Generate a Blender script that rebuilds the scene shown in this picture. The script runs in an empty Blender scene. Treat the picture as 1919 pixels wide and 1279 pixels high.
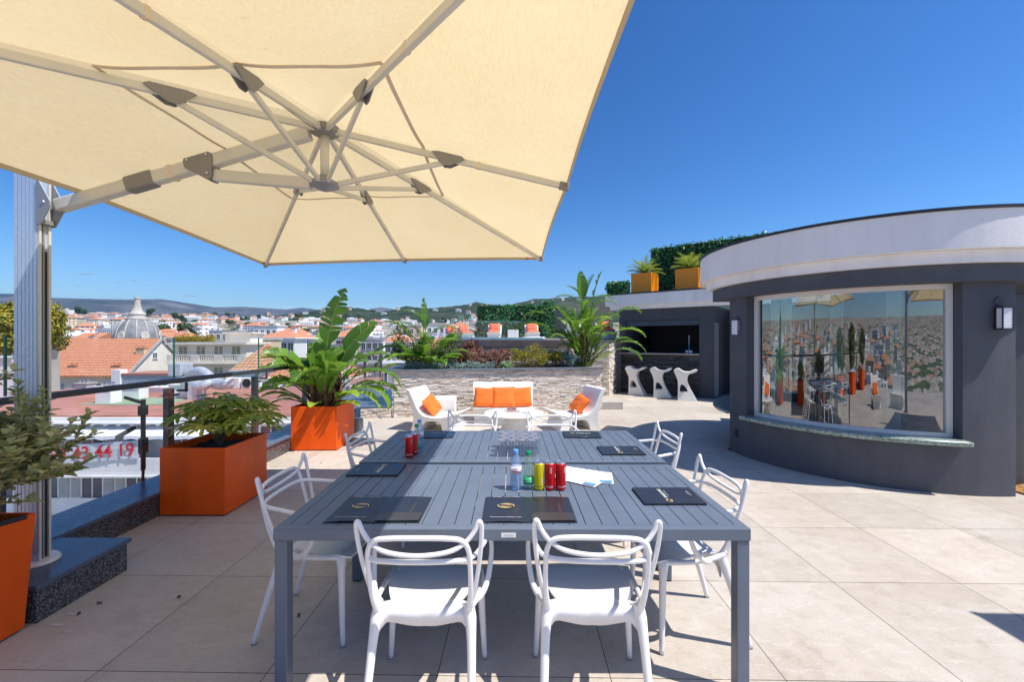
import bpy, bmesh, math, random
from mathutils import Vector, Matrix, noise
R = math.radians
PI = math.pi
random.seed(7)
scene = bpy.context.scene
COL = scene.collection

# ------------------------------------------------------------------ camera
EYE = 1.555
F = 790.0            # focal length in photo pixels (1919 wide)
cam_d = bpy.data.cameras.new('camera')
cam_d.sensor_width = 36.0
cam_d.lens = F / 1919.0 * 36.0
cam_d.clip_start = 0.05
cam_d.clip_end = 40000
cam = bpy.data.objects.new('camera', cam_d)
COL.objects.link(cam)
cam.location = (0, 0, EYE)
cam.rotation_euler = (R(90), 0, 0)
scene.camera = cam

# ------------------------------------------------------------------ light
LIGHT = Vector((-0.51, 0.21, -1.0)).normalized()       # direction the sunlight travels
SUN = -LIGHT
sd = bpy.data.lights.new('sun', 'SUN')
sd.energy = 4.4
sd.angle = R(0.53)
sd.color = (1.0, 0.95, 0.875)
so = bpy.data.objects.new('sun', sd)
COL.objects.link(so)
so.rotation_euler = LIGHT.to_track_quat('-Z', 'Y').to_euler()
so.location = (0, 0, 30)
w = bpy.data.worlds.new('World')
scene.world = w
w.use_nodes = True
nt = w.node_tree
nt.nodes.clear()
sky = nt.nodes.new('ShaderNodeTexSky')
sky.sky_type = 'NISHITA'
sky.sun_disc = False
sky.sun_elevation = math.asin(SUN.z)
sky.sun_rotation = math.atan2(SUN.x, SUN.y)
sky.altitude = 150
sky.air_density = 1.0
sky.dust_density = 0.3
sky.ozone_density = 3.0
hs = nt.nodes.new('ShaderNodeHueSaturation')
hs.inputs['Saturation'].default_value = 1.16
hs.inputs['Value'].default_value = 1.0
bg = nt.nodes.new('ShaderNodeBackground')
bg.inputs[1].default_value = 0.132
wo = nt.nodes.new('ShaderNodeOutputWorld')
m1 = nt.nodes.new('ShaderNodeVectorMath'); m1.operation = 'SCALE'; m1.inputs['Scale'].default_value = 0.2
gm = nt.nodes.new('ShaderNodeGamma'); gm.inputs[1].default_value = 1.5
m2 = nt.nodes.new('ShaderNodeVectorMath'); m2.operation = 'SCALE'; m2.inputs['Scale'].default_value = 4.2
nt.links.new(sky.outputs[0], m1.inputs[0]); nt.links.new(m1.outputs[0], gm.inputs[0]); nt.links.new(gm.outputs[0], m2.inputs[0])
nt.links.new(m2.outputs[0], hs.inputs['Color'])
nt.links.new(hs.outputs[0], bg.inputs[0])
nt.links.new(bg.outputs[0], wo.inputs[0])
scene.view_settings.view_transform = 'Standard'
scene.view_settings.look = 'None'
scene.view_settings.exposure = 0.57
scene.view_settings.gamma = 1.0
scene.cycles.max_bounces = 10
scene.cycles.transparent_max_bounces = 48
scene.cycles.caustics_reflective = False
scene.cycles.caustics_refractive = False
HAZE_D = 6.5e-5
scene.cycles.use_denoising = True
scene.cycles.sample_clamp_indirect = 6.0

# ------------------------------------------------------------------ helpers
def W(px, py, Y):
    return Vector(((px - 960) * Y / F, Y, EYE - (py - 640) * Y / F))
def FL(px, py, z=0.0):
    Y = (EYE - z) * F / (py - 640)
    return Vector(((px - 960) * Y / F, Y, z))

def tag(o, label=None, cat=None, group=None, kind=None):
    if label: o['label'] = label
    if cat: o['category'] = cat
    if group: o['group'] = group
    if kind: o['kind'] = kind
    return o

def thing(name, loc, rz, label, cat, group=None):
    o = bpy.data.objects.new(name, None)
    o.empty_display_size = 0.2
    COL.objects.link(o)
    o.location = loc
    o.rotation_euler = (0, 0, rz)
    return tag(o, label, cat, group)

def copy_tree(o, parent=None):
    c = o.copy()
    COL.objects.link(c)
    c.parent = parent
    for ch in list(o.children):
        copy_tree(ch, c)
    return c

def catmull(pts, n=6):
    P = [Vector(p) for p in pts]
    if len(P) < 3: return P
    out = []
    for i in range(len(P) - 1):
        p0 = P[max(i - 1, 0)]; p1 = P[i]; p2 = P[i + 1]; p3 = P[min(i + 2, len(P) - 1)]
        for k in range(n):
            t = k / n
            out.append(0.5 * ((2 * p1) + (-p0 + p2) * t + (2 * p0 - 5 * p1 + 4 * p2 - p3) * t * t + (-p0 + 3 * p1 - 3 * p2 + p3) * t ** 3))
    out.append(P[-1])
    return out

class MB:
    def __init__(s):
        s.v = []; s.f = []; s.c = []; s.m = []; s.cur = 0
    def add(s, vs, fs, col=None):
        b = len(s.v)
        s.v += [tuple(v) for v in vs]
        for f in fs:
            s.f.append([b + i for i in f]); s.c.append(col); s.m.append(s.cur)
        return s
    def box(s, lo, hi, M=None, col=None):
        x0, y0, z0 = lo; x1, y1, z1 = hi
        vs = [Vector(p) for p in ((x0,y0,z0),(x1,y0,z0),(x1,y1,z0),(x0,y1,z0),(x0,y0,z1),(x1,y0,z1),(x1,y1,z1),(x0,y1,z1))]
        if M is not None: vs = [M @ v for v in vs]
        return s.add(vs, ((0,3,2,1),(4,5,6,7),(0,1,5,4),(1,2,6,5),(2,3,7,6),(3,0,4,7)), col)
    def bar(s, a, b, wx, wz, up=(0,0,1), col=None):
        a = Vector(a); b = Vector(b); d = (b - a); L = d.length; d.normalize()
        side = d.cross(Vector(up))
        if side.length < 1e-4: side = d.cross(Vector((0,1,0)))
        side.normalize(); u = side.cross(d)
        vs = []
        for p in (a, b):
            for sx, sz in ((-1,-1),(1,-1),(1,1),(-1,1)):
                vs.append(p + side * sx * wx / 2 + u * sz * wz / 2)
        return s.add(vs, ((3,2,1,0),(4,5,6,7),(0,1,5,4),(1,2,6,5),(2,3,7,6),(3,0,4,7)), col)
    def tube(s, pts, r, n=8, flat=1.0, smooth=6, cap=True, col=None):
        if smooth:
            rr = r if isinstance(r, (list, tuple)) else [r] * len(pts)
            P4 = catmull([Vector(p) for p in pts], smooth)
            # radii interpolated linearly
            m = len(pts) - 1
            rads = []
            for i in range(len(P4)):
                t = i / max(1, len(P4) - 1) * m
                k = min(int(t), m - 1); fr = t - k
                rads.append(rr[k] * (1 - fr) + rr[k + 1] * fr)
            pts = P4
        else:
            pts = [Vector(p) for p in pts]
            rads = list(r) if isinstance(r, (list, tuple)) else [r] * len(pts)
        N = len(pts)
        up = None; vs = []; fs = []
        for i in range(N):
            t = (pts[min(i + 1, N - 1)] - pts[max(i - 1, 0)])
            if t.length < 1e-9: t = Vector((0, 0, 1))
            t.normalize()
            if up is None:
                up = Vector((0, 0, 1)) if abs(t.z) < 0.9 else Vector((0, 1, 0))
            sd_ = t.cross(up)
            if sd_.length < 1e-5: sd_ = t.cross(Vector((1, 0, 0)))
            sd_.normalize(); up = sd_.cross(t).normalized()
            for k in range(n):
                a = 2 * PI * k / n
                vs.append(pts[i] + sd_ * math.cos(a) * rads[i] + up * math.sin(a) * rads[i] * flat)
        for i in range(N - 1):
            for k in range(n):
                a = i * n + k; b = i * n + (k + 1) % n
                fs.append((a, b, b + n, a + n))
        if cap:
            fs.append(tuple(range(n))[::-1]); fs.append(tuple((N - 1) * n + k for k in range(n)))
        return s.add(vs, fs, col)
    def lathe(s, prof, n=24, loc=(0,0,0), col=None, a0=0, a1=2*PI):
        loc = Vector(loc); vs = []; fs = []
        full = abs(a1 - a0 - 2 * PI) < 1e-6
        m = n if full else n + 1
        for r, z in prof:
            for k in range(m):
                a = a0 + (a1 - a0) * k / n
                vs.append(loc + Vector((r * math.cos(a), r * math.sin(a), z)))
        for i in range(len(prof) - 1):
            for k in range(n):
                k2 = (k + 1) % m
                fs.append((i*m+k, i*m+k2, (i+1)*m+k2, (i+1)*m+k))
        if full:
            if prof[0][0] > 1e-5: fs.append(tuple(range(m))[::-1])
            if prof[-1][0] > 1e-5: fs.append(tuple((len(prof)-1)*m + k for k in range(m)))
        return s.add(vs, fs, col)
    def prism(s, outer, depth, M=None, holes=(), col=None):
        """outline in local (x,z), extruded along y from -depth/2 to depth/2"""
        bm = bmesh.new()
        loops = []
        for lp in [outer] + list(holes):
            vv = [bm.verts.new((p[0], -depth / 2, p[1])) for p in lp]
            loops.append(vv)
        es = []
        for vv in loops:
            for i in range(len(vv)): es.append(bm.edges.new((vv[i], vv[(i + 1) % len(vv)])))
        bmesh.ops.triangle_fill(bm, use_beauty=True, use_dissolve=False, edges=es, normal=(0, -1, 0))
        g = bmesh.ops.extrude_face_region(bm, geom=bm.faces[:])
        bmesh.ops.translate(bm, vec=(0, depth, 0), verts=[v for v in g['geom'] if isinstance(v, bmesh.types.BMVert)])
        bmesh.ops.recalc_face_normals(bm, faces=bm.faces[:])
        bm.verts.index_update()
        vs = [v.co.copy() for v in bm.verts]
        if M is not None: vs = [M @ v for v in vs]
        fs = [tuple(v.index for v in f.verts) for f in bm.faces]
        bm.free()
        return s.add(vs, fs, col)
    def build(s, name, mat, parent=None, smooth=False, bevel=0, sub=0, angle=None, recalc=False, loc=None):
        me = bpy.data.meshes.new(name)
        me.from_pydata(s.v, [], s.f)
        mats = mat if isinstance(mat, (list, tuple)) else [mat]
        for m_ in mats: me.materials.append(m_)
        if any(s.m): me.polygons.foreach_set('material_index', s.m)
        if any(c is not None for c in s.c):
            at = me.color_attributes.new('tint', 'FLOAT_COLOR', 'CORNER')
            data = []
            for p, c in zip(me.polygons, s.c):
                c = c if c is not None else 0.5
                if not isinstance(c, (tuple, list)): c = (c, c, c)
                for _ in range(p.loop_total): data += [c[0], c[1], c[2], 1.0]
            at.data.foreach_set('color', data)
        if smooth: me.polygons.foreach_set('use_smooth', [True] * len(me.polygons))
        me.update()
        if recalc:
            bm = bmesh.new(); bm.from_mesh(me); bmesh.ops.recalc_face_normals(bm, faces=bm.faces[:]); bm.to_mesh(me); bm.free()
        o = bpy.data.objects.new(name, me)
        COL.objects.link(o)
        if parent is not None: o.parent = parent
        if loc is not None: o.location = loc
        if bevel:
            md = o.modifiers.new('bevel', 'BEVEL'); md.width = bevel; md.segments = 2; md.limit_method = 'ANGLE'; md.angle_limit = R(35)
            md.harden_normals = False
        if sub:
            md = o.modifiers.new('sub', 'SUBSURF'); md.levels = sub; md.render_levels = sub
        if angle is not None:
            sm = [True] * len(me.polygons)
            me.polygons.foreach_set('use_smooth', sm)
            me.set_sharp_from_angle(angle=R(angle))
        return o

def text_mesh(body, size, name, mat, parent, M=None, wrap=None, extrude=0.0, bold=False, align='CENTER', squeeze=1.0):
    cu = bpy.data.curves.new(name, 'FONT'); cu.body = body; cu.size = size; cu.extrude = extrude
    cu.align_x = align; cu.align_y = 'CENTER'
    if bold: cu.offset = size * 0.015
    to = bpy.data.objects.new(name, cu); COL.objects.link(to)
    dg = bpy.context.evaluated_depsgraph_get()
    me = bpy.data.meshes.new_from_object(to.evaluated_get(dg))
    bpy.data.objects.remove(to)
    me.name = name
    for v in me.vertices:
        v.co.x *= squeeze
        if wrap:
            r, zc, a0, vert = wrap
            x, y = (v.co.x, v.co.y) if not vert else (-v.co.y, v.co.x)
            a = a0 + x / r
            v.co = Vector((r * math.cos(a), r * math.sin(a), zc + y))
        if M is not None: v.co = M @ v.co
    me.materials.clear(); me.materials.append(mat)
    o = bpy.data.objects.new(name, me); COL.objects.link(o)
    if parent is not None: o.parent = parent
    return o

# ------------------------------------------------------------------ materials
def newmat(name):
    m = bpy.data.materials.new(name); m.use_nodes = True
    nt = m.node_tree; b = nt.nodes['Principled BSDF']
    return m, nt, b
def nd(nt, t, **kw):
    n = nt.nodes.new(t)
    for k, v in kw.items(): setattr(n, k, v)
    return n
def noise_fac(nt, scale, detail=4, rough=0.6, coord='Object', stretch=None):
    tc = nd(nt, 'ShaderNodeTexCoord')
    src = tc.outputs[coord]
    if stretch:
        mp = nd(nt, 'ShaderNodeMapping'); mp.inputs['Scale'].default_value = stretch
        nt.links.new(src, mp.inputs[0]); src = mp.outputs[0]
    n = nd(nt, 'ShaderNodeTexNoise'); n.inputs['Scale'].default_value = scale
    n.inputs['Detail'].default_value = detail; n.inputs['Roughness'].default_value = rough
    nt.links.new(src, n.inputs['Vector'])
    return n.outputs['Fac']
def ramp(nt, fac, stops):
    r = nd(nt, 'ShaderNodeValToRGB')
    el = r.color_ramp.elements
    while len(el) < len(stops): el.new(0.5)
    for e, (p, c) in zip(el, stops):
        e.position = p; e.color = (c[0], c[1], c[2], 1) if not isinstance(c, (int, float)) else (c, c, c, 1)
    nt.links.new(fac, r.inputs[0])
    return r.outputs[0]
def mixc(nt, a, b, fac, mode='MIX'):
    m = nd(nt, 'ShaderNodeMix', data_type='RGBA', blend_type=mode)
    for i, v in ((0, fac), (6, a), (7, b)):
        if hasattr(v, 'is_linked') or hasattr(v, 'links'): nt.links.new(v, m.inputs[i])
        elif isinstance(v, (int, float)): m.inputs[i].default_value = v
        else: m.inputs[i].default_value = (v[0], v[1], v[2], 1)
    return m.outputs[2]
def bump(nt, b, fac, strength, dist=0.01):
    bp = nd(nt, 'ShaderNodeBump'); bp.inputs['Strength'].default_value = strength; bp.inputs['Distance'].default_value = dist
    nt.links.new(fac, bp.inputs['Height']); nt.links.new(bp.outputs[0], b.inputs['Normal'])
def pbr(name, col, rough=0.5, metal=0.0, var=0.12, vs=6.0, bmp=0.0, bs=60.0, bd=0.002, spec=0.5, coat=0.0, tint=False, sss=0, streak=0.0, spots=0.0):
    m, nt, b = newmat(name)
    b.inputs['Roughness'].default_value = rough; b.inputs['Metallic'].default_value = metal
    b.inputs['Specular IOR Level'].default_value = spec
    b.inputs['Coat Weight'].default_value = coat
    b.inputs['Coat Roughness'].default_value = 0.12
    if var:
        f = noise_fac(nt, vs)
        c1 = tuple(x * (1 - var) for x in col); c2 = tuple(min(1, x * (1 + var)) for x in col)
        out = ramp(nt, f, [(0.3, c1), (0.7, c2)])
        f2 = noise_fac(nt, vs * 3.1, 3)
        rr = nd(nt, 'ShaderNodeMapRange'); rr.inputs[3].default_value = max(0.02, rough - 0.08); rr.inputs[4].default_value = min(1, rough + 0.1)
        nt.links.new(f2, rr.inputs[0]); nt.links.new(rr.outputs[0], b.inputs['Roughness'])
    else:
        rg = nd(nt, 'ShaderNodeRGB'); rg.outputs[0].default_value = (*col, 1); out = rg.outputs[0]
    if streak:
        fs_ = noise_fac(nt, 5.0, 5, 0.65, stretch=(1, 1, .09))
        out = mixc(nt, out, ramp(nt, fs_, [(0.32, (1 - streak,)*3), (0.55, (1, 1, 1)), (0.75, (1 + streak * .5,)*3)]), 1.0, 'MULTIPLY')
    if spots:
        fs_ = noise_fac(nt, 23.0, 6, 0.75)
        out = mixc(nt, out, (.55, .53, .5), ramp(nt, fs_, [(0.62, (0, 0, 0)), (0.75, (spots,)*3)]))
    if tint:
        a = nd(nt, 'ShaderNodeVertexColor', layer_name='tint')
        out = mixc(nt, out, a.outputs[0], 1.0, 'MULTIPLY')
    nt.links.new(out, b.inputs['Base Color'])
    if bmp: bump(nt, b, noise_fac(nt, bs, 5), bmp, bd)
    return m
def leafmat(name, c1, c2, c3=None, scale=3.0, trans=0.35, rough=0.42):
    m, nt, b = newmat(name)
    a = nd(nt, 'ShaderNodeVertexColor', layer_name='tint')
    sp = nd(nt, 'ShaderNodeSeparateColor'); nt.links.new(a.outputs[0], sp.inputs[0])
    stops = [(0.15, c1), (0.75, c2)] + ([(0.95, c3)] if c3 else [])
    col = ramp(nt, sp.outputs[0], stops)
    f = noise_fac(nt, scale, 3)
    col = mixc(nt, col, ramp(nt, f, [(0.3, (0.75,)*3), (0.7, (1.15,)*3)]), 1.0, 'MULTIPLY')
    nt.links.new(col, b.inputs['Base Color']); b.inputs['Roughness'].default_value = rough
    b.inputs['Specular IOR Level'].default_value = 0.4
    tr = nd(nt, 'ShaderNodeBsdfTranslucent')
    tcol = mixc(nt, col, (1.0, 1.15, 0.35), 0.35, 'MULTIPLY')
    g = nd(nt, 'ShaderNodeGamma'); g.inputs[1].default_value = 0.8
    nt.links.new(tcol, g.inputs[0]); nt.links.new(g.outputs[0], tr.inputs[0])
    mx = nd(nt, 'ShaderNodeMixShader'); mx.inputs[0].default_value = trans
    out = nt.nodes['Material Output']
    nt.links.new(b.outputs[0], mx.inputs[1]); nt.links.new(tr.outputs[0], mx.inputs[2]); nt.links.new(mx.outputs[0], out.inputs[0])
    return m
def glassmat(name, tintc=(0.93, 0.98, 0.96), refl=1.0, base_refl=0.0, rough=0.0, diffuse=0.0, ior=1.5, bumpy=0.0, dcol=(.9,.9,1)):
    m = bpy.data.materials.new(name); m.use_nodes = True; nt = m.node_tree; nt.nodes.clear()
    out = nd(nt, 'ShaderNodeOutputMaterial')
    tr = nd(nt, 'ShaderNodeBsdfTransparent'); tr.inputs[0].default_value = (*tintc, 1)
    gl = nd(nt, 'ShaderNodeBsdfGlossy'); gl.inputs['Roughness'].default_value = rough
    lw_ = nd(nt, 'ShaderNodeLayerWeight'); lw_.inputs[0].default_value = 0.5
    pw = nd(nt, 'ShaderNodeMath', operation='POWER'); nt.links.new(lw_.outputs['Facing'], pw.inputs[0]); pw.inputs[1].default_value = 5.0
    fr = nd(nt, 'ShaderNodeMath', operation='MULTIPLY_ADD'); nt.links.new(pw.outputs[0], fr.inputs[0]); fr.inputs[1].default_value = 0.96 * refl; fr.inputs[2].default_value = 0.04 * refl
    if bumpy:
        bp = nd(nt, 'ShaderNodeBump'); bp.inputs['Strength'].default_value = bumpy; bp.inputs['Distance'].default_value = 0.01
        nt.links.new(noise_fac(nt, 0.9, 1), bp.inputs['Height']); nt.links.new(bp.outputs[0], gl.inputs['Normal'])
    mr = nd(nt, 'ShaderNodeMapRange'); mr.inputs[3].default_value = base_refl; mr.inputs[4].default_value = 1.0
    nt.links.new(fr.outputs[0], mr.inputs[0])
    mx = nd(nt, 'ShaderNodeMixShader')
    nt.links.new(mr.outputs[0], mx.inputs[0]); nt.links.new(tr.outputs[0], mx.inputs[1]); nt.links.new(gl.outputs[0], mx.inputs[2])
    last = mx.outputs[0]
    if diffuse:
        df = nd(nt, 'ShaderNodeBsdfDiffuse'); df.inputs[0].default_value = (*dcol, 1)
        m2 = nd(nt, 'ShaderNodeMixShader'); m2.inputs[0].default_value = diffuse
        nt.links.new(last, m2.inputs[1]); nt.links.new(df.outputs[0], m2.inputs[2]); last = m2.outputs[0]
    nt.links.new(last, out.inputs[0])
    return m

M = {}
M['white_plastic'] = pbr('white_plastic', (0.80, 0.80, 0.80), 0.38, var=0.03, vs=5)
M['chair_white'] = pbr('chair_white', (0.80, 0.80, 0.81), 0.3, var=0.03, vs=5, coat=0.2)
M['slide_white'] = pbr('slide_white', (0.83, 0.82, 0.78), 0.5, var=0.04, vs=4)
M['table_metal'] = pbr('table_metal', (0.125, 0.155, 0.205), 0.38, var=0.09, vs=3, spots=.10, bmp=0.05, bs=300, bd=0.0005)
M['table_dark'] = pbr('table_dark', (0.075, 0.085, 0.105), 0.45, var=0.06, vs=3)
M['orange_pot'] = pbr('orange_pot', (0.96, 0.11, 0.004), 0.45, var=0.10, vs=3, spec=0.3, streak=.10, spots=.12)
M['amber_pot'] = pbr('amber_pot', (0.90, 0.29, 0.006), 0.42, var=0.05, vs=3)
M['orange_cloth'] = pbr('orange_cloth', (0.86, 0.17, 0.02), 0.85, var=0.14, vs=9, bmp=0.7, bs=11, bd=0.014)
M['coral_cloth'] = pbr('coral_cloth', (0.85, 0.19, 0.1), 0.85, var=0.08, vs=12, bmp=0.2, bs=30, bd=0.005)
M['soil'] = pbr('soil', (0.035, 0.024, 0.017), 0.95, var=0.5, vs=40, bmp=0.8, bs=60, bd=0.02)
M['black_liner'] = pbr('black_liner', (0.015, 0.015, 0.017), 0.4, var=0.1)
M['grey_metal'] = pbr('grey_metal', (0.30, 0.315, 0.34), 0.45, 0.3, var=0.05)
M['bracket_grey'] = pbr('bracket_grey', (0.25, 0.24, 0.23), 0.5, 0.1, var=0.05)
M['alu'] = pbr('alu', (0.56, 0.66, 0.78), 0.28, 0.35, var=0.04, vs=2)  # mast metal; the sky's blue reflection is put into the base colour
M['rib'] = pbr('rib', (0.66, 0.64, 0.57), 0.4, 0.05, var=0.05)
M['rail_metal'] = pbr('rail_metal', (0.06, 0.068, 0.078), 0.42, 0.2, var=0.08)
M['dark_wall'] = pbr('dark_wall', (0.084, 0.092, 0.112), 0.8, var=0.09, vs=3, streak=.14, spots=.06, bmp=0.5, bs=45, bd=0.004)
M['dark_wall2'] = pbr('dark_wall2', (0.062, 0.068, 0.084), 0.7, var=0.08, vs=2, streak=.15, bmp=0.3, bs=30, bd=0.003)
M['white_wall'] = pbr('white_wall', (0.88, 0.85, 0.83), 0.75, var=0.05, vs=1.5, streak=.07, bmp=0.45, bs=40, bd=0.004)
M['roof_edge'] = pbr('roof_edge', (0.025, 0.03, 0.038), 0.55, var=0.1)
M['white_frame'] = pbr('white_frame', (0.80, 0.77, 0.76), 0.35, var=0.03)
M['black'] = pbr('black', (0.008, 0.009, 0.011), 0.5, var=0.1)
M['near_black'] = pbr('near_black', (0.02, 0.022, 0.028), 0.55, var=0.15, vs=2)
M['folder'] = pbr('folder', (0.022, 0.025, 0.034), 0.35, var=0.1, vs=4, coat=0.1)
M['folder_blue'] = pbr('folder_blue', (0.025, 0.045, 0.09), 0.4, var=0.1, vs=4)
M['gold'] = pbr('gold', (0.80, 0.58, 0.22), 0.5, 0.0, var=0.05)
M['print_white'] = pbr('print_white', (0.75, 0.75, 0.75), 0.6, var=0)
M['paper'] = pbr('paper', (0.82, 0.83, 0.87), 0.7, var=0.03)
M['paper_blue'] = pbr('paper_blue', (0.12, 0.3, 0.6), 0.6, var=0.25, vs=30)
M['print_grey'] = pbr('print_grey', (0.35, 0.37, 0.42), 0.6, var=0)
M['can_red'] = pbr('can_red', (0.62, 0.008, 0.012), 0.25, 0.35, var=0.04)
M['can_yellow'] = pbr('can_yellow', (0.68, 0.58, 0.004), 0.28, 0.25, var=0.04)
M['steel'] = pbr('steel', (0.62, 0.63, 0.65), 0.22, 0.9, var=0.06, vs=20)
M['duct'] = pbr('duct', (0.58, 0.61, 0.66), 0.42, 0.35, var=0.15, vs=3)
M['cap_blue'] = pbr('cap_blue', (0.12, 0.35, 0.75), 0.4, var=0)
M['cap_green'] = pbr('cap_green', (0.0, 0.27, 0.09), 0.4, var=0)
M['label_green'] = pbr('label_green', (0.02, 0.42, 0.16), 0.4, var=0.1)
M['label_pink'] = pbr('label_pink', (0.82, 0.72, 0.78), 0.45, var=0.1, vs=60)
M['red'] = pbr('red', (0.7, 0.03, 0.03), 0.5, var=0.05)
M['banner_red'] = pbr('banner_red', (0.62, 0.03, 0.05), 0.6, var=0.05)
M['banner'] = pbr('banner', (0.66, 0.68, 0.72), 0.7, var=0.05, bmp=0.4, bs=3, bd=0.1)
M['green_edge'] = pbr('green_edge', (0.03, 0.14, 0.10), 0.2, var=0.1)
M['bottle_blue'] = glassmat('bottle_blue', (0.72, 0.84, 0.97), base_refl=0.06, diffuse=0.16, dcol=(.42,.56,.85))
M['bottle_clear'] = glassmat('bottle_clear', (0.82, 0.95, 0.9), base_refl=0.06, diffuse=0.12, dcol=(.6,.8,.72))
M['cup_glass'] = glassmat('cup_glass', (0.99, 0.99, 0.997), base_refl=0.03, diffuse=0.0, dcol=(.75,.75,.95))
M['rail_glass'] = glassmat('rail_glass', (0.985, 0.995, 0.993), base_refl=0.0)
M['pool_glass'] = glassmat('pool_glass', (0.90, 0.97, 0.975), base_refl=0.04)
M['window_glass'] = glassmat('window_glass', (0.66, 0.84, 0.84), base_refl=0.30, ior=1.5, bumpy=0.22)
M['far_glass'] = pbr('far_glass', (0.06, 0.085, 0.12), 0.15, var=0.3, vs=1.5)
M['lamp_glass'] = pbr('lamp_glass', (0.72, 0.74, 0.80), 0.3, var=0.02)
M['bark'] = pbr('bark', (0.16, 0.11, 0.07), 0.85, var=0.3, vs=20, bmp=0.5, bs=50, bd=0.01)
M['thatch'] = pbr('thatch', (0.13, 0.062, 0.032), 0.9, var=0.5, vs=12, bmp=0.6, bs=50, bd=0.01, tint=True)
M['concrete'] = pbr('concrete', (0.33, 0.34, 0.36), 0.85, var=0.15, vs=8, bmp=0.4, bs=80, bd=0.003)
M['zinc'] = pbr('zinc', (0.17, 0.20, 0.24), 0.4, 0.3, var=0.15, vs=3)
M['green_marble'] = None
M['strel'] = leafmat('strel_leaf', (0.045, 0.13, 0.02), (0.22, 0.42, 0.04), (0.50, 0.56, 0.07), 4, 0.42, 0.35)
M['fatsia'] = leafmat('fatsia_leaf', (0.10, 0.20, 0.03), (0.34, 0.44, 0.06), (0.55, 0.52, 0.08), 6, 0.38, 0.35)
M['eleag'] = leafmat('eleagnus_leaf', (0.20, 0.23, 0.09), (0.56, 0.57, 0.27), (0.7, 0.6, 0.36), 9, 0.35, 0.45)
M['hedge'] = leafmat('hedge_leaf', (0.016, 0.09, 0.035), (0.09, 0.33, 0.10), (0.5, 0.56, 0.3), 3, 0.25, 0.35)
M['cycad'] = leafmat('cycad_leaf', (0.10, 0.20, 0.02), (0.38, 0.48, 0.05), (0.6, 0.58, 0.1), 3, 0.3, 0.4)
M['palm'] = leafmat('palm_leaf', (0.02, 0.06, 0.018), (0.075, 0.16, 0.05), (0.2, 0.26, 0.12), 3, 0.25, 0.4)
M['redsucc'] = leafmat('red_leaf', (0.13, 0.035, 0.03), (0.38, 0.19, 0.12), (0.55, 0.45, 0.30), 8, 0.15, 0.6)
M['euph'] = leafmat('euphorbia_leaf', (0.15, 0.14, 0.015), (0.46, 0.38, 0.03), (0.5, 0.24, 0.04), 8, 0.25, 0.5)
M['glauc'] = leafmat('glaucous_leaf', (0.17, 0.26, 0.23), (0.38, 0.48, 0.42), (0.55, 0.6, 0.54), 8, 0.15, 0.6)
M['agave'] = leafmat('agave_leaf', (0.18, 0.34, 0.15), (0.42, 0.58, 0.32), (0.6, 0.65, 0.4), 5, 0.2, 0.45)
M['darkshrub'] = leafmat('dark_shrub_leaf', (0.06, 0.10, 0.03), (0.24, 0.30, 0.11), (0.6, 0.6, 0.36), 8, 0.2, 0.5)
M['yellowtree'] = leafmat('yellow_crown', (0.08, 0.10, 0.015), (0.42, 0.36, 0.03), (0.55, 0.42, 0.04), 0.6, 0.25, 0.6)
M['fartree'] = leafmat('far_crown', (0.02, 0.05, 0.015), (0.075, 0.13, 0.04), (0.13, 0.18, 0.06), 0.1, 0.1, 0.7)

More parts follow.
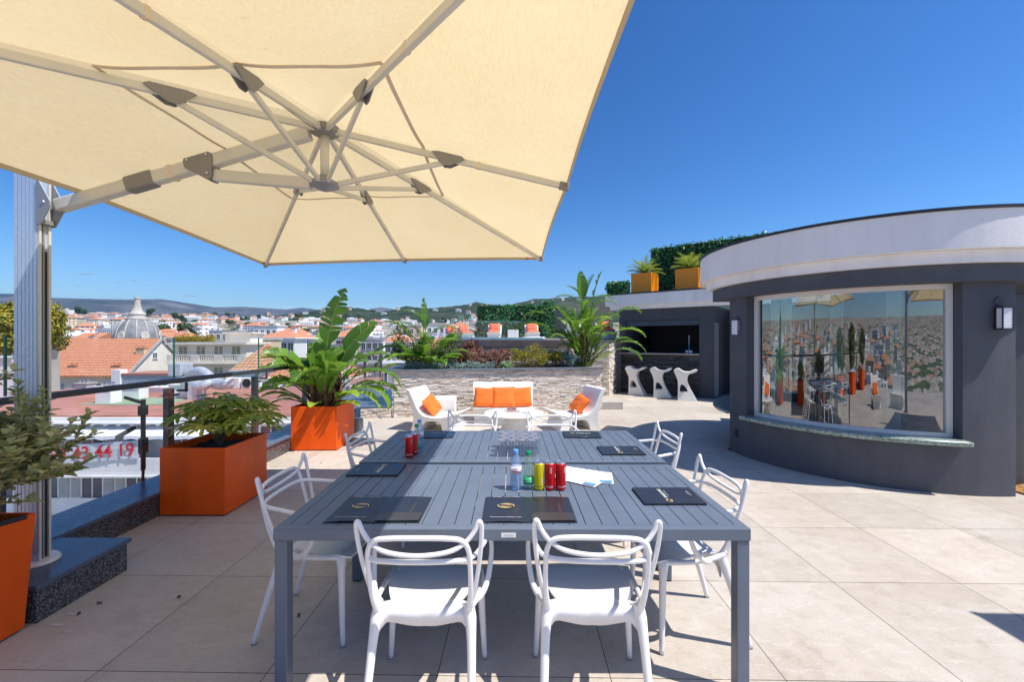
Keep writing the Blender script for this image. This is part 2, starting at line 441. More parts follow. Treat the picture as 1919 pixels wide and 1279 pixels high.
def mat_floor():
    m, nt, b = newmat('terrace_tile')
    tc = nd(nt, 'ShaderNodeTexCoord')
    mp = nd(nt, 'ShaderNodeMapping'); mp.inputs['Rotation'].default_value = (0, 0, R(1.0)); mp.inputs['Location'].default_value = (0.38, -1.95 + 0.8 * 6, 0)
    nt.links.new(tc.outputs['Object'], mp.inputs[0])
    br = nd(nt, 'ShaderNodeTexBrick'); br.offset = 0; br.squash = 1
    br.inputs['Scale'].default_value = 1.0; br.inputs['Brick Width'].default_value = 0.8; br.inputs['Row Height'].default_value = 0.8
    br.inputs['Mortar Size'].default_value = 0.0022; br.inputs['Mortar Smooth'].default_value = 0.1; br.inputs['Bias'].default_value = 0
    br.inputs['Color1'].default_value = (0.89, 0.885, 0.88, 1); br.inputs['Color2'].default_value = (1.05, 1.04, 1.035, 1); br.inputs['Mortar'].default_value = (0.16, 0.14, 0.13, 1)
    nt.links.new(mp.outputs[0], br.inputs['Vector'])
    n1 = noise_fac(nt, 0.9, 6, 0.65); n2 = noise_fac(nt, 9, 6, 0.7); n3 = noise_fac(nt, 90, 4, 0.7); n4 = noise_fac(nt, 2.2, 6, 0.6, stretch=(0.6, 1.9, 1))
    c = ramp(nt, n1, [(0.3, (0.475, 0.41, 0.345)), (0.5, (0.53, 0.475, 0.41)), (0.72, (0.59, 0.55, 0.49))])
    c = mixc(nt, c, ramp(nt, n2, [(0.25, (0.86, 0.84, 0.81)), (0.5, (1.0, 1.0, 1.0)), (0.75, (1.07, 1.07, 1.07))]), 1.0, 'MULTIPLY')
    c = mixc(nt, c, ramp(nt, n3, [(0.3, (0.9,)*3), (0.7, (1.07,)*3)]), 1.0, 'MULTIPLY')
    vein = ramp(nt, n4, [(0.485, (0, 0, 0)), (0.5, (1, 1, 1)), (0.515, (0, 0, 0))])
    vn = nd(nt, 'ShaderNodeMath', operation='MULTIPLY'); nt.links.new(vein, vn.inputs[0]); vn.inputs[1].default_value = 0.22
    c = mixc(nt, c, (0.72, 0.69, 0.64), vn.outputs[0])
    c = mixc(nt, c, br.outputs['Color'], 1.0, 'MULTIPLY')
    st1 = noise_fac(nt, 1.7, 8, 0.8)
    c = mixc(nt, c, ramp(nt, st1, [(0.30, (0.80, 0.76, 0.71)), (0.42, (1, 1, 1)), (1.0, (1, 1, 1))]), 1.0, 'MULTIPLY')
    sc1 = noise_fac(nt, 30, 3, 0.5, stretch=(0.25, 1.3, 1))
    c = mixc(nt, c, (0.78, 0.75, 0.71), ramp(nt, sc1, [(0.70, (0, 0, 0)), (0.76, (.35,)*3)]))
    nt.links.new(c, b.inputs['Base Color'])
    rr = nd(nt, 'ShaderNodeMapRange'); rr.inputs[3].default_value = 0.42; rr.inputs[4].default_value = 0.62
    nt.links.new(n2, rr.inputs[0]); nt.links.new(rr.outputs[0], b.inputs['Roughness'])
    b.inputs['Specular IOR Level'].default_value = 0.35
    bp = nd(nt, 'ShaderNodeBump'); bp.inputs['Strength'].default_value = 0.35; bp.inputs['Distance'].default_value = 0.0015
    ad = nd(nt, 'ShaderNodeMath', operation='SUBTRACT'); nt.links.new(n3, ad.inputs[0]); nt.links.new(br.outputs['Fac'], ad.inputs[1])
    nt.links.new(ad.outputs[0], bp.inputs['Height']); nt.links.new(bp.outputs[0], b.inputs['Normal'])
    return m
M['floor'] = mat_floor()

def mat_granite():
    m, nt, b = newmat('granite')
    tc = nd(nt, 'ShaderNodeTexCoord')
    v = nd(nt, 'ShaderNodeTexVoronoi'); v.inputs['Scale'].default_value = 190; nt.links.new(tc.outputs['Object'], v.inputs['Vector'])
    n = noise_fac(nt, 120, 3, 0.8)
    c = ramp(nt, v.outputs['Color'], [(0.25, (0.018, 0.019, 0.022)), (0.5, (0.06, 0.063, 0.07)), (0.75, (0.22, 0.22, 0.23))])
    c = mixc(nt, c, ramp(nt, n, [(0.35, (0.4,)*3), (0.7, (1.5,)*3)]), 1.0, 'MULTIPLY')
    nt.links.new(c, b.inputs['Base Color']); b.inputs['Roughness'].default_value = 0.22
    return m
M['granite'] = mat_granite()
def mat_marble():
    m, nt, b = newmat('green_marble')
    n = noise_fac(nt, 45, 6, 0.75); n2 = noise_fac(nt, 11, 4, 0.7)
    c = ramp(nt, n, [(0.30, (0.05, 0.10, 0.08)), (0.44, (0.17, 0.24, 0.21)), (0.58, (0.38, 0.44, 0.39)), (0.72, (0.62, 0.65, 0.6))])
    c = mixc(nt, c, ramp(nt, n2, [(0.3, (0.7,)*3), (0.7, (1.3,)*3)]), 1.0, 'MULTIPLY')
    nt.links.new(c, b.inputs['Base Color']); b.inputs['Roughness'].default_value = 0.25
    return m
M['green_marble'] = mat_marble()
def mat_stone(name, stops, rough=0.85):
    m, nt, b = newmat(name)
    a = nd(nt, 'ShaderNodeVertexColor', layer_name='tint')
    sp = nd(nt, 'ShaderNodeSeparateColor'); nt.links.new(a.outputs[0], sp.inputs[0])
    c = ramp(nt, sp.outputs[0], stops)
    n = noise_fac(nt, 14, 6, 0.7); n3 = noise_fac(nt, 60, 5, 0.75)
    c = mixc(nt, c, ramp(nt, n, [(0.3, (0.85, 0.82, 0.79)), (0.7, (1.1, 1.1, 1.1))]), 1.0, 'MULTIPLY')
    c = mixc(nt, c, ramp(nt, n3, [(0.3, (0.85,)*3), (0.65, (1.1,)*3)]), 1.0, 'MULTIPLY')
    nt.links.new(c, b.inputs['Base Color']); b.inputs['Roughness'].default_value = rough
    bump(nt, b, n3, 0.9, 0.012)
    return m
M['ledger'] = mat_stone('ledger_stone', [(0.0, (0.58, 0.49, 0.41)), (0.3, (0.69, 0.61, 0.53)), (0.6, (0.76, 0.69, 0.61)), (1.0, (0.83, 0.77, 0.70))])
M['slate_ledger'] = mat_stone('slate_ledger_stone', [(0.0, (0.022, 0.024, 0.028)), (0.5, (0.05, 0.053, 0.058)), (1.0, (0.12, 0.12, 0.125))], 0.6)
M['grey_ledger'] = mat_stone('grey_ledger_stone', [(0.0, (0.20, 0.19, 0.18)), (0.5, (0.30, 0.29, 0.28)), (1.0, (0.42, 0.40, 0.38))])

def mat_canopy():
    m = bpy.data.materials.new('canopy_cloth'); m.use_nodes = True; nt = m.node_tree; nt.nodes.clear()
    out = nd(nt, 'ShaderNodeOutputMaterial')
    n1 = noise_fac(nt, 1.3, 5, 0.6); n2 = noise_fac(nt, 7, 6, 0.7, stretch=(1, 1, 3)); n3 = noise_fac(nt, 160, 2, 0.6, stretch=(1, 0.15, 1))
    c = ramp(nt, n1, [(0.3, (0.77, 0.61, 0.34)), (0.7, (0.81, 0.66, 0.39))])
    st = ramp(nt, n2, [(0.25, (0.90, 0.86, 0.80)), (0.36, (1, 1, 1)), (1.0, (1, 1, 1))])
    c = mixc(nt, c, st, 1.0, 'MULTIPLY')
    c = mixc(nt, c, ramp(nt, n3, [(0.35, (0.94,)*3), (0.65, (1.03,)*3)]), 1.0, 'MULTIPLY')
    df = nd(nt, 'ShaderNodeBsdfDiffuse'); tr = nd(nt, 'ShaderNodeBsdfTranslucent')
    nt.links.new(c, df.inputs[0]); nt.links.new(c, tr.inputs[0])
    bp = nd(nt, 'ShaderNodeBump'); bp.inputs['Strength'].default_value = 0.25; bp.inputs['Distance'].default_value = 0.05
    nt.links.new(noise_fac(nt, 2.2, 3, 0.5), bp.inputs['Height']); nt.links.new(bp.outputs[0], df.inputs['Normal']); nt.links.new(bp.outputs[0], tr.inputs['Normal'])
    mx = nd(nt, 'ShaderNodeMixShader'); mx.inputs[0].default_value = 0.52
    nt.links.new(df.outputs[0], mx.inputs[1]); nt.links.new(tr.outputs[0], mx.inputs[2]); nt.links.new(mx.outputs[0], out.inputs[0])
    return m
M['canopy'] = mat_canopy()
M['strap'] = pbr('strap', (0.74, 0.62, 0.44), 0.8, var=0.05)
M['hem'] = pbr('hem', (0.52, 0.43, 0.31), 0.8, var=0.05)

def mat_tiles(name, c1, c2, sx=0.55, sz=0.85):
    m, nt, b = newmat(name)
    tc = nd(nt, 'ShaderNodeTexCoord')
    wv = nd(nt, 'ShaderNodeTexWave', wave_type='BANDS', bands_direction='X'); wv.inputs['Scale'].default_value = sx; wv.inputs['Distortion'].default_value = 1.5; wv.inputs['Detail Scale'].default_value = 3
    wz = nd(nt, 'ShaderNodeTexWave', wave_type='BANDS', bands_direction='Z'); wz.inputs['Scale'].default_value = sz; wz.inputs['Distortion'].default_value = 1.2
    nt.links.new(tc.outputs['Object'], wv.inputs[0]); nt.links.new(tc.outputs['Object'], wz.inputs[0])
    n = noise_fac(nt, 3.0, 6, 0.75)
    c = ramp(nt, n, [(0.3, c1), (0.7, c2)])
    c = mixc(nt, c, ramp(nt, wv.outputs['Fac'], [(0.2, (0.82,)*3), (0.8, (1.1,)*3)]), 1.0, 'MULTIPLY')
    c = mixc(nt, c, ramp(nt, wz.outputs['Fac'], [(0.1, (0.62,)*3), (0.45, (1.08,)*3)]), 1.0, 'MULTIPLY')
    nt.links.new(c, b.inputs['Base Color']); b.inputs['Roughness'].default_value = 0.85
    return m
M['roof_tile'] = mat_tiles('roof_tile', (0.50, 0.19, 0.10), (0.68, 0.31, 0.18))
M['roof_tile_old'] = mat_tiles('roof_tile_old', (0.42, 0.2, 0.11), (0.6, 0.36, 0.22))
M['roof_slate'] = pbr('roof_slate', (0.10, 0.12, 0.155), 0.5, var=0.25, vs=0.8)
M['terracotta'] = pbr('terracotta', (0.38, 0.17, 0.135), 0.85, var=0.22, vs=0.5)
M['green_roof'] = pbr('green_roof', (0.24, 0.33, 0.22), 0.85, var=0.2, vs=0.8)
M['render_cream'] = pbr('render_cream', (0.82, 0.76, 0.65), 0.85, var=0.08, vs=0.5)
M['render_white'] = pbr('render_white', (0.86, 0.85, 0.83), 0.85, var=0.08, vs=0.5)
M['render_ochre'] = pbr('render_ochre', (0.72, 0.56, 0.38), 0.85, var=0.1, vs=0.5)
M['render_pink'] = pbr('render_pink', (0.74, 0.54, 0.44), 0.85, var=0.1, vs=0.5)
M['render_grey'] = pbr('render_grey', (0.42, 0.42, 0.42), 0.85, var=0.15, vs=0.5)
M['shutter'] = pbr('shutter', (0.40, 0.43, 0.45), 0.6, var=0.15, vs=2)
M['shutter_olive'] = pbr('shutter_olive', (0.34, 0.32, 0.22), 0.6, var=0.15, vs=2)
M['dome_stone'] = pbr('dome_stone', (0.23, 0.24, 0.255), 0.75, var=0.3, vs=0.5, bmp=0.3, bs=3, bd=0.1)
M['dome_rib'] = pbr('dome_rib', (0.48, 0.45, 0.40), 0.8, var=0.15, vs=0.8)
def mat_farwall(name, col, wcol=(0.16, 0.17, 0.19)):
    m, nt, b = newmat(name)
    tc = nd(nt, 'ShaderNodeTexCoord')
    sep = nd(nt, 'ShaderNodeSeparateXYZ'); nt.links.new(tc.outputs['Object'], sep.inputs[0])
    ad = nd(nt, 'ShaderNodeMath', operation='ADD'); nt.links.new(sep.outputs[0], ad.inputs[0]); nt.links.new(sep.outputs[1], ad.inputs[1])
    def band(src, period, lo, hi):
        f = nd(nt, 'ShaderNodeMath', operation='FRACT'); d = nd(nt, 'ShaderNodeMath', operation='DIVIDE'); d.inputs[1].default_value = period
        nt.links.new(src, d.inputs[0]); nt.links.new(d.outputs[0], f.inputs[0])
        a = nd(nt, 'ShaderNodeMath', operation='GREATER_THAN'); a.inputs[1].default_value = lo; nt.links.new(f.outputs[0], a.inputs[0])
        c_ = nd(nt, 'ShaderNodeMath', operation='LESS_THAN'); c_.inputs[1].default_value = hi; nt.links.new(f.outputs[0], c_.inputs[0])
        mm = nd(nt, 'ShaderNodeMath', operation='MULTIPLY'); nt.links.new(a.outputs[0], mm.inputs[0]); nt.links.new(c_.outputs[0], mm.inputs[1])
        return mm.outputs[0]
    bx = band(ad.outputs[0], 2.9, 0.35, 0.72); bz = band(sep.outputs[2], 3.0, 0.3, 0.78)
    mm = nd(nt, 'ShaderNodeMath', operation='MULTIPLY'); nt.links.new(bx, mm.inputs[0]); nt.links.new(bz, mm.inputs[1])
    f = noise_fac(nt, 0.4, 4)
    base = ramp(nt, f, [(0.3, tuple(x * 0.88 for x in col)), (0.7, tuple(min(1, x * 1.08) for x in col))])
    nt.links.new(mixc(nt, base, wcol, mm.outputs[0]), b.inputs['Base Color']); b.inputs['Roughness'].default_value = 0.85
    return m
M['fw_cream'] = mat_farwall('far_wall_cream', (0.84, 0.76, 0.64))
M['fw_white'] = mat_farwall('far_wall_white', (0.88, 0.87, 0.84))
M['fw_pink'] = mat_farwall('far_wall_pink', (0.80, 0.62, 0.5))
M['fw_ochre'] = mat_farwall('far_wall_ochre', (0.78, 0.64, 0.44))
def mat_terrain(name, cols, s1, s2, bumpd=0.0):
    m, nt, b = newmat(name)
    n1 = noise_fac(nt, s1, 8, 0.65); n2 = noise_fac(nt, s2, 6, 0.7)
    c = ramp(nt, n1, [(0.35, cols[0]), (0.5, cols[1]), (0.68, cols[2])])
    c = mixc(nt, c, ramp(nt, n2, [(0.35, (0.6,)*3), (0.7, (1.35,)*3)]), 1.0, 'MULTIPLY')
    nt.links.new(c, b.inputs['Base Color']); b.inputs['Roughness'].default_value = 0.95
    b.inputs['Specular IOR Level'].default_value = 0.1
    if bumpd: bump(nt, b, n2, 0.8, bumpd)
    return m
M['_g'] = mat_terrain('town_ground', [(0.05, 0.065, 0.035), (0.16, 0.15, 0.12), (0.26, 0.23, 0.2)], 0.012, 0.12)
def mat_town_ground():
    m, nt, b = newmat('town_ground_cells')
    tc = nd(nt, 'ShaderNodeTexCoord')
    mp = nd(nt, 'ShaderNodeMapping'); mp.inputs['Scale'].default_value = (1, 1, .2); nt.links.new(tc.outputs['Object'], mp.inputs[0])
    v = nd(nt, 'ShaderNodeTexVoronoi', distance='MANHATTAN'); v.inputs['Scale'].default_value = 0.075; nt.links.new(mp.outputs[0], v.inputs['Vector'])
    sp = nd(nt, 'ShaderNodeSeparateColor'); nt.links.new(v.outputs['Color'], sp.inputs[0])
    c = ramp(nt, sp.outputs[0], [(0.0, (0.07, 0.11, 0.05)), (0.28, (0.10, 0.14, 0.06)), (0.36, (0.42, 0.40, 0.34)), (0.78, (0.52, 0.49, 0.44)), (0.82, (0.46, 0.28, 0.19)), (1.0, (0.44, 0.26, 0.18))])
    n = noise_fac(nt, 0.15, 5)
    c = mixc(nt, c, ramp(nt, n, [(0.35, (0.75,)*3), (0.65, (1.15,)*3)]), 1.0, 'MULTIPLY')
    d = ramp(nt, v.outputs['Distance'], [(0.5, (1,)*3), (1.0, (0.72,)*3)])
    c = mixc(nt, c, d, 1.0, 'MULTIPLY')
    nt.links.new(c, b.inputs['Base Color']); b.inputs['Roughness'].default_value = 0.95
    return m
M['ground'] = mat_town_ground()
M['green_hills'] = mat_terrain('hill_woods', [(0.018, 0.034, 0.014), (0.035, 0.055, 0.022), (0.10, 0.10, 0.055)], 0.006, 0.035, 6)
M['mountains'] = mat_terrain('mountain_rock', [(0.035, 0.05, 0.035), (0.075, 0.08, 0.065), (0.2, 0.18, 0.16)], 0.0011, 0.004, 60)
M['water'] = pbr('water', (0.06, 0.22, 0.30), 0.08, var=0.1, vs=3, bmp=0.3, bs=6, bd=0.02)
M['pool_band'] = pbr('pool_band', (0.11, 0.09, 0.09), 0.4, var=0.2, vs=5)
M['pool_lip'] = pbr('pool_lip', (0.22, 0.36, 0.42), 0.15, var=0.2, vs=6)
M['deck'] = pbr('deck', (0.45, 0.41, 0.37), 0.8, var=0.1)
M['coir'] = pbr('coir', (0.35, 0.17, 0.05), 0.95, var=0.5, vs=60)
# ================================================================== SETTING
mb = MB(); mb.add([(-3.14,-7,0),(13,-7,0),(13,17,0),(-3.14,17,0)], [(0,1,2,3)])
mb.add([(-3.14,-7,-.4),(13,-7,-.4),(13,17,-.4),(-3.14,17,-.4)], [(3,2,1,0)])
mb.add([(-3.14,-7,0),(-3.14,-7,-.4),(-3.14,17,-.4),(-3.14,17,0)], [(0,1,2,3)])
tag(mb.build('terrace_floor', M['floor']), kind='structure')
mb = MB(); mb.box((-4.6,-7,-20),(13,17,-0.42))
tag(mb.build('building_below', M['render_cream']), 'cream building block carrying the roof terrace', 'building')

def interp(tab, x):
    if x <= tab[0][0]: return tab[0][1]
    for (a, b), (c, d) in zip(tab, tab[1:]):
        if x <= c: return b + (d - b) * (x - a) / (c - a)
    return tab[-1][1]
HILL = [(-400,603),(0,603),(300,602),(500,599),(536,596),(585,588),(630,578),(671,581),(710,589),(731,586),(763,577),(797,582),(836,579),(872,575),(893,570),(916,574),(945,577),(972,571),(1006,563),(1032,563),(1085,560),(1137,558),(1250,556),(1500,566),(1919,575),(2600,596)]
MOUNT = [(-600,560),(-100,553),(0,551),(40,552),(90,559),(130,560),(214,562),(260,562.5),(300,561),(352,569),(404,577),(456,575.6),(492,578),(536,581),(567,577.5),(600,582),(660,590),(700,578.5),(715,576.5),(735,580),(790,592),(900,600),(1919,600),(2600,600)]
def gh(x, y):
    d = math.hypot(x, y)
    if d < 100: return -20.0
    return -20.0 + 0.0655 * (min(d, 1350) - 100) + 0.02 * max(0, d - 1350)
def grid_polar(radii, az0, az1, n, hf):
    vs = []; fs = []
    for r in radii:
        for k in range(n + 1):
            a = az0 + (az1 - az0) * k / n
            x = r * math.sin(a); y = r * math.cos(a)
            vs.append((x, y, hf(x, y, r, a)))
    for i in range(len(radii) - 1):
        for k in range(n):
            a = i * (n + 1) + k
            fs.append((a, a + 1, a + n + 2, a + n + 1))
    return vs, fs
mb = MB()
vs, fs = grid_polar([0.5, 60, 100, 200, 300, 450, 600, 800, 1000, 1200, 1500, 2600, 6000, 9000, 14000], -PI, PI, 96, lambda x, y, r, a: gh(x, y) + (noise.noise(Vector((x, y, 0)) * 0.004) * 5 if r > 150 else 0) - (60 if r > 2000 else 0))
mb.add(vs, fs); tag(mb.build('ground', M['ground'], smooth=True, recalc=False), kind='structure')
def sky_h(tab, d, a):
    if abs(a) > 1.0: return EYE + (640 - interp(tab, 960 + F * math.tan(math.copysign(1.0, a)))) / F * d * math.cos(1.0) * .45
    t = math.tan(a); px = 960 + F * t
    return EYE + (640 - interp(tab, px)) / F * (d * math.cos(a))
HR = 2300.0
def hillh(x, y, r, a):
    t = (r - 1250) / (HR - 1250)
    top = sky_h(HILL, HR, a); base = gh(x, y) - 8
    n = noise.fractal(Vector((x, y, 3)) * 0.004, 1.0, 2.1, 5) * 14
    n2 = noise.fractal(Vector((x, y, 9)) * 0.03, 0.9, 2.1, 4) * 5
    if t < 1: s = max(0, t); s = s * s * (3 - 2 * s); return base + (top - base) * s + n * s * (1 - s) * 3 + n2 * s * 1.3
    return top - (r - HR) * 0.25 + n
mb = MB(); vs, fs = grid_polar([1250 + 42 * i for i in range(36)], R(-178), R(60), 1100, hillh)
mb.add(vs, fs); tag(mb.build('green_hills', M['green_hills'], smooth=True), kind='structure')
MR = 9500.0
def mounth(x, y, r, a):
    t = (r - 5500) / (MR - 5500)
    top = sky_h(MOUNT, MR, a); base = 40
    n = noise.fractal(Vector((x, y, 3)) * 0.0007, 0.9, 2.1, 7)
    if t < 1: s = max(0, t); return base + (top - base) * (s ** 1.1) + n * 260 * s * (1 - s) * 2.2 * max(0.2, (top / 900))
    return top - (r - MR) * 0.3
mb = MB(); vs, fs = grid_polar([5500 + 160 * i for i in range(30)], R(-178), R(60), 900, mounth)
mb.add(vs, fs); tag(mb.build('mountains', M['mountains'], smooth=True), kind='structure')

def quadprism(mb, pts, z0, z1):
    n = len(pts); mb.add([(p[0], p[1], z0) for p in pts] + [(p[0], p[1], z1) for p in pts], [tuple(range(n))[::-1], tuple(range(n, 2 * n))] + [(i, (i + 1) % n, n + (i + 1) % n, n + i) for i in range(n)])

# ------------------------------------------------------------------ granite parapet kerb, plinth, railing
mb = MB()
mb.box((-3.5,-6.5,-0.38),(-3.13,6.3,0.19))
t1 = MB()
mb.add([(-3.5,6.3,-.38),(-3.13,6.3,-.38),(-3.13,8.47,-.38),(-4.1,10.6,-.38)] + [(-3.5,6.3,.19),(-3.13,6.3,.19),(-3.13,8.47,.19),(-4.1,10.6,.19)], [(0,1,5,4),(1,2,6,5),(2,3,7,6),(3,0,4,7),(4,5,6,7)])
kerb = thing('parapet_kerb', (0,0,0), 0, 'low speckled dark granite kerb along the glass railing', 'kerb')
mb.build('kerb_face', M['granite'], kerb)
mb = MB()
mb.box((-3.52,-6.5,0.192),(-3.11,6.3,0.22))
vv = [(-3.52,6.3),(-3.11,6.3),(-3.11,8.47),(-2.2,8.6),(-2.2,10.2),(-4.3,13.0),(-4.6,13.0),(-4.05,10.5)]
mb.add([(x,y,.192) for x,y in vv] + [(x,y,.222) for x,y in vv], [tuple(range(8))[::-1], tuple(range(8,16))] + [(i,(i+1)%8,8+(i+1)%8,8+i) for i in range(8)])
mb.build('coping', pbr('kerb_coping', (0.10,0.13,0.18), 0.25, var=0.2, vs=20), kerb, bevel=0.004)
pl = thing('granite_plinth', (-2.86, 2.0, 0), 0, 'dark speckled granite step under the parasol mast', 'plinth')
mb = MB(); mb.box((-0.27,0.315,0),(0.25,0.86,0.182)); mb.build('base', M['granite'], pl, bevel=0.003)
mb = MB(); mb.box((-0.27,0.305,0.184),(0.265,0.88,0.212)); mb.build('top_slab', pbr('plinth_top', (0.085,0.11,0.155), 0.25, var=0.3, vs=120), pl, bevel=0.005)

rail = thing('glass_railing', (0,0,0), 0, 'dark metal handrail with glass panels along the terrace edge', 'railing')
path = [(-3.25,-6.0,1.17),(-3.25,6.5,1.17),(-4.0,10.5,1.17),(-4.6,16.0,1.17)]
mb = MB()
for a, b in zip(path, path[1:]): mb.bar(a, b, 0.055, 0.045)
mb.build('handrail', M['rail_metal'], rail, bevel=0.004)
posts = [(-3.29,-5.4),(-3.29,-4.05),(-3.29,-2.7),(-3.29,-1.35),(-3.29,0.0),(-3.29,1.32),(-3.29,2.68),(-3.29,4.03),(-3.29,5.38),(-3.40,6.9),(-3.75,8.6),(-4.1,10.5),(-4.3,12.3),(-4.55,14.6)]
for (x, y) in posts:
    mb = MB(); mb.box((x-0.02,y-0.035,-0.35),(x+0.035,y+0.035,1.10)); mb.box((x+0.01,y+0.09,1.06),(x+0.11,y+0.11,1.08)); mb.box((x+0.09,y+0.09,1.06),(x+0.11,y+0.11,1.15)); mb.box((x,y+0.02,1.02),(x+0.03,y+0.11,1.04))
    mb.build('post', M['rail_metal'], rail, bevel=0.003)
for i in range(len(posts) - 1):
    (x0, y0), (x1, y1) = posts[i], posts[i + 1]
    a = Vector((x0 + 0.07, y0 + 0.03, 0)); b = Vector((x1 + 0.07, y1 - 0.03, 0))
    mb = MB(); mb.bar(a + Vector((0,0,0.68)), b + Vector((0,0,0.68)), 0.010, 0.94); mb.build('lower_pane', M['rail_glass'], rail)
    mb = MB(); a2 = a + Vector((-0.03,0,1.40)); b2 = b + Vector((-0.03,0,1.40)); mb.bar(a2, b2, 0.008, 0.38)
    up_ = mb.build('upper_pane', M['rail_glass'], rail)
    mb = MB(); mb.box((a2.x-0.006,a2.y-0.012,1.2),(a2.x+0.006,a2.y-0.001,1.59)); mb.build('pane_edge', M['green_edge'], up_)
ap = W(262, 740, 3.6)
aw = thing('awning_bracket', (0,0,0), 0, 'folded dark metal arm hanging outside the railing glass', 'bracket')
aw.location = (-3.62, 4.15, 0); aw.scale = (.7,.7,1)
mb = MB(); mb.box((-0.03,-0.03,0.28),(0.0,0.03,0.98)); mb.bar((-0.28,0,1.0),(0.0,0,0.94),0.03,0.03); mb.tube([(-0.015,0,0.28),(-0.015,0,0.12),(0.06,0,0.05)],0.02,6)
ab = mb.build('arm', M['near_black'], aw, bevel=0.006)
MB().box((-0.05,-0.05,0.45),(0.02,0.05,0.6)).build('clamp', M['near_black'], aw, bevel=0.01)
MB().box((-0.055,-0.05,0.82),(0.02,0.05,0.92)).build('clamp', M['near_black'], aw, bevel=0.01)

# ------------------------------------------------------------------ curved pavilion with the window
CX, CY = 4.90, 6.00
def th_of(px, r):
    t = (px - 960) / F
    # point (t*Y, Y): (tY-CX)^2+(Y-CY)^2=r^2 nearest
    A = t * t + 1; B = -2 * (t * CX + CY); C = CX * CX + CY * CY - r * r
    D = B * B - 4 * A * C
    if D < 0: D = 0
    Y = (-B - math.sqrt(D)) / (2 * A)
    a = math.atan2(Y - CY, t * Y - CX)
    return a if a > 0 else a + 2 * PI
RW = 1.80
aL = th_of(1399.5, RW); aR = th_of(1804.7, RW); aE = th_of(1904, RW); a0 = PI
print('angles', math.degrees(aL), math.degrees(aR), math.degrees(aE))
def arc_wall(mb, r0, r1, a, b, z0, z1, n=32, cap=True):
    vs = []; fs = []
    for k in range(n + 1):
        t = a + (b - a) * k / n
        c, s = math.cos(t), math.sin(t)
        for r, z in ((r0, z0), (r1, z0), (r1, z1), (r0, z1)): vs.append((CX + r * c, CY + r * s, z))
    for k in range(n):
        for j in range(4):
            p = k * 4 + j; q = k * 4 + (j + 1) % 4
            fs.append((p, q, q + 4, p + 4))
    if cap: fs += [(3, 2, 1, 0), (n * 4, n * 4 + 1, n * 4 + 2, n * 4 + 3)]
    mb.add(vs, fs)
pav = thing('round_pavilion', (0,0,0), 0, 'curved charcoal rooftop pavilion with white parapet and big window', 'building')
ZS, ZT = 0.515, 2.15
mb = MB()
arc_wall(mb, 1.55, RW, a0, aL, 0, ZT, 16)
arc_wall(mb, 1.55, RW, aL, aR, 0, ZS - .0095, 40)
arc_wall(mb, 1.55, RW, aR, aE, 0, ZT, 8)
# recess for the door then the wall carries on out of frame
arc_wall(mb, 1.40, 1.55, aE - 0.02, aE + 0.62, 0, ZT, 8)
arc_wall(mb, 1.55, RW, aE + 0.60, aE + 1.5, 0, ZT, 12)
mb.build('wall', M['dark_wall'], pav, angle=40, recalc=True)
mb = MB(); arc_wall(mb, 1.35, 1.5, -0.1, PI, 0, ZT, 40); mb.build('back_wall', M['dark_wall2'], pav, angle=40, recalc=True)
mb = MB(); arc_wall(mb, 1.505, 1.845, 2.2, PI - .01, ZS + .002, ZS + .042, 10); mb.build('sill', M['green_marble'], pav, bevel=0.014, angle=40, recalc=True)
mb = MB(); arc_wall(mb, 1.3, 1.88, a0 - 0.25, 2 * PI + 1.0, ZT, 2.322, 90); mb.build('fascia', M['dark_wall'], pav, angle=40, recalc=True)
mb = MB(); arc_wall(mb, 1.3, 1.945, a0 - 0.35, 2 * PI + 1.0, 2.325, 2.447, 90); mb.build('cornice', M['white_wall'], pav, angle=40, recalc=True)
mb = MB(); arc_wall(mb, 1.75, 2.028, a0 - 0.6, 2 * PI + 1.2, 2.45, 2.82, 100); mb.build('parapet', M['white_wall'], pav, angle=40, recalc=True)
mb = MB(); arc_wall(mb, 1.72, 2.045, a0 - 0.6, 2 * PI + 1.2, 2.822, 2.85, 100); mb.build('roof_edge', M['roof_edge'], pav, angle=40, recalc=True)
mb = MB(); mb.lathe([(0.001, 2.46), (1.74, 2.46), (1.74, 2.6), (0.001, 2.6)], 60, (CX, CY, 0)); mb.build('roof', M['roof_edge'], pav)
# recess door
mb = MB(); arc_wall(mb, 1.56, 1.59, aE + 0.03, aE + 0.55, 0.01, 2.05, 6)
dr = mb.build('door', M['near_black'], pav, recalc=True)
mb = MB(); k = aE + 0.06; mb.lathe([(0.02,0.0),(0.03,0.02),(0.0,0.04)],10,(CX+1.62*math.cos(k),CY+1.62*math.sin(k),0.98)); mb.build('handle', M['black'], dr)
# window: frame, pane, sill
RF = 1.69
mb = MB()
fw = 0.055
wa, wb = aL + 0.004, aR - 0.004
arc_wall(mb, RF - 0.05, RF, wa, wb, ZS + 0.03, ZS + 0.03 + fw, 40)
arc_wall(mb, RF - 0.05, RF, wa, wb, ZT - 0.055, ZT - 0.002, 40)
arc_wall(mb, RF - 0.05, RF, wa, wa + fw / RF, ZS + 0.03 + fw, ZT - 0.055, 2)
arc_wall(mb, RF - 0.05, RF, wb - fw / RF, wb, ZS + 0.03 + fw, ZT - 0.055, 2)
win = mb.build('window', M['white_frame'], pav, angle=40, recalc=True)
mb = MB()
n = 48; vs = []; fs = []
pa, pb = wa + fw / RF - 0.004, wb - fw / RF + 0.004
for k in range(n + 1):
    t = pa + (pb - pa) * k / n
    for z in (ZS + 0.08, ZT - 0.05): vs.append((CX + (RF - 0.025) * math.cos(t), CY + (RF - 0.025) * math.sin(t), z))
for k in range(n): fs.append((2*k, 2*k+2, 2*k+3, 2*k+1))
mb.add(vs, fs); mb.build('pane', M['window_glass'], win, smooth=True)
mb = MB(); mb.cur = 0
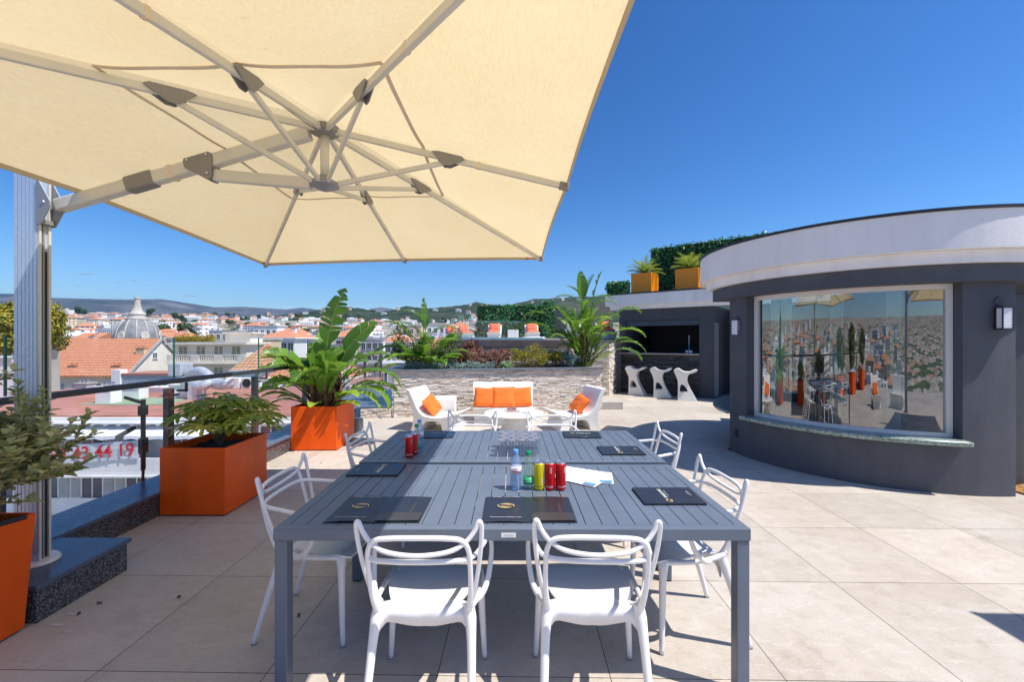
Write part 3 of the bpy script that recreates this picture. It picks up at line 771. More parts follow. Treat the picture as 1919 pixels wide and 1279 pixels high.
arc_wall(mb, RF - 0.08, 1.91, aL - 0.01, aR + 0.012, ZS - 0.008, ZS + 0.044, 50)
mb.build('sill', M['green_marble'], pav, bevel=0.014, angle=40, recalc=True)
# curtains and room behind the glass
mb = MB(); vs = []; spans = ((wa + .06, wa + .24), (wa + .52, wa + .60), (wb - .30, wb - .22))
for (ca, cb) in spans:
    n = 60; base = len(vs)
    for k in range(n + 1):
        t = ca + (cb - ca) * k / n; r = 1.50 + .018 * math.sin(k * .9)
        for z in (.03, 2.1): vs.append((CX + r * math.cos(t), CY + r * math.sin(t), z))
    mb.add(vs[base:], [(2*k, 2*k+2, 2*k+3, 2*k+1) for k in range(n)])
mb.build('curtain', pbr('curtain', (0.50, 0.56, 0.52), 0.9), pav)
# room behind the glass
mb = MB(); mb.lathe([(0.001, 0.01), (1.54, 0.01)], 48, (CX, CY, 0)); mb.build('room_floor', pbr('room_floor', (0.34,0.27,0.2), 0.5), pav)
mb = MB(); mb.box((CX - 1.35, CY + 0.7, 0.011), (CX + 1.35, CY + 0.8, 2.14)); mb.build('room_wall', pbr('room_wall', (0.12,0.16,0.16), 0.6), pav)
mb = MB(); mb.box((CX - 1.1, CY - 0.1, 0.011), (CX + 0.9, CY + 0.45, 0.42)); mb.box((CX - 1.1, CY + 0.35, 0.42), (CX + 0.9, CY + 0.5, 0.8))
sofa_in = mb.build('indoor_bench', pbr('bench_cloth', (0.06,0.05,0.05), 0.9), None, bevel=0.04); tag(sofa_in, 'dark bench inside the pavilion behind the curved window', 'bench')
def sconce(px, zc, label, first=None):
    k = th_of(px, RW)
    p = Vector((CX + RW * math.cos(k), CY + RW * math.sin(k), 0))
    if first is None:
        t = thing('wall_lantern', p, 0, label, 'wall light', 'lanterns on the pavilion wall')
        mb = MB(); mb.box((-0.055, -0.012, -0.13), (0.055, 0.0, 0.13)); mb.box((-0.065,-0.10,0.118),(0.065,-0.012,0.132)); mb.box((-0.065,-0.10,-0.132),(0.065,-0.012,-0.118))
        for sx in (-0.062, 0.051):
            for sy in (-0.098, -0.03): mb.box((sx, sy, -0.118), (sx + 0.011, sy + 0.011, 0.118))
        mb.build('frame', M['near_black'], t)
        mb = MB(); mb.box((-0.056,-0.092,-0.117),(0.056,-0.014,0.117)); mb.build('glass', M['lamp_glass'], t)
        mb = MB(); mb.lathe([(0.001,0.012),(0.05,0.012),(0.055,0.0),(0.001,0.0)],20); g = mb.build('back_plate', M['dark_wall2'], t); g.rotation_euler = (R(90),0,0); g.location = (0,-0.002,0.2)
    else:
        t = copy_tree(first); t['label'] = label
    t.location = (p.x, p.y, zc); t.rotation_euler = (0, 0, k + PI / 2)
    return t
s1 = sconce(1872, 1.78, 'square glass lantern on the grey wall right of the curved window')
s1.scale=(.88,.88,.85)
s2 = sconce(1384, 1.78, 'square glass lantern on the grey wall left of the curved window', s1)
s2.rotation_euler = (0, 0, R(-62)); s2.location = (CX - RW + 0.035, CY - 0.16, 1.74)
k = th_of(1381, RW)
o = MB().box((-0.03,-0.02,-0.05),(0.03,0,0.05)).box((-0.022,-0.03,-0.03),(0.022,-0.02,0.01)).build('wall_socket', M['near_black'], bevel=0.006); o.location=(CX+RW*math.cos(k),CY+RW*math.sin(k),0.28); o.rotation_euler=(0,0,k+PI/2); tag(o,'small black weatherproof socket low on the pavilion wall','socket')
o = MB().lathe([(0.0,0.0),(0.05,0.0),(0.05,0.02),(0.03,0.04),(0.035,0.09),(0.0,0.1)],14).build('floor_spotlight', M['near_black'], smooth=True); o.location=(3.13,6.0,0.001); tag(o,'small black spotlight on the floor at the pavilion corner','spotlight')
mb = MB(); mb.box((-0.3,-0.25,0.002),(0.3,0.25,0.02)); 
for i in range(8):
    for j in range(5):
        if (i+j)%2==0: mb.lathe([(0.001,0.026),(0.025,0.026),(0.028,0.02)],8,(-0.26+i*0.075,-0.2+j*0.1,0))
dm = mb.build('doormat', M['coir']); dm.location=(5.46,4.42,0); tag(dm,'brown coir doormat by the dark door at the right edge','doormat')

# ------------------------------------------------------------------ bar pavilion
A = Vector((3.29, 12.93, 0)); B = Vector((5.40, 11.27, 0))
U = (B - A).normalized(); N = Vector((-U.y, U.x, 0)); N = N if N.y > 0 else -N     # N points back
LB = (B - A).length
def bp(s, d, z): return A + U * s + N * d + Vector((0, 0, z))
def bbox(mb, s0, s1, d0, d1, z0, z1, col=None):
    vs = [bp(s0,d0,z0),bp(s1,d0,z0),bp(s1,d1,z0),bp(s0,d1,z0),bp(s0,d0,z1),bp(s1,d0,z1),bp(s1,d1,z1),bp(s0,d1,z1)]
    mb.add(vs, ((0,3,2,1),(4,5,6,7),(0,1,5,4),(1,2,6,5),(2,3,7,6),(3,0,4,7)), col)
def s_of(px, d=0):      # position along the bar front seen at photo column px
    t = (px - 960) / F; P = A + N * d
    return (t * P.y - P.x) / (U.x - t * U.y)
bar = thing('bar_pavilion', (0,0,0), 0, 'charcoal rooftop bar with white roof band and open counter', 'building')
so_, sp_ = s_of(1172), s_of(1311)
ZC = 1.17
mb = MB()
bbox(mb, 0, so_, 0, 2.4, 0, 2.5)
bbox(mb, sp_, LB, 0, 0.55, 0, 2.5)
bbox(mb, so_, sp_, 0, 0.3, 2.16, 2.5)
bbox(mb, so_, sp_, 2.2, 2.4, 0, 2.5)
bbox(mb, LB - 0.02, LB + 3, 2.0, 2.3, 0, 2.5)
bbox(mb, LB - 0.2, LB, 0.552, 2.4, 0, 2.5)
mb.build('wall', M['dark_wall2'], bar)
mb = MB(); bbox(mb, LB + 0.002, LB + 0.01, 0.05, 0.5, 0.05, 2.05); mb.build('door_jamb', M['grey_metal'], bar)
mb = MB(); bbox(mb, LB + 0.25, LB + 3.0, 0.9, 1.0, 0, 2.2); mb.build('passage_door', M['near_black'], bar)
mb = MB(); bbox(mb, so_, sp_, 0.06, 0.16, 2.0, 2.16); mb.build('shutter_box', pbr('shutter_box', (0.06,0.08,0.11), 0.4, 0.2), bar, bevel=0.01)
mb = MB(); bbox(mb, -0.25, LB + 2.5, -0.12, 0.05, 2.5, 2.62); bbox(mb, -0.25, -0.08, 0.05, 2.4, 2.5, 2.62); mb.build('cornice', M['white_wall'], bar)
mb = MB(); bbox(mb, -0.38, LB + 2.5, -0.2, 0.0, 2.622, 2.95); bbox(mb, -0.38, -0.18, 0.0, 2.6, 2.622, 2.95); mb.build('parapet', M['white_wall'], bar, bevel=0.01)
mb = MB(); bbox(mb, -0.4, LB + 2.5, -0.22, 2.6, 2.952, 2.985); mb.build('roof', M['roof_edge'], bar)
mb = MB(); bbox(mb, -0.12, sp_ + 0.02, -0.12, 0.6, ZC, ZC + 0.03); mb.build('counter', pbr('counter_top', (0.50,0.43,0.36), 0.4), bar, bevel=0.004)
mb = MB(); bbox(mb, so_+0.6, sp_-0.1, 1.9, 2.19, 1.48, 1.5); mb.build('shelf', M['dark_wall'], bar)
def ledger(mb, p0, ux, height, length, rowh=0.05, lmin=0.12, lmax=0.4, prot=0.035, normal=None, z0=0.0, rowvar=0.0, dark=1.0):
    """stacked ledger stones as real blocks standing proud by different amounts"""
    ux = Vector(ux).normalized(); nn = Vector(normal).normalized()
    z = z0
    while z < z0 + height - 0.004:
        h = min(rowh * random.uniform(1 - rowvar, 1 + rowvar), z0 + height - z); x = 0
        while x < length - 0.001:
            L = min(random.uniform(lmin, lmax), length - x)
            if length - x - L < 0.05: L = length - x
            pr = random.uniform(0.006, prot)
            a = Vector(p0) + ux * (x + 0.001) + Vector((0, 0, z + 0.0008)); 
            tl = [random.uniform(-0.007, 0.007) for _ in range(4)]
            vs = []
            for (sx, sz, i) in ((0,0,0),(1,0,1),(1,1,2),(0,1,3)):
                vs.append(a + ux * (L - 0.002) * sx + Vector((0,0,(h - 0.0016) * sz)) - nn * 0.02)
            for (sx, sz, i) in ((0,0,0),(1,0,1),(1,1,2),(0,1,3)):
                vs.append(a + ux * (L - 0.002) * sx + Vector((0,0,(h - 0.0016) * sz)) + nn * (pr + tl[i]))
            mb.add(vs, ((4,5,6,7),(0,1,5,4),(1,2,6,5),(2,3,7,6),(3,0,4,7)), min(1, max(0, random.gauss(0.5, 0.27))) * dark)
            x += L
        z += h
mb = MB(); ledger(mb, bp(0.0, -0.002, 0), U, ZC - 0.002, sp_, 0.034, 0.12, 0.45, 0.02, -N)
mb.build('stone_front', M['slate_ledger'], bar, recalc=True)
mb = MB(); bbox(mb, 0, sp_, 0.002, 0.28, 0, ZC - 0.003); mb.build('counter_base', M['near_black'], bar)
# small things on the counter
c = thing('beer_tap', bp(s_of(1285), 0.35, ZC + 0.03), 0, 'slim pale tap column standing on the bar counter', 'tap')
MB().lathe([(0.03,0),(0.03,0.01),(0.012,0.02),(0.012,0.5),(0.02,0.52),(0,0.53)],10).build('column', M['steel'], c, smooth=True)
MB().tube([(0,0,0.45),(0,-0.06,0.47),(0,-0.09,0.42)],0.008,6).build('spout', M['steel'], c, smooth=True)
cp = thing('coffee_cup', bp(s_of(1287), 0.05, ZC + 0.032), 0, 'left white cup on the saucer tray on the bar counter', 'cup', 'cups on the bar counter')
MB().lathe([(0.0,0.006),(0.03,0.006),(0.045,0.09),(0.04,0.09),(0.028,0.015),(0,0.012)],16).build('bowl', M['white_plastic'], cp, smooth=True)
MB().tube([(0.042,0,0.07),(0.07,0,0.06),(0.065,0,0.03),(0.036,0,0.025)],0.006,6).build('handle', M['white_plastic'], cp, smooth=True)
c2 = copy_tree(cp); c2.location = bp(s_of(1293.5), 0.05, ZC + 0.032); c2['label'] = 'right white cup on the saucer tray on the bar counter'
o = MB().lathe([(0,0),(0.13,0),(0.16,0.01),(0.16,0.015),(0.12,0.006),(0,0.006)],20).build('tray', M['steel'], smooth=True); o.location = bp(s_of(1290), 0.05, ZC + 0.0305); o.scale=(1.2,0.8,1); tag(o,'small round tray holding two cups on the bar counter','tray')
o = MB().box((-0.11,-0.05,0),(0.11,0.05,0.05)).box((-0.105,-0.045,0.05),(0.105,0.045,0.062)).build('napkin_box', pbr('napkin_blue',(0.15,0.25,0.5),0.6), bevel=0.008); o.location = bp(s_of(1187),-0.02,ZC+0.031); o.rotation_euler=(0,0,math.atan2(U.y,U.x)); tag(o,'blue folded napkin box at the left end of the bar counter','napkin box')
# bar stools
out = [(-.24,0),(-.235,.3),(-.24,.5),(-.262,.58),(-.29,.65),(-.325,.73),(-.335,.775),(-.31,.80),(-.26,.825),(-.21,.832),(-.165,.80),(-.12,.77),(-.06,.748),(.04,.748),(.085,.765),(.135,.795),(.19,.815),(.225,.812),(.235,.795),(.21,.765),(.16,.735),(.105,.712),(.06,.70),(.03,.68),(.005,.64),(-.006,.59),(-.005,.53),(.012,.45),(.04,.37),(.085,.27),(.15,.15),(.225,.01),(.225,0)]
hole = [(-.185,.225),(-.188,.30),(-.178,.37),(-.16,.405),(-.135,.415),(-.09,.39),(-.05,.345),(-.015,.29),(-.002,.25),(-.012,.228),(-.06,.22),(-.12,.22)]
def make_stool():
    t = thing('bar_stool', (0,0,0), 0, '', 'bar stool', 'bar stools at the rooftop bar')
    mb = MB(); mb.prism(out, 0.30, holes=[hole])
    # squeeze the neck and widen the foot so that the body is sculptural
    mb.v = [(x, y * (1.0 if z > .72 else (0.62 + 0.38 * abs(z - .45) / .45 if z < .45 else 0.62 + 0.38 * (z - .45) / .27)), z) for x, y, z in mb.v]
    mb.build('body', M['slide_white'], t, bevel=0.028, angle=50)
    mb = MB(); mb.prism([(-.19,.205),(-.19,.222),(0.0,.222),(0.0,.205)], 0.24); mb.build('footrest', M['slide_white'], t, bevel=0.004)
    return t
st0 = make_stool()
for i, (px, py, lab) in enumerate([(1196,741,'left one of the three white sculpted bar stools, nearest the stone wall'),(1243,745.5,'middle one of the three white sculpted bar stools at the bar'),(1289,751,'right one of the three white sculpted bar stools, nearest the pavilion')]):
    s = st0 if i == 0 else copy_tree(st0)
    s.location = FL(px, py); s['label'] = lab; s.rotation_euler = (0, 0, math.atan2(U.y, U.x) + [0.1, 0.25, 0.3][i])
    s.scale = (1.0,1.0,1.0)

# ------------------------------------------------------------------ stone walls and pool deck
PA = Vector((-2.39, 8.53, 0)); PB = Vector((1.97, 9.40, 0))
UW = (PB - PA).normalized(); NW = Vector((-UW.y, UW.x, 0)); LW = (PB - PA).length
bed = thing('raised_planting_bed', (0,0,0), 0, 'raised bed faced in pale stacked stone behind the white sofa', 'planting bed')
mb = MB(); ledger(mb, PA, UW, 0.93, LW, 0.036, 0.07, 0.26, 0.018, -NW)
ledger(mb, PA + NW * 3.0, -NW, 0.93, 3.0, 0.048, 0.10, 0.34, 0.045, -UW)
ledger(mb, PB, NW, 0.93, 3.2, 0.048, 0.10, 0.34, 0.045, UW)
mb.build('stone_facing', M['ledger'], bed, recalc=True)
mb = MB(); quadprism(mb, [PA + UW*.03 + NW*.03, PB - UW*.03 + NW*.03, PB - UW*.03 + NW * 3.2, PA + UW*.03 + NW * 3.0], 0, 0.90); mb.build('core', M['grey_ledger'], bed)
mb = MB()
quadprism(mb, [PA - UW*.06 - NW*.06, PB + UW*.06 - NW*.06, PB + UW*.06 + NW*.18, PA - UW*.06 + NW*.18], 0.932, 0.965)
quadprism(mb, [PA - UW*.06 + NW*.182, PA + UW*.15 + NW*.182, PA + UW*.15 + NW*3.0, PA - UW*.06 + NW*3.0], 0.932, 0.965)
mb.build('coping', M['zinc'], bed, bevel=0.004)
mb = MB(); quadprism(mb, [PA + UW*.1 + NW*.15, PB - UW*.05 + NW*.15, PB - UW*.05 + NW * 3.2, PA + UW*.1 + NW * 3.0], 0.901, 0.94); tag(mb.build('soil', M['soil']), kind='structure')
lw = thing('low_stone_wall', (0,0,0), 0, 'low pale stone ledge left of the raised bed', 'wall')
mb = MB(); ledger(mb, (-3.03, 8.44, 0), (PA - Vector((-3.03,8.44,0))), 0.19, (PA - Vector((-3.03,8.44,0))).length - 0.05, 0.036, 0.07, 0.26, 0.035, (-NW)); mb.build('stone_facing', M['ledger'], lw, recalc=True)
# step block
stp = MB().box((0,0,0),(0.5,0.35,0.17)).build('stone_step', M['deck'], bevel=0.01); stp.location=(2.02,9.55,0); tag(stp,'low beige stone step at the right end of the raised bed','step')
# pool deck
DZ = 1.60
QA = Vector((-1.6, 11.75, 0)); QB = Vector((1.75, 12.2, 0)); UQ = (QB - QA).normalized(); NQ = Vector((-UQ.y, UQ.x, 0)); LQ = (QB - QA).length
deck = thing('pool_deck', (0,0,0), 0, 'raised pool deck faced in pale stone beyond the planting bed', 'pool deck')
mb = MB(); quadprism(mb, [(-1.55,11.8),(2.9,12.32),(4.6,14.5),(4.6,24),(-4,24),(-2.2,13)], 0, DZ - 0.02); mb.build('base', M['grey_ledger'], deck)
mb = MB(); ledger(mb, QA, UQ, DZ - 0.22, LQ, 0.048, 0.10, 0.34, 0.035, -NQ)
mb.build('stone_facing', M['ledger'], deck, recalc=True)
mb = MB(); mb.bar(QA - NQ*0.05 + Vector((0,0,DZ-.115)), QB - NQ*.05 + Vector((0,0,DZ-.115)), 0.12, 0.19); mb.build('tile_band', M['pool_band'], deck)
mb = MB(); mb.bar(QA - NQ*0.02 + Vector((0,0,DZ+.02)), QA + UQ*2.5 - NQ*.02 + Vector((0,0,DZ+.02)), 0.14, 0.07); mb.build('pool_lip', M['pool_lip'], deck, bevel=0.01)
mb = MB(); mb.bar(QA + UQ*2.5 - NQ*0.02 + Vector((0,0,DZ+.0)), QB - NQ*.02 + Vector((0,0,DZ+.0)), 0.14, 0.035); mb.build('deck_edge', M['deck'], deck)
mb = MB(); quadprism(mb, [(-1.55,12.2),(2.6,12.75),(4.4,14.6),(4.4,23.5),(-3.5,23.5),(-2.0,13)], DZ - 0.02, DZ + 0.035); mb.build('paving', M['deck'], deck)
mb = MB(); quadprism(mb, [(-1.3,12.35),(0.9,12.65),(0.9,14.4),(-1.5,14.4)], DZ + 0.036, DZ + 0.046); tag(mb.build('water', M['water']), kind='structure')
# pillar of stone between deck and bar
SA = FL(1104, 738.5); SA.y = 12.1; SA.x = (1104-960)/F*12.1; SB = Vector(((1140.5-960)/F*12.0, 12.0, 0)); SC = Vector((3.22, 12.86, 0))
pil = thing('stone_pier', (0,0,0), 0, 'tall pale stacked stone wall end beside the bar', 'wall')
mb = MB()
u1 = (SB - SA); n1 = Vector((u1.y, -u1.x, 0)); ledger(mb, SA, u1, DZ - 0.07, u1.length, 0.048, 0.1, 0.3, 0.035, n1)
u2 = (SC - SB); n2 = Vector((u2.y, -u2.x, 0)); ledger(mb, SB, u2, DZ - 0.07, u2.length, 0.048, 0.1, 0.3, 0.035, n2)
mb.build('stone_facing', M['ledger'], pil, recalc=True)
mb = MB(); quadprism(mb, [SA, SB, SC, SC + Vector((-.5,1,0)), SA + Vector((0,1.4,0))], 0, DZ - 0.075); mb.build('core', M['grey_ledger'], pil)
mb = MB(); quadprism(mb, [SA + Vector((-.05,-.05,0)), SB + Vector((.04,-.06,0)), SC + Vector((.03,-.05,0)), SC + Vector((-.5,1,0)), SA + Vector((0,1.4,0))], DZ - 0.07, DZ - 0.03); mb.build('coping', M['zinc'], pil, bevel=0.004)
# wall piece behind, left of the pier
wb_ = thing('inner_stone_wall', (0,0,0), 0, 'sunlit stacked stone wall between raised bed and pier', 'wall')
mb = MB(); ledger(mb, (1.62, 12.12, 0), (1,0.06,0), DZ - 0.25, 0.56, 0.048, 0.1, 0.3, 0.03, (0,-1,0)); mb.build('stone_facing', M['ledger'], wb_, recalc=True)

# dark wall pillar and artificial hedges
dp = MB().box((-0.22,-0.1,0),(0.22,0.15,1.36)).build('dark_pillar', M['dark_wall2']); dp.location = (W(1050,636,17.5).x, 17.5, DZ+.035); tag(dp, 'dark grey rendered wall panel beside the pool hedge', 'wall')
gp = MB().box((-0.5,-0.05,0),(0.6,0.05,1.3)); gp = gp.build('grey_stone_panel', M['grey_ledger']); gp.location = (W(1118,636,15.5).x, 15.5, DZ+.036); tag(gp, 'grey stone wall panel behind the tall palm leaves', 'wall')
def hedge_mesh(Lx, Ly, Hz, n, leaf=0.09):
    mb = MB()
    for i in range(n):
        side = random.random()
        x = random.uniform(-Lx/2, Lx/2); z = random.uniform(0, Hz); y = -Ly/2 - random.uniform(-0.03, 0.07)
        nrm = Vector((random.uniform(-.7,.7), -1, random.uniform(-.5,.8)))
        if side > 0.86: z = Hz + random.uniform(-.02,.06); y = random.uniform(-Ly/2, Ly/2); nrm = Vector((random.uniform(-.7,.7), random.uniform(-.8,.3), 1))
        elif side > 0.78: x = random.choice((-1,1)) * (Lx/2 + random.uniform(-.02,.05)); y = random.uniform(-Ly/2, Ly/2); nrm = Vector((math.copysign(1,x), random.uniform(-.8,.3), random.uniform(-.5,.5)))
        if noise.noise(Vector((x,y,z))*2.2) < -0.28 and random.random() < 0.45: continue
        leaf_oval(mb, Vector((x,y,z)), nrm, leaf * random.uniform(.5,1.35), leaf * random.uniform(.25,.5), pick_tint(0.5 + 0.5*noise.noise(Vector((x,y,z))*1.7+Vector((9,0,0)))))
    return mb
def pick_tint(t):
    r = random.random()
    if r < 0.035: return 1.0
    return min(0.85, max(0, t * 0.8 + random.uniform(-.25, .25)))
def leaf_oval(mb, p, nrm, L, Wd, col, d=None):
    nrm = Vector(nrm).normalized()
    if d is None:
        d = Vector((random.uniform(-1,1), random.uniform(-1,1), random.uniform(-1,.6)))
    d = (d - nrm * d.dot(nrm))
    if d.length < 1e-4: d = nrm.orthogonal()
    d.normalize(); s = nrm.cross(d)
    fold = nrm * Wd * 0.25
    vs = [p, p + d*L*.3 + s*Wd*.45 + fold, p + d*L*.7 + s*Wd*.4 + fold*.8, p + d*L - nrm*L*.08, p + d*L*.7 - s*Wd*.4 + fold*.8, p + d*L*.3 - s*Wd*.45 + fold, p + d*L*.5]
    mb.add(vs, ((0,1,6),(1,2,6),(2,3,6),(3,4,6),(4,5,6),(5,0,6)), col)
def make_hedge(name, Lx, Ly, Hz, n, loc, rz, label, leaf=0.09):
    t = thing(name, loc, rz, label, 'hedge')
    MB().box((-Lx/2,-Ly/2,0),(Lx/2,Ly/2,Hz)).build('backing', pbr('hedge_back', (0.008,0.02,0.01), 0.9, var=0.3), t)
    hedge_mesh(Lx, Ly, Hz, n, leaf).build('foliage', M['hedge'], t)
    return t
xL, xR = W(897,600,18).x, W(1038,600,18).x
make_hedge('green_wall', xR - xL, 0.12, 1.40, 4200, ((xL+xR)/2, 18.0, DZ+.035), 0, 'green leafy wall panel behind the white loungers', 0.12)
make_hedge('green_wall', 0.4, 0.5, 1.5, 700, (W(1028,600,17.3).x, 17.3, DZ+.035), 0, 'darker clump of wall foliage at the right end of the pool hedge', 0.13)
RZ = math.atan2(U.y, U.x)
hp = bp(s_of(1300, 1.9), 1.9, 2.99)
make_hedge('roof_hedge', 4.6, 0.3, 1.62, 5200, bp(s_of(1224,1.9) + 2.3, 1.9, 2.99), RZ, 'tall dark green hedge behind the planters on the bar roof', 0.12)
make_hedge('roof_hedge', 0.72, 0.3, 0.60, 600, bp(s_of(1160, 1.7), 1.7, 2.99), RZ, 'small separate green hedge at the left end of the bar roof', 0.12)
# glass screens on the deck
sc = thing('pool_glass_screen', (0,0,0), 0, 'frameless glass screen panels around the pool deck', 'glass screen')
for (p0, p1, Y0, Y1) in ((846,895,14.5,15.5),(897,1000,16.2,16.4)):
    a = Vector(((p0-960)*Y0/F, Y0, DZ+.4)); b = Vector(((p1-960)*Y1/F, Y1, DZ+.4)); mb = MB(); mb.bar(a, b, 0.015, 0.70 if p0 > 880 else 0.9); g = mb.build('pane', M['pool_glass'], sc)
    mb = MB(); mb.box((b.x-.01,b.y-.01,DZ+.04),(b.x+.01,b.y+.01,DZ+.8)); mb.build('pane_edge', M['green_edge'], g)
# ================================================================== TABLES
def make_table(depth, label, front_label):
    Wd = 2.07; Z = 0.74
    t = thing('slatted_table', (0,0,0), 0, label, 'table', 'two slatted tables set end to end')
    hw = Wd / 2
    mb = MB()
    mb.box((-hw, 0, Z-.052), (hw, 0.048, Z)); mb.box((-hw, depth-.048, Z-.052), (hw, depth, Z))
    mb.box((-hw, 0.0485, Z-.052), (-hw+.048, depth-.0485, Z)); mb.box((hw-.048, 0.0485, Z-.052), (hw, depth-.0485, Z))
    mb.box((-hw+.05, depth/2-.02, Z-.05), (hw-.05, depth/2+.02, Z-.017))
    mb.build('frame', M['table_metal'], t, bevel=0.003)
    mb = MB()
    n = 27; x0 = -hw + .0485; pitch = (Wd - .097) / n
    for i in range(n): mb.box((x0 + i*pitch + .0022, .0492, Z-.016), (x0 + (i+1)*pitch - .0022, depth-.0492, Z-.0012))
    mb.build('slats', M['table_metal'], t)
    for sx in (-1, 1):
        for y in (0.005, depth - .06):
            mb = MB(); mb.box((-(hw-.003) if sx < 0 else hw-.058, y, 0.008), (-(hw-.058) if sx < 0 else hw-.003, y+.055, Z-.0525))
            lg = mb.build('leg', M['table_metal'], t, bevel=0.004)
            MB().box((-(hw-.006) if sx < 0 else hw-.055, y+.003, 0.0), (-(hw-.055) if sx < 0 else hw-.006, y+.052, 0.007)).build('foot', M['black'], lg)
    if front_label:
        pm = MB().box((-0.032,-0.0015,Z-.036),(0.032,-0.0002,Z-.016)).build('name_plate', M['print_white'], t); pm.location = (-0.015,0,0)
        text_mesh('resysta', 0.015, 'lettering', M['print_grey'], pm, Matrix.Translation((0,-0.0022,Z-.026)) @ Matrix.Rotation(R(90),4,'X'))
    return t
T1 = make_table(0.955, 'near charcoal slatted table with open folders, bottles and cans', True); T1.location = (0, 1.824, 0)
T2 = make_table(0.99, 'far charcoal slatted table carrying a cluster of clear cups', False); T2.location = (0.005, 2.835, 0)
TZ = 0.7405

# ================================================================== CHAIRS
def make_chair():
    t = thing('armchair', (0,0,0), 0, '', 'chair', 'white openwork chairs round the tables')
    mat = M['chair_white']
    def mir(pts): return [(-x, y, z) for x, y, z in pts[::-1] if abs(x) > 1e-6]
    r = 0.0115
    mb = MB()
    c1 = [(.184,-.10,.43),(.193,-.135,.50),(.199,-.165,.58),(.199,-.19,.67),(.194,-.208,.745),(.168,-.219,.788),(.10,-.226,.800),(0,-.228,.802)]
    mb.tube(c1 + mir(c1), [.0160,.0130]+[.0101]*11+[.0130,.0160], 12)
    c2 = [(.186,-.085,.44),(.205,-.115,.52),(.224,-.145,.62),(.238,-.175,.73),(.244,-.195,.82),(.240,-.205,.853),(.230,-.204,.850),(.214,-.206,.815),(.178,-.214,.775),(.115,-.232,.750),(0,-.242,.741)]
    mb.tube(c2 + mir(c2), [.0130]+[.0093]*19+[.0130], 12)
    c3 = [(.196,-.05,.448),(.225,-.01,.452),(.247,.03,.475),(.262,.075,.53),(.268,.10,.60),(.264,.105,.645),(.257,.08,.672),(.247,.01,.682),(.232,-.08,.694),(.214,-.16,.703),(.178,-.205,.708),(.10,-.222,.709),(0,-.226,.709)]
    mb.tube(c3 + mir(c3), [.0145,.0135,.0125,.0115,.0104]+[.0094]*15+[.0104,.0115,.0125,.0135,.0145], 12, flat=1.1)
    mb.build('backrest', mat, t, smooth=True)
    # seat shell
    mb = MB(); nu, nv = 16, 14
    def seat(u, v, dz=0):
        y = -0.05 + (0.305) * v
        hwid = 0.150 + 0.075 * (v ** 0.8)
        hwid += 0.008 * math.sin(v * PI)
        if v > .85: hwid -= 0.03 * ((v - .85) / .15) ** 2
        x = hwid * u
        z = 0.462 - 0.016 * (1 - u * u) * math.sin(min(1, v * 1.1) * PI)
        z -= 0.022 * max(0, (v - .8) / .2) ** 2
        yy = y + (0.02 * (1 - u*u) if v > 0.5 else -0.02 * (1 - u*u)) * abs(2*v - 1)
        return Vector((x, yy, z + dz))
    for dz in (0, -0.009):
        vs = [seat(-1 + 2*i/nu, j/nv, dz) for j in range(nv+1) for i in range(nu+1)]
        fs = [(j*(nu+1)+i, j*(nu+1)+i+1, (j+1)*(nu+1)+i+1, (j+1)*(nu+1)+i) for j in range(nv) for i in range(nu)]
        if dz: fs = [f[::-1] for f in fs]
        mb.add(vs, fs)
    rim = [seat(-1+2*i/nu, 0) for i in range(nu+1)] + [seat(1, j/nv) for j in range(1, nv+1)] + [seat(1-2*i/nu, 1) for i in range(1, nu+1)] + [seat(-1, 1-j/nv) for j in range(1, nv)]
    m_ = len(rim); mb.add(rim + [p + Vector((0,0,-.009)) for p in rim], [(i, i+m_, (i+1)%m_+m_, (i+1)%m_) for i in range(m_)])
    # rear apron between the back legs
    k = 22; vs = []
    for off in (0, 0.010):
        for i in range(k+1):
            u = -1 + 2*i/k; x = 0.19*u; yb = -0.07 - 0.028*(abs(u)) - 0.012*(1-u*u)
            vs.append(Vector((x, yb + off, 0.458)))
        for i in range(k+1):
            u = -1 + 2*i/k; x = 0.19*u; yb = -0.072 - 0.03*(abs(u)) - 0.012*(1-u*u)
            zz = 0.402 - 0.016*(1 + math.cos(u*PI)) - (0.0 if abs(u) < .8 else (abs(u)-.8)/.2*0.05)
            vs.append(Vector((x, yb + off, zz)))
    n1 = k+1
    mb.add(vs, [(i, i+1, n1+i+1, n1+i) for i in range(k)] + [(2*n1+i+1, 2*n1+i, 3*n1+i, 3*n1+i+1) for i in range(k)] + [(n1+i, n1+i+1, 3*n1+i+1, 3*n1+i) for i in range(k)] + [(i+1, i, 2*n1+i, 2*n1+i+1) for i in range(k)])
    # bridge strip apron-seat
    vs = [seat(-1+2*i/nu, 0, -.003) for i in range(nu+1)] + [Vector((0.155*(-1+2*i/nu), -0.0695 - 0.028*abs(.816*(-1+2*i/nu)) - 0.012*(1-(.816*(-1+2*i/nu))**2), 0.4585)) for i in range(nu+1)]
    mb.add(vs, [(i+1, i, nu+1+i, nu+2+i) for i in range(nu)])
    for s in (-1, 1):       # side rails enclosing the openings
        mb.tube([(s*.150,-.06,.450),(s*.178,-.09,.462),(s*.198,-.12,.49)], [.012,.013,.014], 8)
        mb.tube([(s*.198,-.11,.475),(s*.212,-.04,.458),(s*.218,.05,.448),(s*.214,.16,.446),(s*.205,.2,.445)], [.014,.013,.012,.014,.018], 8)
        mb.tube([(s*.165,.21,.444),(s*.19,.215,.44),(s*.208,.212,.43)], [.012,.018,.02], 8)
    mb.build('seat', mat, t, smooth=True, recalc=True)
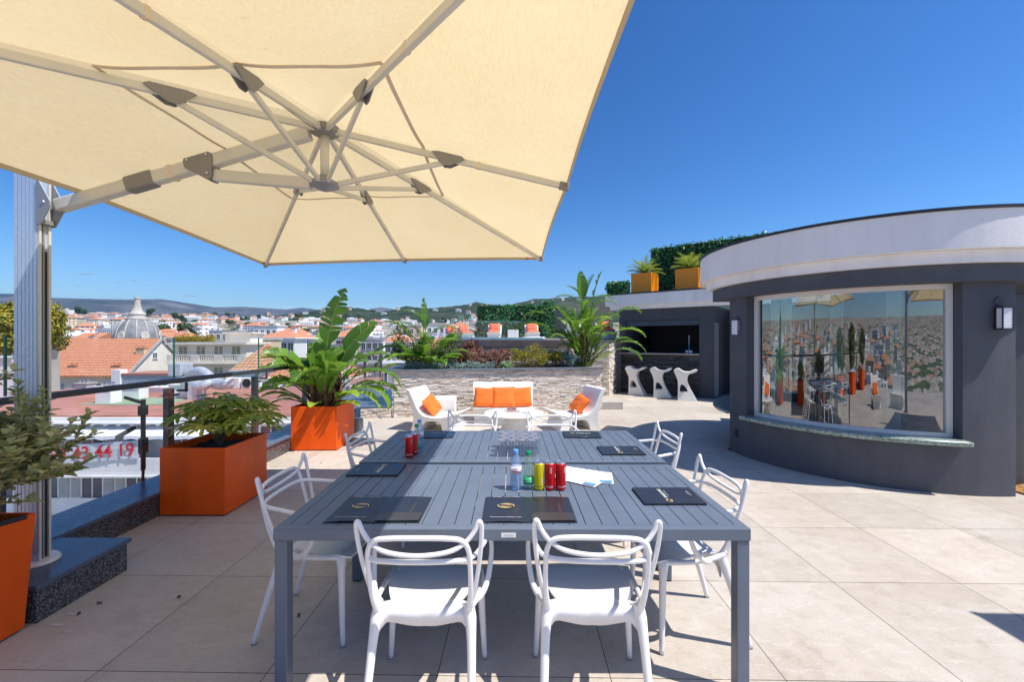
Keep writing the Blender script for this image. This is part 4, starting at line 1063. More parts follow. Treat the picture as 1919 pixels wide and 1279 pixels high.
    for s in (-1, 1):
        mb = MB(); mb.tube([(s*.185,-.10,.475),(s*.193,-.112,.42),(s*.199,-.14,.33),(s*.205,-.19,.17),(s*.212,-.238,.006)], [.020,.024,.0185,.016,.0125], 12); l1 = mb.build('leg', mat, t, smooth=True)
        MB().tube([(s*.212,-.238,.008),(s*.212,-.238,0)], .0128, 12, smooth=0).build('foot_cap', M['grey_metal'], l1)
        mb = MB(); mb.tube([(s*.170,.19,.447),(s*.198,.205,.428),(s*.210,.212,.36),(s*.219,.218,.19),(s*.229,.226,.006)], [.020,.026,.0185,.0155,.0115], 12); l2 = mb.build('leg', mat, t, smooth=True)
        MB().tube([(s*.229,.226,.008),(s*.229,.226,0)], .0118, 12, smooth=0).build('foot_cap', M['grey_metal'], l2)
    return t
ch0 = make_chair()
CH = [(-.362, 1.835, 0.0, 'white openwork chair, left of the two with backs to the camera'),
      (.338, 1.840, R(-2), 'white openwork chair, right of the two with backs to the camera'),
      (-1.085, 2.37, R(-90), 'white openwork chair in the shade at the left side of the near table'),
      (.955, 2.33, R(93), 'sunlit white openwork chair at the right side of the near table'),
      (-1.03, 3.38, R(-92), 'white openwork chair at the left side of the far table'),
      (1.06, 3.40, R(92), 'white openwork chair at the right side of the far table'),
      (-.40, 4.02, R(178), 'white openwork chair at the far end, in front of the left white lounge seat'),
      (.40, 4.02, R(181), 'white openwork chair at the far end, in front of the round white table')]
for i, (x, y, rz, lab) in enumerate(CH):
    c = ch0 if i == 0 else copy_tree(ch0)
    c.location = (x, y, 0); c.rotation_euler = (0, 0, rz); c['label'] = lab

# ================================================================== THINGS ON THE TABLES
def logo(mb, cx, cy, r, z, rot=0, kx=1.0):
    """two interlocking crescent swirls"""
    for sgn in (0, PI):
        for (ra, wdt, a0, a1) in ((1.0,.13,-0.35,PI*0.86),(0.72,.10,0.1,PI*.8),(0.48,.08,.3,PI*.75)):
            n = 16; vs = []
            for i in range(n+1):
                t = i/n; a = a0+(a1-a0)*t + sgn; rr = ra*(1+.25*(1-t)**3*(1 if ra==1.0 else 0)); ww = wdt*math.sin(PI*(0.08+.9*t))**.5
                for q in (rr-ww, rr+ww*.2):
                    x = math.cos(a)*q*r*kx; y = math.sin(a)*q*r*.8
                    vs.append((cx+x*math.cos(rot)-y*math.sin(rot), cy+x*math.sin(rot)+y*math.cos(rot), z))
            mb.add(vs, [(2*i, 2*i+1, 2*i+3, 2*i+2) for i in range(n)])
def open_folder(x0, y0, label, warp=0.006):
    t = thing('open_folder', (x0, y0, TZ), 0, label, 'folder', 'black folders on the tables')
    mb = MB(); Wf = 0.43; D = .305; n = 12
    def z(u): return 0.002 + warp*abs(math.sin(u*PI*2))*(1 if u < .5 else .55)
    vs = []
    for i in range(n+1):
        u = i/n
        for y in (0, D): vs.append((u*Wf, y, z(u)))
    for i in range(n+1):
        u = i/n
        for y in (0, D): vs.append((u*Wf, y, z(u)-.0015))
    fs = [(2*i, 2*i+2, 2*i+3, 2*i+1) for i in range(n)] + [(2*(n+1)+2*i+1, 2*(n+1)+2*i+3, 2*(n+1)+2*i+2, 2*(n+1)+2*i) for i in range(n)]
    fs += [(2*(n+1)+2*i, 2*(n+1)+2*i+2, 2*i+2, 2*i) for i in range(n)]
    mb.add(vs, fs); mb.build('cover', M['folder'], t, smooth=False)
    # pocket flap on the right half
    mb = MB(); mb.add([(.225,.006,.0085),(.425,.006,.0095),(.425,.085,.0085),(.40,.10,.008),(.25,.095,.008),(.225,.07,.007)],[(0,1,2,3,4,5)]); mb.add([(.36,.10,.0062),(.372,.10,.0062),(.372,.22,.0062),(.36,.22,.0062)],[(0,1,2,3)])
    mb.build('pocket', pbr('folder_pocket', (0.05,0.045,0.042), 0.35), t)
    mb = MB(); logo(mb, .108, .168, .034, .0125); mb.build('emblem', M['gold'], t)
    for (s, y, sz) in (('ANTIBES - COTE D\'AZUR', .282, .0105), ('www.cannes-cotedazur.com', .035, .011)):
        text_mesh(s, sz, 'lettering', M['print_white'], t, Matrix.Translation((.108, y, .0125)), squeeze=1.15)
    return t
open_folder(-.845, 1.885, 'black open folder with gold swirl, lying across the canopy shadow edge', .008)
open_folder(-.137, 1.885, 'black open folder with gold swirl, in full sun below the cans and bottles', .006)
def closed_folder(cx, cy, rot, label, mat='folder', turn=0):
    t = thing('closed_folder', (cx, cy, TZ), rot, label, 'folder', 'black folders on the tables')
    w_, h_ = .31, .225
    mb = MB(); mb.box((-w_/2,-h_/2,0),(w_/2,h_/2,.0035)); mb.box((-w_/2+.004,-h_/2+.002,.0037),(w_/2-.003,h_/2-.003,.0075)); mb.add([(-w_/2,-h_/2,.008),(w_/2,-h_/2,.0082),(w_/2,h_/2,.0105),(-w_/2,h_/2,.0105)],[(0,1,2,3)]); mb.add([(-w_/2,-h_/2,.007),(w_/2,-h_/2,.0072),(w_/2,h_/2,.0095),(-w_/2,h_/2,.0095)],[(3,2,1,0)])
    mb.build('cover', M[mat], t)
    Mx = Matrix.Translation((0, 0, .0125)) @ Matrix.Rotation(turn, 4, 'Z')
    mb = MB(); logo(mb, -.078, .02, .019, 0); 
    mb.v = [tuple(Mx @ Vector(v)) for v in mb.v]; mb.build('emblem', M['gold'], t)
    text_mesh('SINEQUANE', .023, 'lettering', M['print_white'], t, Mx @ Matrix.Translation((.018, .022, 0)), bold=True)
    text_mesh('cote d\'azur events', .0075, 'lettering', M['print_white'], t, Mx @ Matrix.Translation((.02, .002, 0)), squeeze=1.5)
    text_mesh('+33 4 93 40 44 19\nwww.cannes-cotedazur.com', .0065, 'lettering', M['print_white'], t, Mx @ Matrix.Translation((.02, -.115, 0)))
    return t
closed_folder(.812, 2.20, 0, 'black closed folder in the sun near the right edge of the near table', turn=PI/2)
closed_folder(.80, 3.11, 0, 'black closed folder near the right edge of the far table', turn=PI/2)
closed_folder(-.845, 2.645, 0, 'black closed folder in shade at the left back corner of the near table', turn=-PI/2)
closed_folder(-.655, 3.64, R(2), 'blue-black closed folder in shade behind the bottles on the far table', 'folder_blue')
closed_folder(.60, 3.64, R(-3), 'black closed folder at the far right end, by the back edge of the far table')

def can(x, y, mat, label, txt, tcol, turn=0.0, yel=False):
    t = thing('drink_can', (x, y, TZ), turn, label, 'can', 'drink cans on the tables')
    mb = MB(); mb.lathe([(0.021,0.0),(0.024,0.002),(0.0285,0.010),(0.0287,0.015),(0.0287,0.138),(0.0275,0.145)],28); mb.build('body', M[mat], t, smooth=True)
    mb = MB(); mb.lathe([(0.0275,0.1451),(0.0252,0.153),(0.0256,0.155),(0.0245,0.1552),(0.0236,0.151),(0.0,0.1505)],28); 
    top = mb.build('lid', M['steel'], t, angle=30)
    MB().box((-.006,-.012,.1512),(.006,.008,.1526)).build('tab', M['steel'], top)
    Rr = 0.0290
    if txt: text_mesh(txt, .030, 'lettering', tcol, t, wrap=(Rr, .085, R(-90)-.75, True))
    text_mesh('NO SUGAR' if not yel else 'LEMON', .010, 'lettering', M['print_white'] if not yel else M['near_black'], t, wrap=(Rr, .022, R(-90), False), bold=True)
    # bar code panel
    mb = MB(); a = R(-90)+.35
    for k2 in range(9):
        aa = a + k2*0.035; 
        if k2 % 2 == 0: mb.add([(Rr*math.cos(aa+d_)*1.0, Rr*math.sin(aa+d_), z_) for z_ in (.095 if not yel else .035,.128 if not yel else .068) for d_ in (0,.03)], [(0,1,3,2)])
    mb.build('bar_code', M['print_white'], t)
    return t
def at(px, Y): return (px - 960) * Y / F
can(at(1011,2.315), 2.315, 'can_yellow', 'tall yellow drink can standing beside the red cans', '', M['near_black'], 0, True)
can(at(1031,2.315), 2.312, 'can_red', 'red drink can standing between the yellow can and another red can', '', M['black'], -.4)
can(at(1051,2.315), 2.312, 'can_red', 'red drink can at the right end of the row, touching the white papers', 'Cola', M['black'], 0.3)
can(at(767,2.955), 2.955, 'can_red', 'red drink can in shade at the front of the far table', 'Cola', M['black'], 0.4)
can(at(776,3.03), 3.035, 'can_red', 'red drink can partly hidden behind another on the far table', 'Cola', M['black'], 1.2)
def bottle(x, y, kind, label):
    t = thing('water_bottle', (x, y, TZ), random.uniform(0, 1), label, 'bottle', 'water bottles on the tables')
    if kind == 'blue':
        prof = [(0.0,0.004),(0.022,0.0),(0.029,0.006),(0.031,0.02),(0.0305,0.05),(0.0315,0.056),(0.030,0.075),(0.0315,0.09),(0.0315,0.135),(0.030,0.145),(0.026,0.165),(0.018,0.186),(0.0125,0.196),(0.0125,0.203)]
        lab = (0.092, 0.130); capm = 'cap_blue'; lm = 'label_pink'; H = .203
    else:
        prof = [(0.0,0.008),(0.012,0.0),(0.020,0.003),(0.026,0.012),(0.0285,0.03),(0.0285,0.07),(0.027,0.085),(0.024,0.11),(0.019,0.14),(0.0145,0.165),(0.0125,0.18),(0.0125,0.19)]
        lab = (0.028, 0.066); capm = 'cap_green'; lm = 'label_green'; H = .19
    MB().lathe(prof, 28).build('body', M['bottle_blue' if kind == 'blue' else 'bottle_clear'], t, smooth=True)
    MB().lathe([(0.0148,H-.004),(0.0150,H+.012),(0.0135,H+.015),(0,H+.015)], 20).build('cap', M[capm], t, angle=40)
    rr = max(r_ for r_, z_ in prof) + .0006
    lb = MB().lathe([(rr, lab[0]), (rr, lab[1])], 28).build('label', M[lm], t, smooth=True)
    if kind == 'blue':
        text_mesh('evian', .019, 'lettering', M['banner_red'], lb, wrap=(rr+.0005, lab[0]+.014, R(-90)-t.rotation_euler.z, False), bold=True)
        mb = MB(); a = R(-90)-t.rotation_euler.z
        for j in range(3):
            b_ = a - .35 + j*.28; mb.add([((rr+.0005)*math.cos(b_+d), (rr+.0005)*math.sin(b_+d), z_) for d, z_ in ((-.14,lab[0]+.024),(.14,lab[0]+.024),(0,lab[0]+.036))], [(0,1,2)])
        mb.build('mountain_mark', M['cap_blue'], lb)
    else:
        text_mesh('perrier', .014, 'lettering', M['print_white'], lb, wrap=(rr+.0005, (lab[0]+lab[1])/2, R(-90)-t.rotation_euler.z, False), bold=True)
    return t
bottle(at(967,2.31), 2.315, 'blue', 'blue-capped plastic water bottle standing in the sun beside the green one')
bottle(at(991,2.32), 2.325, 'green', 'green-capped clear bottle standing in the sun beside the yellow can')
bottle(at(781.5,3.09), 3.085, 'green', 'green-capped clear bottle in shade behind the red can')
bottle(at(786.5,3.19), 3.19, 'blue', 'blue-capped water bottle in shade, farthest of its group')
cup0 = thing('clear_cup', (0,0,0), 0, 'clear plastic cup in the cluster on the far table', 'cup', 'clear cups clustered on the far table')
mb = MB(); mb.lathe([(0.0,0.006),(0.021,0.004),(0.023,0.0),(0.0245,0.004),(0.0285,0.075),(0.033,0.112),(0.0338,0.114),(0.0325,0.113),(0.0275,0.075),(0.0225,0.012),(0.0,0.010)], 12); mb.build('bowl', M['cup_glass'], cup0)
MB().lathe([(0.0336,0.1125),(0.0348,0.1145),(0.0336,0.116),(0.0326,0.1145),(0.0336,0.1125)], 24).build('rim', glassmat('cup_rim', (.95,.95,1), base_refl=0.25, diffuse=.10, dcol=(.9,.9,.95)), cup0, smooth=True)
k = 0
for j in range(5):
    for i in range(4):
        x = -0.048 + i*0.071 + (0.03 if j % 2 else 0) - 0.02 + random.uniform(-.003,.003); y = 2.985 + j*0.064 + random.uniform(-.003,.003)
        c = cup0 if k == 0 else copy_tree(cup0); c.location = (x, y, TZ); c.rotation_euler = (0,0,random.uniform(0,3)); k += 1; c['label'] = 'clear plastic cup, %s from the left in the %s row of the cluster' % (('first','second','third','last')[i], ('nearest','second nearest','middle','second farthest','farthest')[j])
pp = thing('leaflets', (0.435, 2.55, TZ), R(0), 'fanned white printed leaflets lying right of the cans', 'papers')
for j, (rz, dx, dy) in enumerate(((R(-28),0,.02),(R(-10),.015,-.03),(R(-38),-.03,-.045))):
    mb = MB(); n = 6
    vs = [(-.105+.21*i/n, y, .001+j*.0018+.002*math.sin(i/n*PI)) for i in range(n+1) for y in (-.148,.148)]
    mb.add(vs, [(2*i,2*i+2,2*i+3,2*i+1) for i in range(n)]); sh = mb.build('sheet', M['paper'], pp); sh.rotation_euler = (0,0,R(90)+rz); sh.location=(dx,dy,0)
    mb = MB(); mb.add([(-.10,-.14,.0062+j*.0018),(-.06,-.14,.0062+j*.0018),(-.06,-.07,.0062+j*.0018),(-.10,-.07,.0062+j*.0018)],[(0,1,2,3)]); mb.build('picture', M['paper_blue'], sh)
    mb = MB()
    for q in range(6): mb.box((-.085,-.0+q*.021,.0065+j*.0018),(random.uniform(.02,.08),.0012+q*.021,.0068+j*.0018))
    mb.build('print', M['print_grey'], sh)

# ================================================================== PARASOL
HX, HY = -1.155, 2.60
par = thing('cantilever_parasol', (0,0,0), 0, 'large cream cantilever parasol over the tables on a ribbed metal mast', 'parasol')
APEX = Vector((HX, HY, 2.925))
edge = {'ml': Vector((-2.655,2.60,2.487)), 'fl': Vector((-2.69,4.60,2.405)), 'fm': Vector((-1.17,4.60,2.452)), 'fr': Vector((.322,4.60,2.469)),
        'mr': Vector((.340,2.60,2.53)), 'nr': Vector((.333,.60,2.48)), 'nm': Vector((-1.17,.60,2.47)), 'nl': Vector((-2.69,.60,2.45))}
order = ['ml','fl','fm','fr','mr','nr','nm','nl']
mb = MB(); n = 14
for a, b in zip(order, order[1:] + order[:1]):
    A_, B_ = edge[a], edge[b]; vs = []
    for i in range(n+1):
        t = i/n
        for j in range(n+1):
            s = j/n
            e = A_.lerp(B_, s); inw = (Vector((HX,HY,e.z)) - e).normalized() * 0.018 * math.sin(PI*s)
            p = APEX.lerp(e + inw, t)
            p.z -= 0.014*math.sin(PI*s)*math.sin(PI*min(1,t*1.0))*1.0
            vs.append(p)
    mb.add(vs, [(i*(n+1)+j, (i+1)*(n+1)+j, (i+1)*(n+1)+j+1, i*(n+1)+j+1) for i in range(n) for j in range(n)])
can_o = mb.build('canopy', M['canopy'], par, smooth=True)
mb = MB()
for a, b in zip(order, order[1:] + order[:1]):
    A_, B_ = edge[a], edge[b]; pts = []
    for j in range(13):
        s = j/12; e = A_.lerp(B_, s); inw = (Vector((HX,HY,e.z)) - e).normalized() * 0.018 * math.sin(PI*s); pts.append(e + inw + Vector((0,0,-.012)))
    for p, q in zip(pts, pts[1:]): mb.bar(p, q, 0.006, 0.03)
mb.build('hem', M['hem'], can_o)
mb = MB()
for a, b in zip(order, order[1:] + order[:1]):
    A_, B_ = edge[a], edge[b]; pts = []
    for j in range(15):
        s = j/14; e = A_.lerp(B_, s); inw = (Vector((HX,HY,e.z)) - e).normalized() * 0.018 * math.sin(PI*s)
        q_ = APEX.lerp(e + inw, .405); q_.z -= 0.014*math.sin(PI*s)*math.sin(PI*.405) + .006 + .004*math.sin(9*s); pts.append(q_)
    for p_, q_ in zip(pts, pts[1:]): mb.bar(p_, q_, 0.02, 0.003)
mb.build('strap', M['strap'], can_o)
mb = MB(); mb.tube([APEX + Vector((-.03,-.1,-.1)), (HX-.1,HY-.3,2.84), (HX-.06,HY-.62,2.77),(HX-.1,HY-1.1,2.67)], .0022, 5); mb.build('cord', M['near_black'], can_o)
MB().lathe([(0,0),(0.018,0.002),(0.018,0.012),(0,0.012)],12,(.165,4.60,2.445)).build('red_button', M['red'], can_o)
hubT = Vector((HX, HY, 2.85)); hubB = Vector((HX, HY, 2.515))
mb = MB(); mb.lathe([(0,-.03),(.045,-.03),(.085,-.012),(.09,.02),(.06,.035),(0,.04)],16,hubT); ht = mb.build('top_hub', M['bracket_grey'], par, angle=30)
mb = MB(); mb.lathe([(0,-.032),(.03,-.03),(.085,-.005),(.088,.012),(.06,.03),(.03,.045),(.03,.06),(0,.06)],20,hubB); mb.build('lower_hub', M['grey_metal'], par, angle=30)
mb = MB(); mb.tube([hubB + Vector((0,0,.03)), hubT], .026, 14, smooth=0); mb.build('centre_tube', M['rib'], par, smooth=True)
for nm in order:
    e = edge[nm]; d = (e - APEX); 
    off = Vector((0,0,-.045))
    if nm == 'ml': continue
    dh = Vector((d.x, d.y, 0)).normalized()
    a = hubT + dh*.06; b = e + off*0.55 - dh*.0
    mb = MB(); mb.bar(a, b, .024, .037); rb = mb.build('rib', M['rib'], par, bevel=.004)
    # knuckle
    L = (b - a).length; dirv = (b - a).normalized(); kp = a + dirv * ((.76) / max(.01, Vector((dirv.x,dirv.y,0)).length) - .06)
    side = dirv.cross(Vector((0,0,1))).normalized(); up = side.cross(dirv)
    pr = [(-.105,.012),(-.08,.024),(.065,.024),(.105,.014),(.04,-.036),(.016,-.052),(-.024,-.048)]
    Mk = Matrix(((dirv.x,side.x,up.x,kp.x),(dirv.y,side.y,up.y,kp.y),(dirv.z,side.z,up.z,kp.z),(0,0,0,1)))
    prm = [(-x, z) for x, z in pr]
    mb = MB(); mb.prism(prm, .006, Mk @ Matrix.Translation((0,.02,0))); mb.prism(prm, .006, Mk @ Matrix.Translation((0,-.02,0))); kn = mb.build('knuckle', M['bracket_grey'], rb)
    mb = MB(); sp = Mk @ Vector((-.02,0,-.032)); hp_ = hubB + dh*.075 + Vector((0,0,.008)); mb.bar(hp_, sp, .019, .029); mb.build('strut', M['rib'], par, bevel=.003)
    for q in ((.62,) if nm in ('mr','fm','nm') else (.50,.80)):
        cpt = a.lerp(b, q); mb = MB(); mb.bar(cpt - dirv*.012, cpt + dirv*.012, .028, .041); mb.build('collar', M['strap'], rb, bevel=.003)
    mb = MB(); mb.bar(b - dirv*.05, b + dirv*.012, .036, .046); mb.build('rib_end', M['bracket_grey'], rb, bevel=.006)
# main arm
PV = Vector((-2.80, HY, 2.385)); AE = hubT + Vector((-.09,0,-.012))
mb = MB(); mb.bar(PV, AE, .06, .078); arm = mb.build('arm', M['rib'], par, bevel=.01)
dv = (AE - PV).normalized()
mb = MB(); c_ = PV + dv*.54; mb.bar(c_ - dv*.09, c_ + dv*.09, .075, .095); mb.build('arm_sleeve', M['bracket_grey'], arm, bevel=.015)
c_ = PV + dv*.74; mb = MB(); mb.bar(c_-dv*.012, c_+dv*.012, .064, .083); mb.build('collar', M['strap'], arm)
c_ = PV + dv*.93; up = Vector((0,1,0)).cross(dv)
if up.z < 0: up = -up
Mk = Matrix(((dv.x,0,up.x,c_.x),(dv.y,1,up.y,c_.y),(dv.z,0,up.z,c_.z),(0,0,0,1)))
tri = [(-.09,.03),(-.08,.045),(.075,.045),(.09,.03),(.085,-.0),(.055,-.105),(.035,-.12),(.01,-.105),(-.09,-.01)]
mb = MB(); mb.prism(tri, .008, Mk @ Matrix.Translation((0,-.036,0))); mb.prism(tri, .008, Mk @ Matrix.Translation((0,.036,0))); mb.build('elbow_plate', M['bracket_grey'], arm, bevel=.002)
for (qx,qz) in ((-.06,.03),(.06,.03),(.035,-.08)):
    p = Mk @ Vector((qx,-.041,qz)); MB().lathe([(0,.004),(.007,.003),(.008,0)],10,(0,0,0)).build('bolt', M['steel'], arm).matrix_local = Matrix.Translation(p) @ Matrix.Rotation(R(90),4,'X')
mb = MB(); mb.bar(Mk @ Vector((.05,0,-.085)), hubB + Vector((-.08,0,.01)), .045, .07); mb.build('main_strut', M['rib'], par, bevel=.008)
# mast
x0, x1, y0_, y1_ = -2.985, -2.845, 2.525, 2.595
mb = MB(); mb.box((x0, y0_+.004, .236), (x1, y1_, 2.78))
for i in range(6):
    xx = x0 + .001 + i*.0232; mb.box((xx, y0_, .237), (xx+.0195, y0_+.0038, 2.779))
ms = mb.build('mast', M['alu'], par)
mb = MB()
mb.box((x1+.0005, y0_+.002, .238),(x1+.012, y0_+.014, 2.778)); mb.box((x1+.0005, y1_-.016, .238),(x1+.012, y1_-.002, 2.778)); mb.build('track', M['rib'], ms)
MB().box((x1+.0004, y0_+.0145, .238),(x1+.002, y1_-.0165, 2.1)).build('track_slot', M['near_black'], ms)
mb = MB(); mb.box((x1+.0021,y0_+.024,.239),(x1+.008,y0_+.034,2.3)); mb.build('slot_rib', M['grey_metal'], ms)
MB().box((x0+.06,y0_-.001,1.155),(x0+.074,y0_-.0002,1.205)).build('sticker', M['black'], ms)
mb = MB()
brk = [(0,.14),(.02,.13),(.085,.01),(.088,-.02),(.03,-.13),(0,-.135)]
for yy in (y0_-.006, y1_+.006): mb.prism([(a_*1.0, b_) for a_, b_ in brk], .008, Matrix.Translation((x1+.001, yy, 2.385)))
mb.box((x1+.003,y0_-.001,2.26),(x1+.03,y1_+.001,2.29))
mb.build('pivot_bracket', M['grey_metal'], par, bevel=.004)
o = MB().lathe([(0,.004),(.01,.004),(.012,0)],6); o = o.build('pivot_bolt', M['steel'], par); o.matrix_local = Matrix.Translation((x1+.045,y0_-.011,2.385)) @ Matrix.Rotation(R(90),4,'X')
mb = MB(); mb.lathe([(0,.212),(.135,.212),(.14,.218),(.13,.234),(0,.236)],28,(-2.915,2.56,0)); mb.v=[(x,(y-2.56)*.8+2.56,z) for x,y,z in mb.v]; mb.build('base_plate', M['white_frame'], par, angle=40)

par2 = copy_tree(par); par2.location = (6.55, -2.70, 0); par2['label'] = 'second cream parasol standing behind the camera to the right, seen only by its shadow'
# ================================================================== PLANTERS
def box_pot(name, loc, rz, sx, sy, h, mat, label, cat='planter', group=None, taper=0.0):
    t = thing(name, loc, rz, label, cat, group)
    wl = .018
    mb = MB()
    def ring(hx, hy, z): return [(-hx,-hy,z),(hx,-hy,z),(hx,hy,z),(-hx,hy,z)]
    hx, hy = sx/2, sy/2; bx, by = hx*(1-taper), hy*(1-taper)
    vs = ring(bx,by,0.012)+ring(hx,hy,h)+ring(hx-wl,hy-wl,h)+ring(hx-wl,hy-wl,h-.12)
    fs = [(3,2,1,0)]+[(i,(i+1)%4,4+(i+1)%4,4+i) for i in range(4)]+[(4+i,4+(i+1)%4,8+(i+1)%4,8+i) for i in range(4)]+[(8+i,8+(i+1)%4,12+(i+1)%4,12+i) for i in range(4)]
    mb.add(vs, fs); mb.build('pot', M[mat], t, bevel=.005)
    mb = MB(); mb.box((-bx+.02,-by+.02,0),(bx-.02,by-.02,.0115)); mb.build('foot', M['black'], t)
    n = 8; vs = []
    for i in range(n+1):
        for j in range(n+1): vs.append((-hx+wl+(sx-2*wl)*i/n, -hy+wl+(sy-2*wl)*j/n, h-.075+random.uniform(-.012,.02)))
    mb = MB(); mb.add(vs, [(i*(n+1)+j,(i+1)*(n+1)+j,(i+1)*(n+1)+j+1,i*(n+1)+j+1) for i in range(n) for j in range(n)]); mb.build('soil', M['soil'], t)
    return t
pot1 = box_pot('orange_planter', (-2.865, 1.985, 0), 0, .54, .63, .62, 'orange_pot', 'orange planter at the left edge holding the grey-green shrub', group='orange planters along the railing', taper=.10)
pot2 = box_pot('orange_planter', (-2.83, 4.05, 0), 0, .58, .64, .605, 'orange_pot', 'orange cube planter in the shade with the lobed-leaf plant', group='orange planters along the railing')
pot3 = box_pot('orange_planter', (-2.81, 6.31, 0), R(1), .645, .70, .625, 'orange_pot', 'bright orange cube planter in full sun with the banana-like plant', group='orange planters along the railing')
MB().tube([(.262,-.30,.615),(.27,-.05,.64),(.262,.27,.61)],.012,6).build('liner_edge', M['black_liner'], pot1, smooth=True)
for i, (px, py, lab) in enumerate(((1209,549,'amber cube planter with a cycad, left on the bar roof'),(1293,541,'amber cube planter with a cycad, right on the bar roof beside the pavilion'))):
    d_ = .42; P = bp(s_of(px, d_), d_, 2.99)
    t = box_pot('roof_planter', P, RZ, .62, .62, .60, 'amber_pot', lab, group='amber planters on the bar roof')
    if i == 0: RP1 = P
    else: RP2 = P
bol = thing('concrete_bollard', FL(672, 817), 0, 'small grey concrete cylinder behind the sunlit orange planter', 'bollard')
MB().lathe([(0,0),(.085,0),(.085,.26),(.08,.27),(0,.27)],24).build('body', M['concrete'], bol, angle=40)
MB().lathe([(0,.271),(.075,.271),(.07,.285),(0,.285)],24).build('cap', M['zinc'], bol, angle=40)
# ================================================================== LOUNGE FURNITURE
LP0 = [(-.40,.70),(-.43,.735),(-.40,.745),(-.35,.73),(-.29,.58),(-.235,.43),(-.18,.325),(-.11,.275),(0,.255),(.12,.255),(.25,.28),(.38,.335),(.42,.35),(.425,.335),(.38,.30),(.33,.25),(.30,.17),(.32,.08),(.35,0),(.19,0),(.165,.08),(.15,.165),(.08,.19),(-.02,.185),(-.10,.175),(-.14,.12),(-.17,.0),(-.35,0),(-.31,.12),(-.29,.22),(-.32,.42),(-.37,.60)]
LP = [(x*1.13, z*.97) for x, z in LP0]
def low_chair(loc, rz, width, label, cat, pil, name='lounge_chair', group=None, flare=.12):
    t = thing(name, loc, rz, label, cat, group)
    # local: seat faces +x; width along y
    mb = MB(); mb.prism(LP, width, Matrix.Identity(4))
    mb.v = [(x, y * (1 + flare * (z - .3)) * (1.0 if z > .2 else (.97)), z) for x, y, z in mb.v]
    mb.build('shell', M['slide_white'], t, bevel=.018, angle=50)
    # tunnel cut look between the feet: dark recess is real, so feet are built as the outline above
    for (y, z, x, ry, rx, lab, sz) in pil:
        pillow((x, y, z), ry, rx, sz, lab)
    return t
def pillow_mesh(sx, sy, th=.13, mat='orange_cloth', parent=None, name='cushion'):
    mb = MB(); n = 12
    for sgn in (1, -1):
        vs = []
        for i in range(n+1):
            for j in range(n+1):
                u = -1+2*i/n; v = -1+2*j/n
                pin = 1 - .10*(abs(u)**2)*(1-abs(v)**3)*0 - .09*((1-u*u)*abs(v)**1.5 + (1-v*v)*abs(u)**1.5)*.6
                h = th/2 * ((1-u**4)*(1-v**4))**.55
                wr = .006*math.sin(9*u+5*v)*(1-u*u)*(1-v*v)
                vs.append((u*sx/2*pin, v*sy/2*pin, sgn*(h+wr)))
        fs = [(i*(n+1)+j,(i+1)*(n+1)+j,(i+1)*(n+1)+j+1,i*(n+1)+j+1) for i in range(n) for j in range(n)]
        if sgn < 0: fs = [f[::-1] for f in fs]
        mb.add(vs, fs)
    return mb.build(name, M[mat], parent, smooth=True)
def cushion(loc, rot, sx, sy, label, th=.13, mat='orange_cloth', group='orange cushions of the lounge set'):
    o = pillow_mesh(sx, sy, th, mat, None, 'orange_cushion'); o.location = loc
    o.rotation_euler = rot
    tag(o, label, 'cushion', group); return o
def rel(loc, rz, x, y, z):
    v = Matrix.Rotation(rz, 4, 'Z') @ Vector((x, y, z)); return Vector(loc) + v
# left seat (faces right), right seat (faces left), sofa (faces the camera)
L1 = Vector((-1.30, 7.50, 0)); a1 = R(-14)
low_chair(L1, a1, .68, 'white moulded low lounge chair on the left, facing right', 'lounge chair', [], group='white lounge chairs in front of the stone wall')
L2 = Vector((1.10, 7.62, 0)); a2 = R(180+16)
low_chair(L2, a2, .68, 'white moulded low lounge chair on the right, facing left', 'lounge chair', [], group='white lounge chairs in front of the stone wall')
L3 = Vector((-.16, 8.12, 0)); a3 = R(-90+3)
low_chair(L3, a3, 1.16, 'white moulded two-seat sofa against the stone wall', 'sofa', [], name='lounge_sofa')
def eul(az, tilt, spin):
    return (Matrix.Rotation(az, 3, 'Z') @ Matrix.Rotation(tilt, 3, 'Y') @ Matrix.Rotation(spin, 3, 'Z')).to_euler()
cushion(rel(L1,a1,-.12,-.02,.415), eul(a1, R(54), R(12)), .36, .50, 'orange cushion leaning on the left white lounge chair')
cushion(rel(L2,a2,-.12,0,.41), eul(a2, R(52), R(-10)), .36, .50, 'orange cushion leaning on the right white lounge chair')
cushion(rel(L3,a3,-.165,.34,.45), eul(a3, R(66), R(3)), .40, .44, 'orange cushion on the sofa, rightmost of three', .14)
cushion(rel(L3,a3,-.155,-.36,.45), eul(a3, R(66), R(-3)), .40, .44, 'orange cushion on the sofa, leftmost of three', .14)
cushion(rel(L3,a3,-.115,.0,.46), eul(a3, R(63), R(1)), .42, .46, 'orange cushion on the sofa, in the middle of three', .14)
tb = thing('round_low_table', (.03, 6.92, 0), 0, 'round white low table in front of the sofa', 'low table')
MB().lathe([(0,.33),(.30,.33),(.44,.345),(.485,.365),(.49,.378),(.48,.385),(.0,.385)],40).build('table_top', M['slide_white'], tb, angle=40)
MB().lathe([(.30,0),(.29,.01),(.20,.15),(.165,.24),(.19,.33)],28).build('foot', M['slide_white'], tb, smooth=True)
ash = thing('glass_bowl', (-.0, 6.95, .386), 0, 'clear glass cups and bowl in the middle of the round white table', 'glass bowl')
MB().lathe([(0,0),(.10,.002),(.14,.04),(.137,.04),(.098,.008),(0,.006)],20).build('bowl', M['cup_glass'], ash, smooth=True)
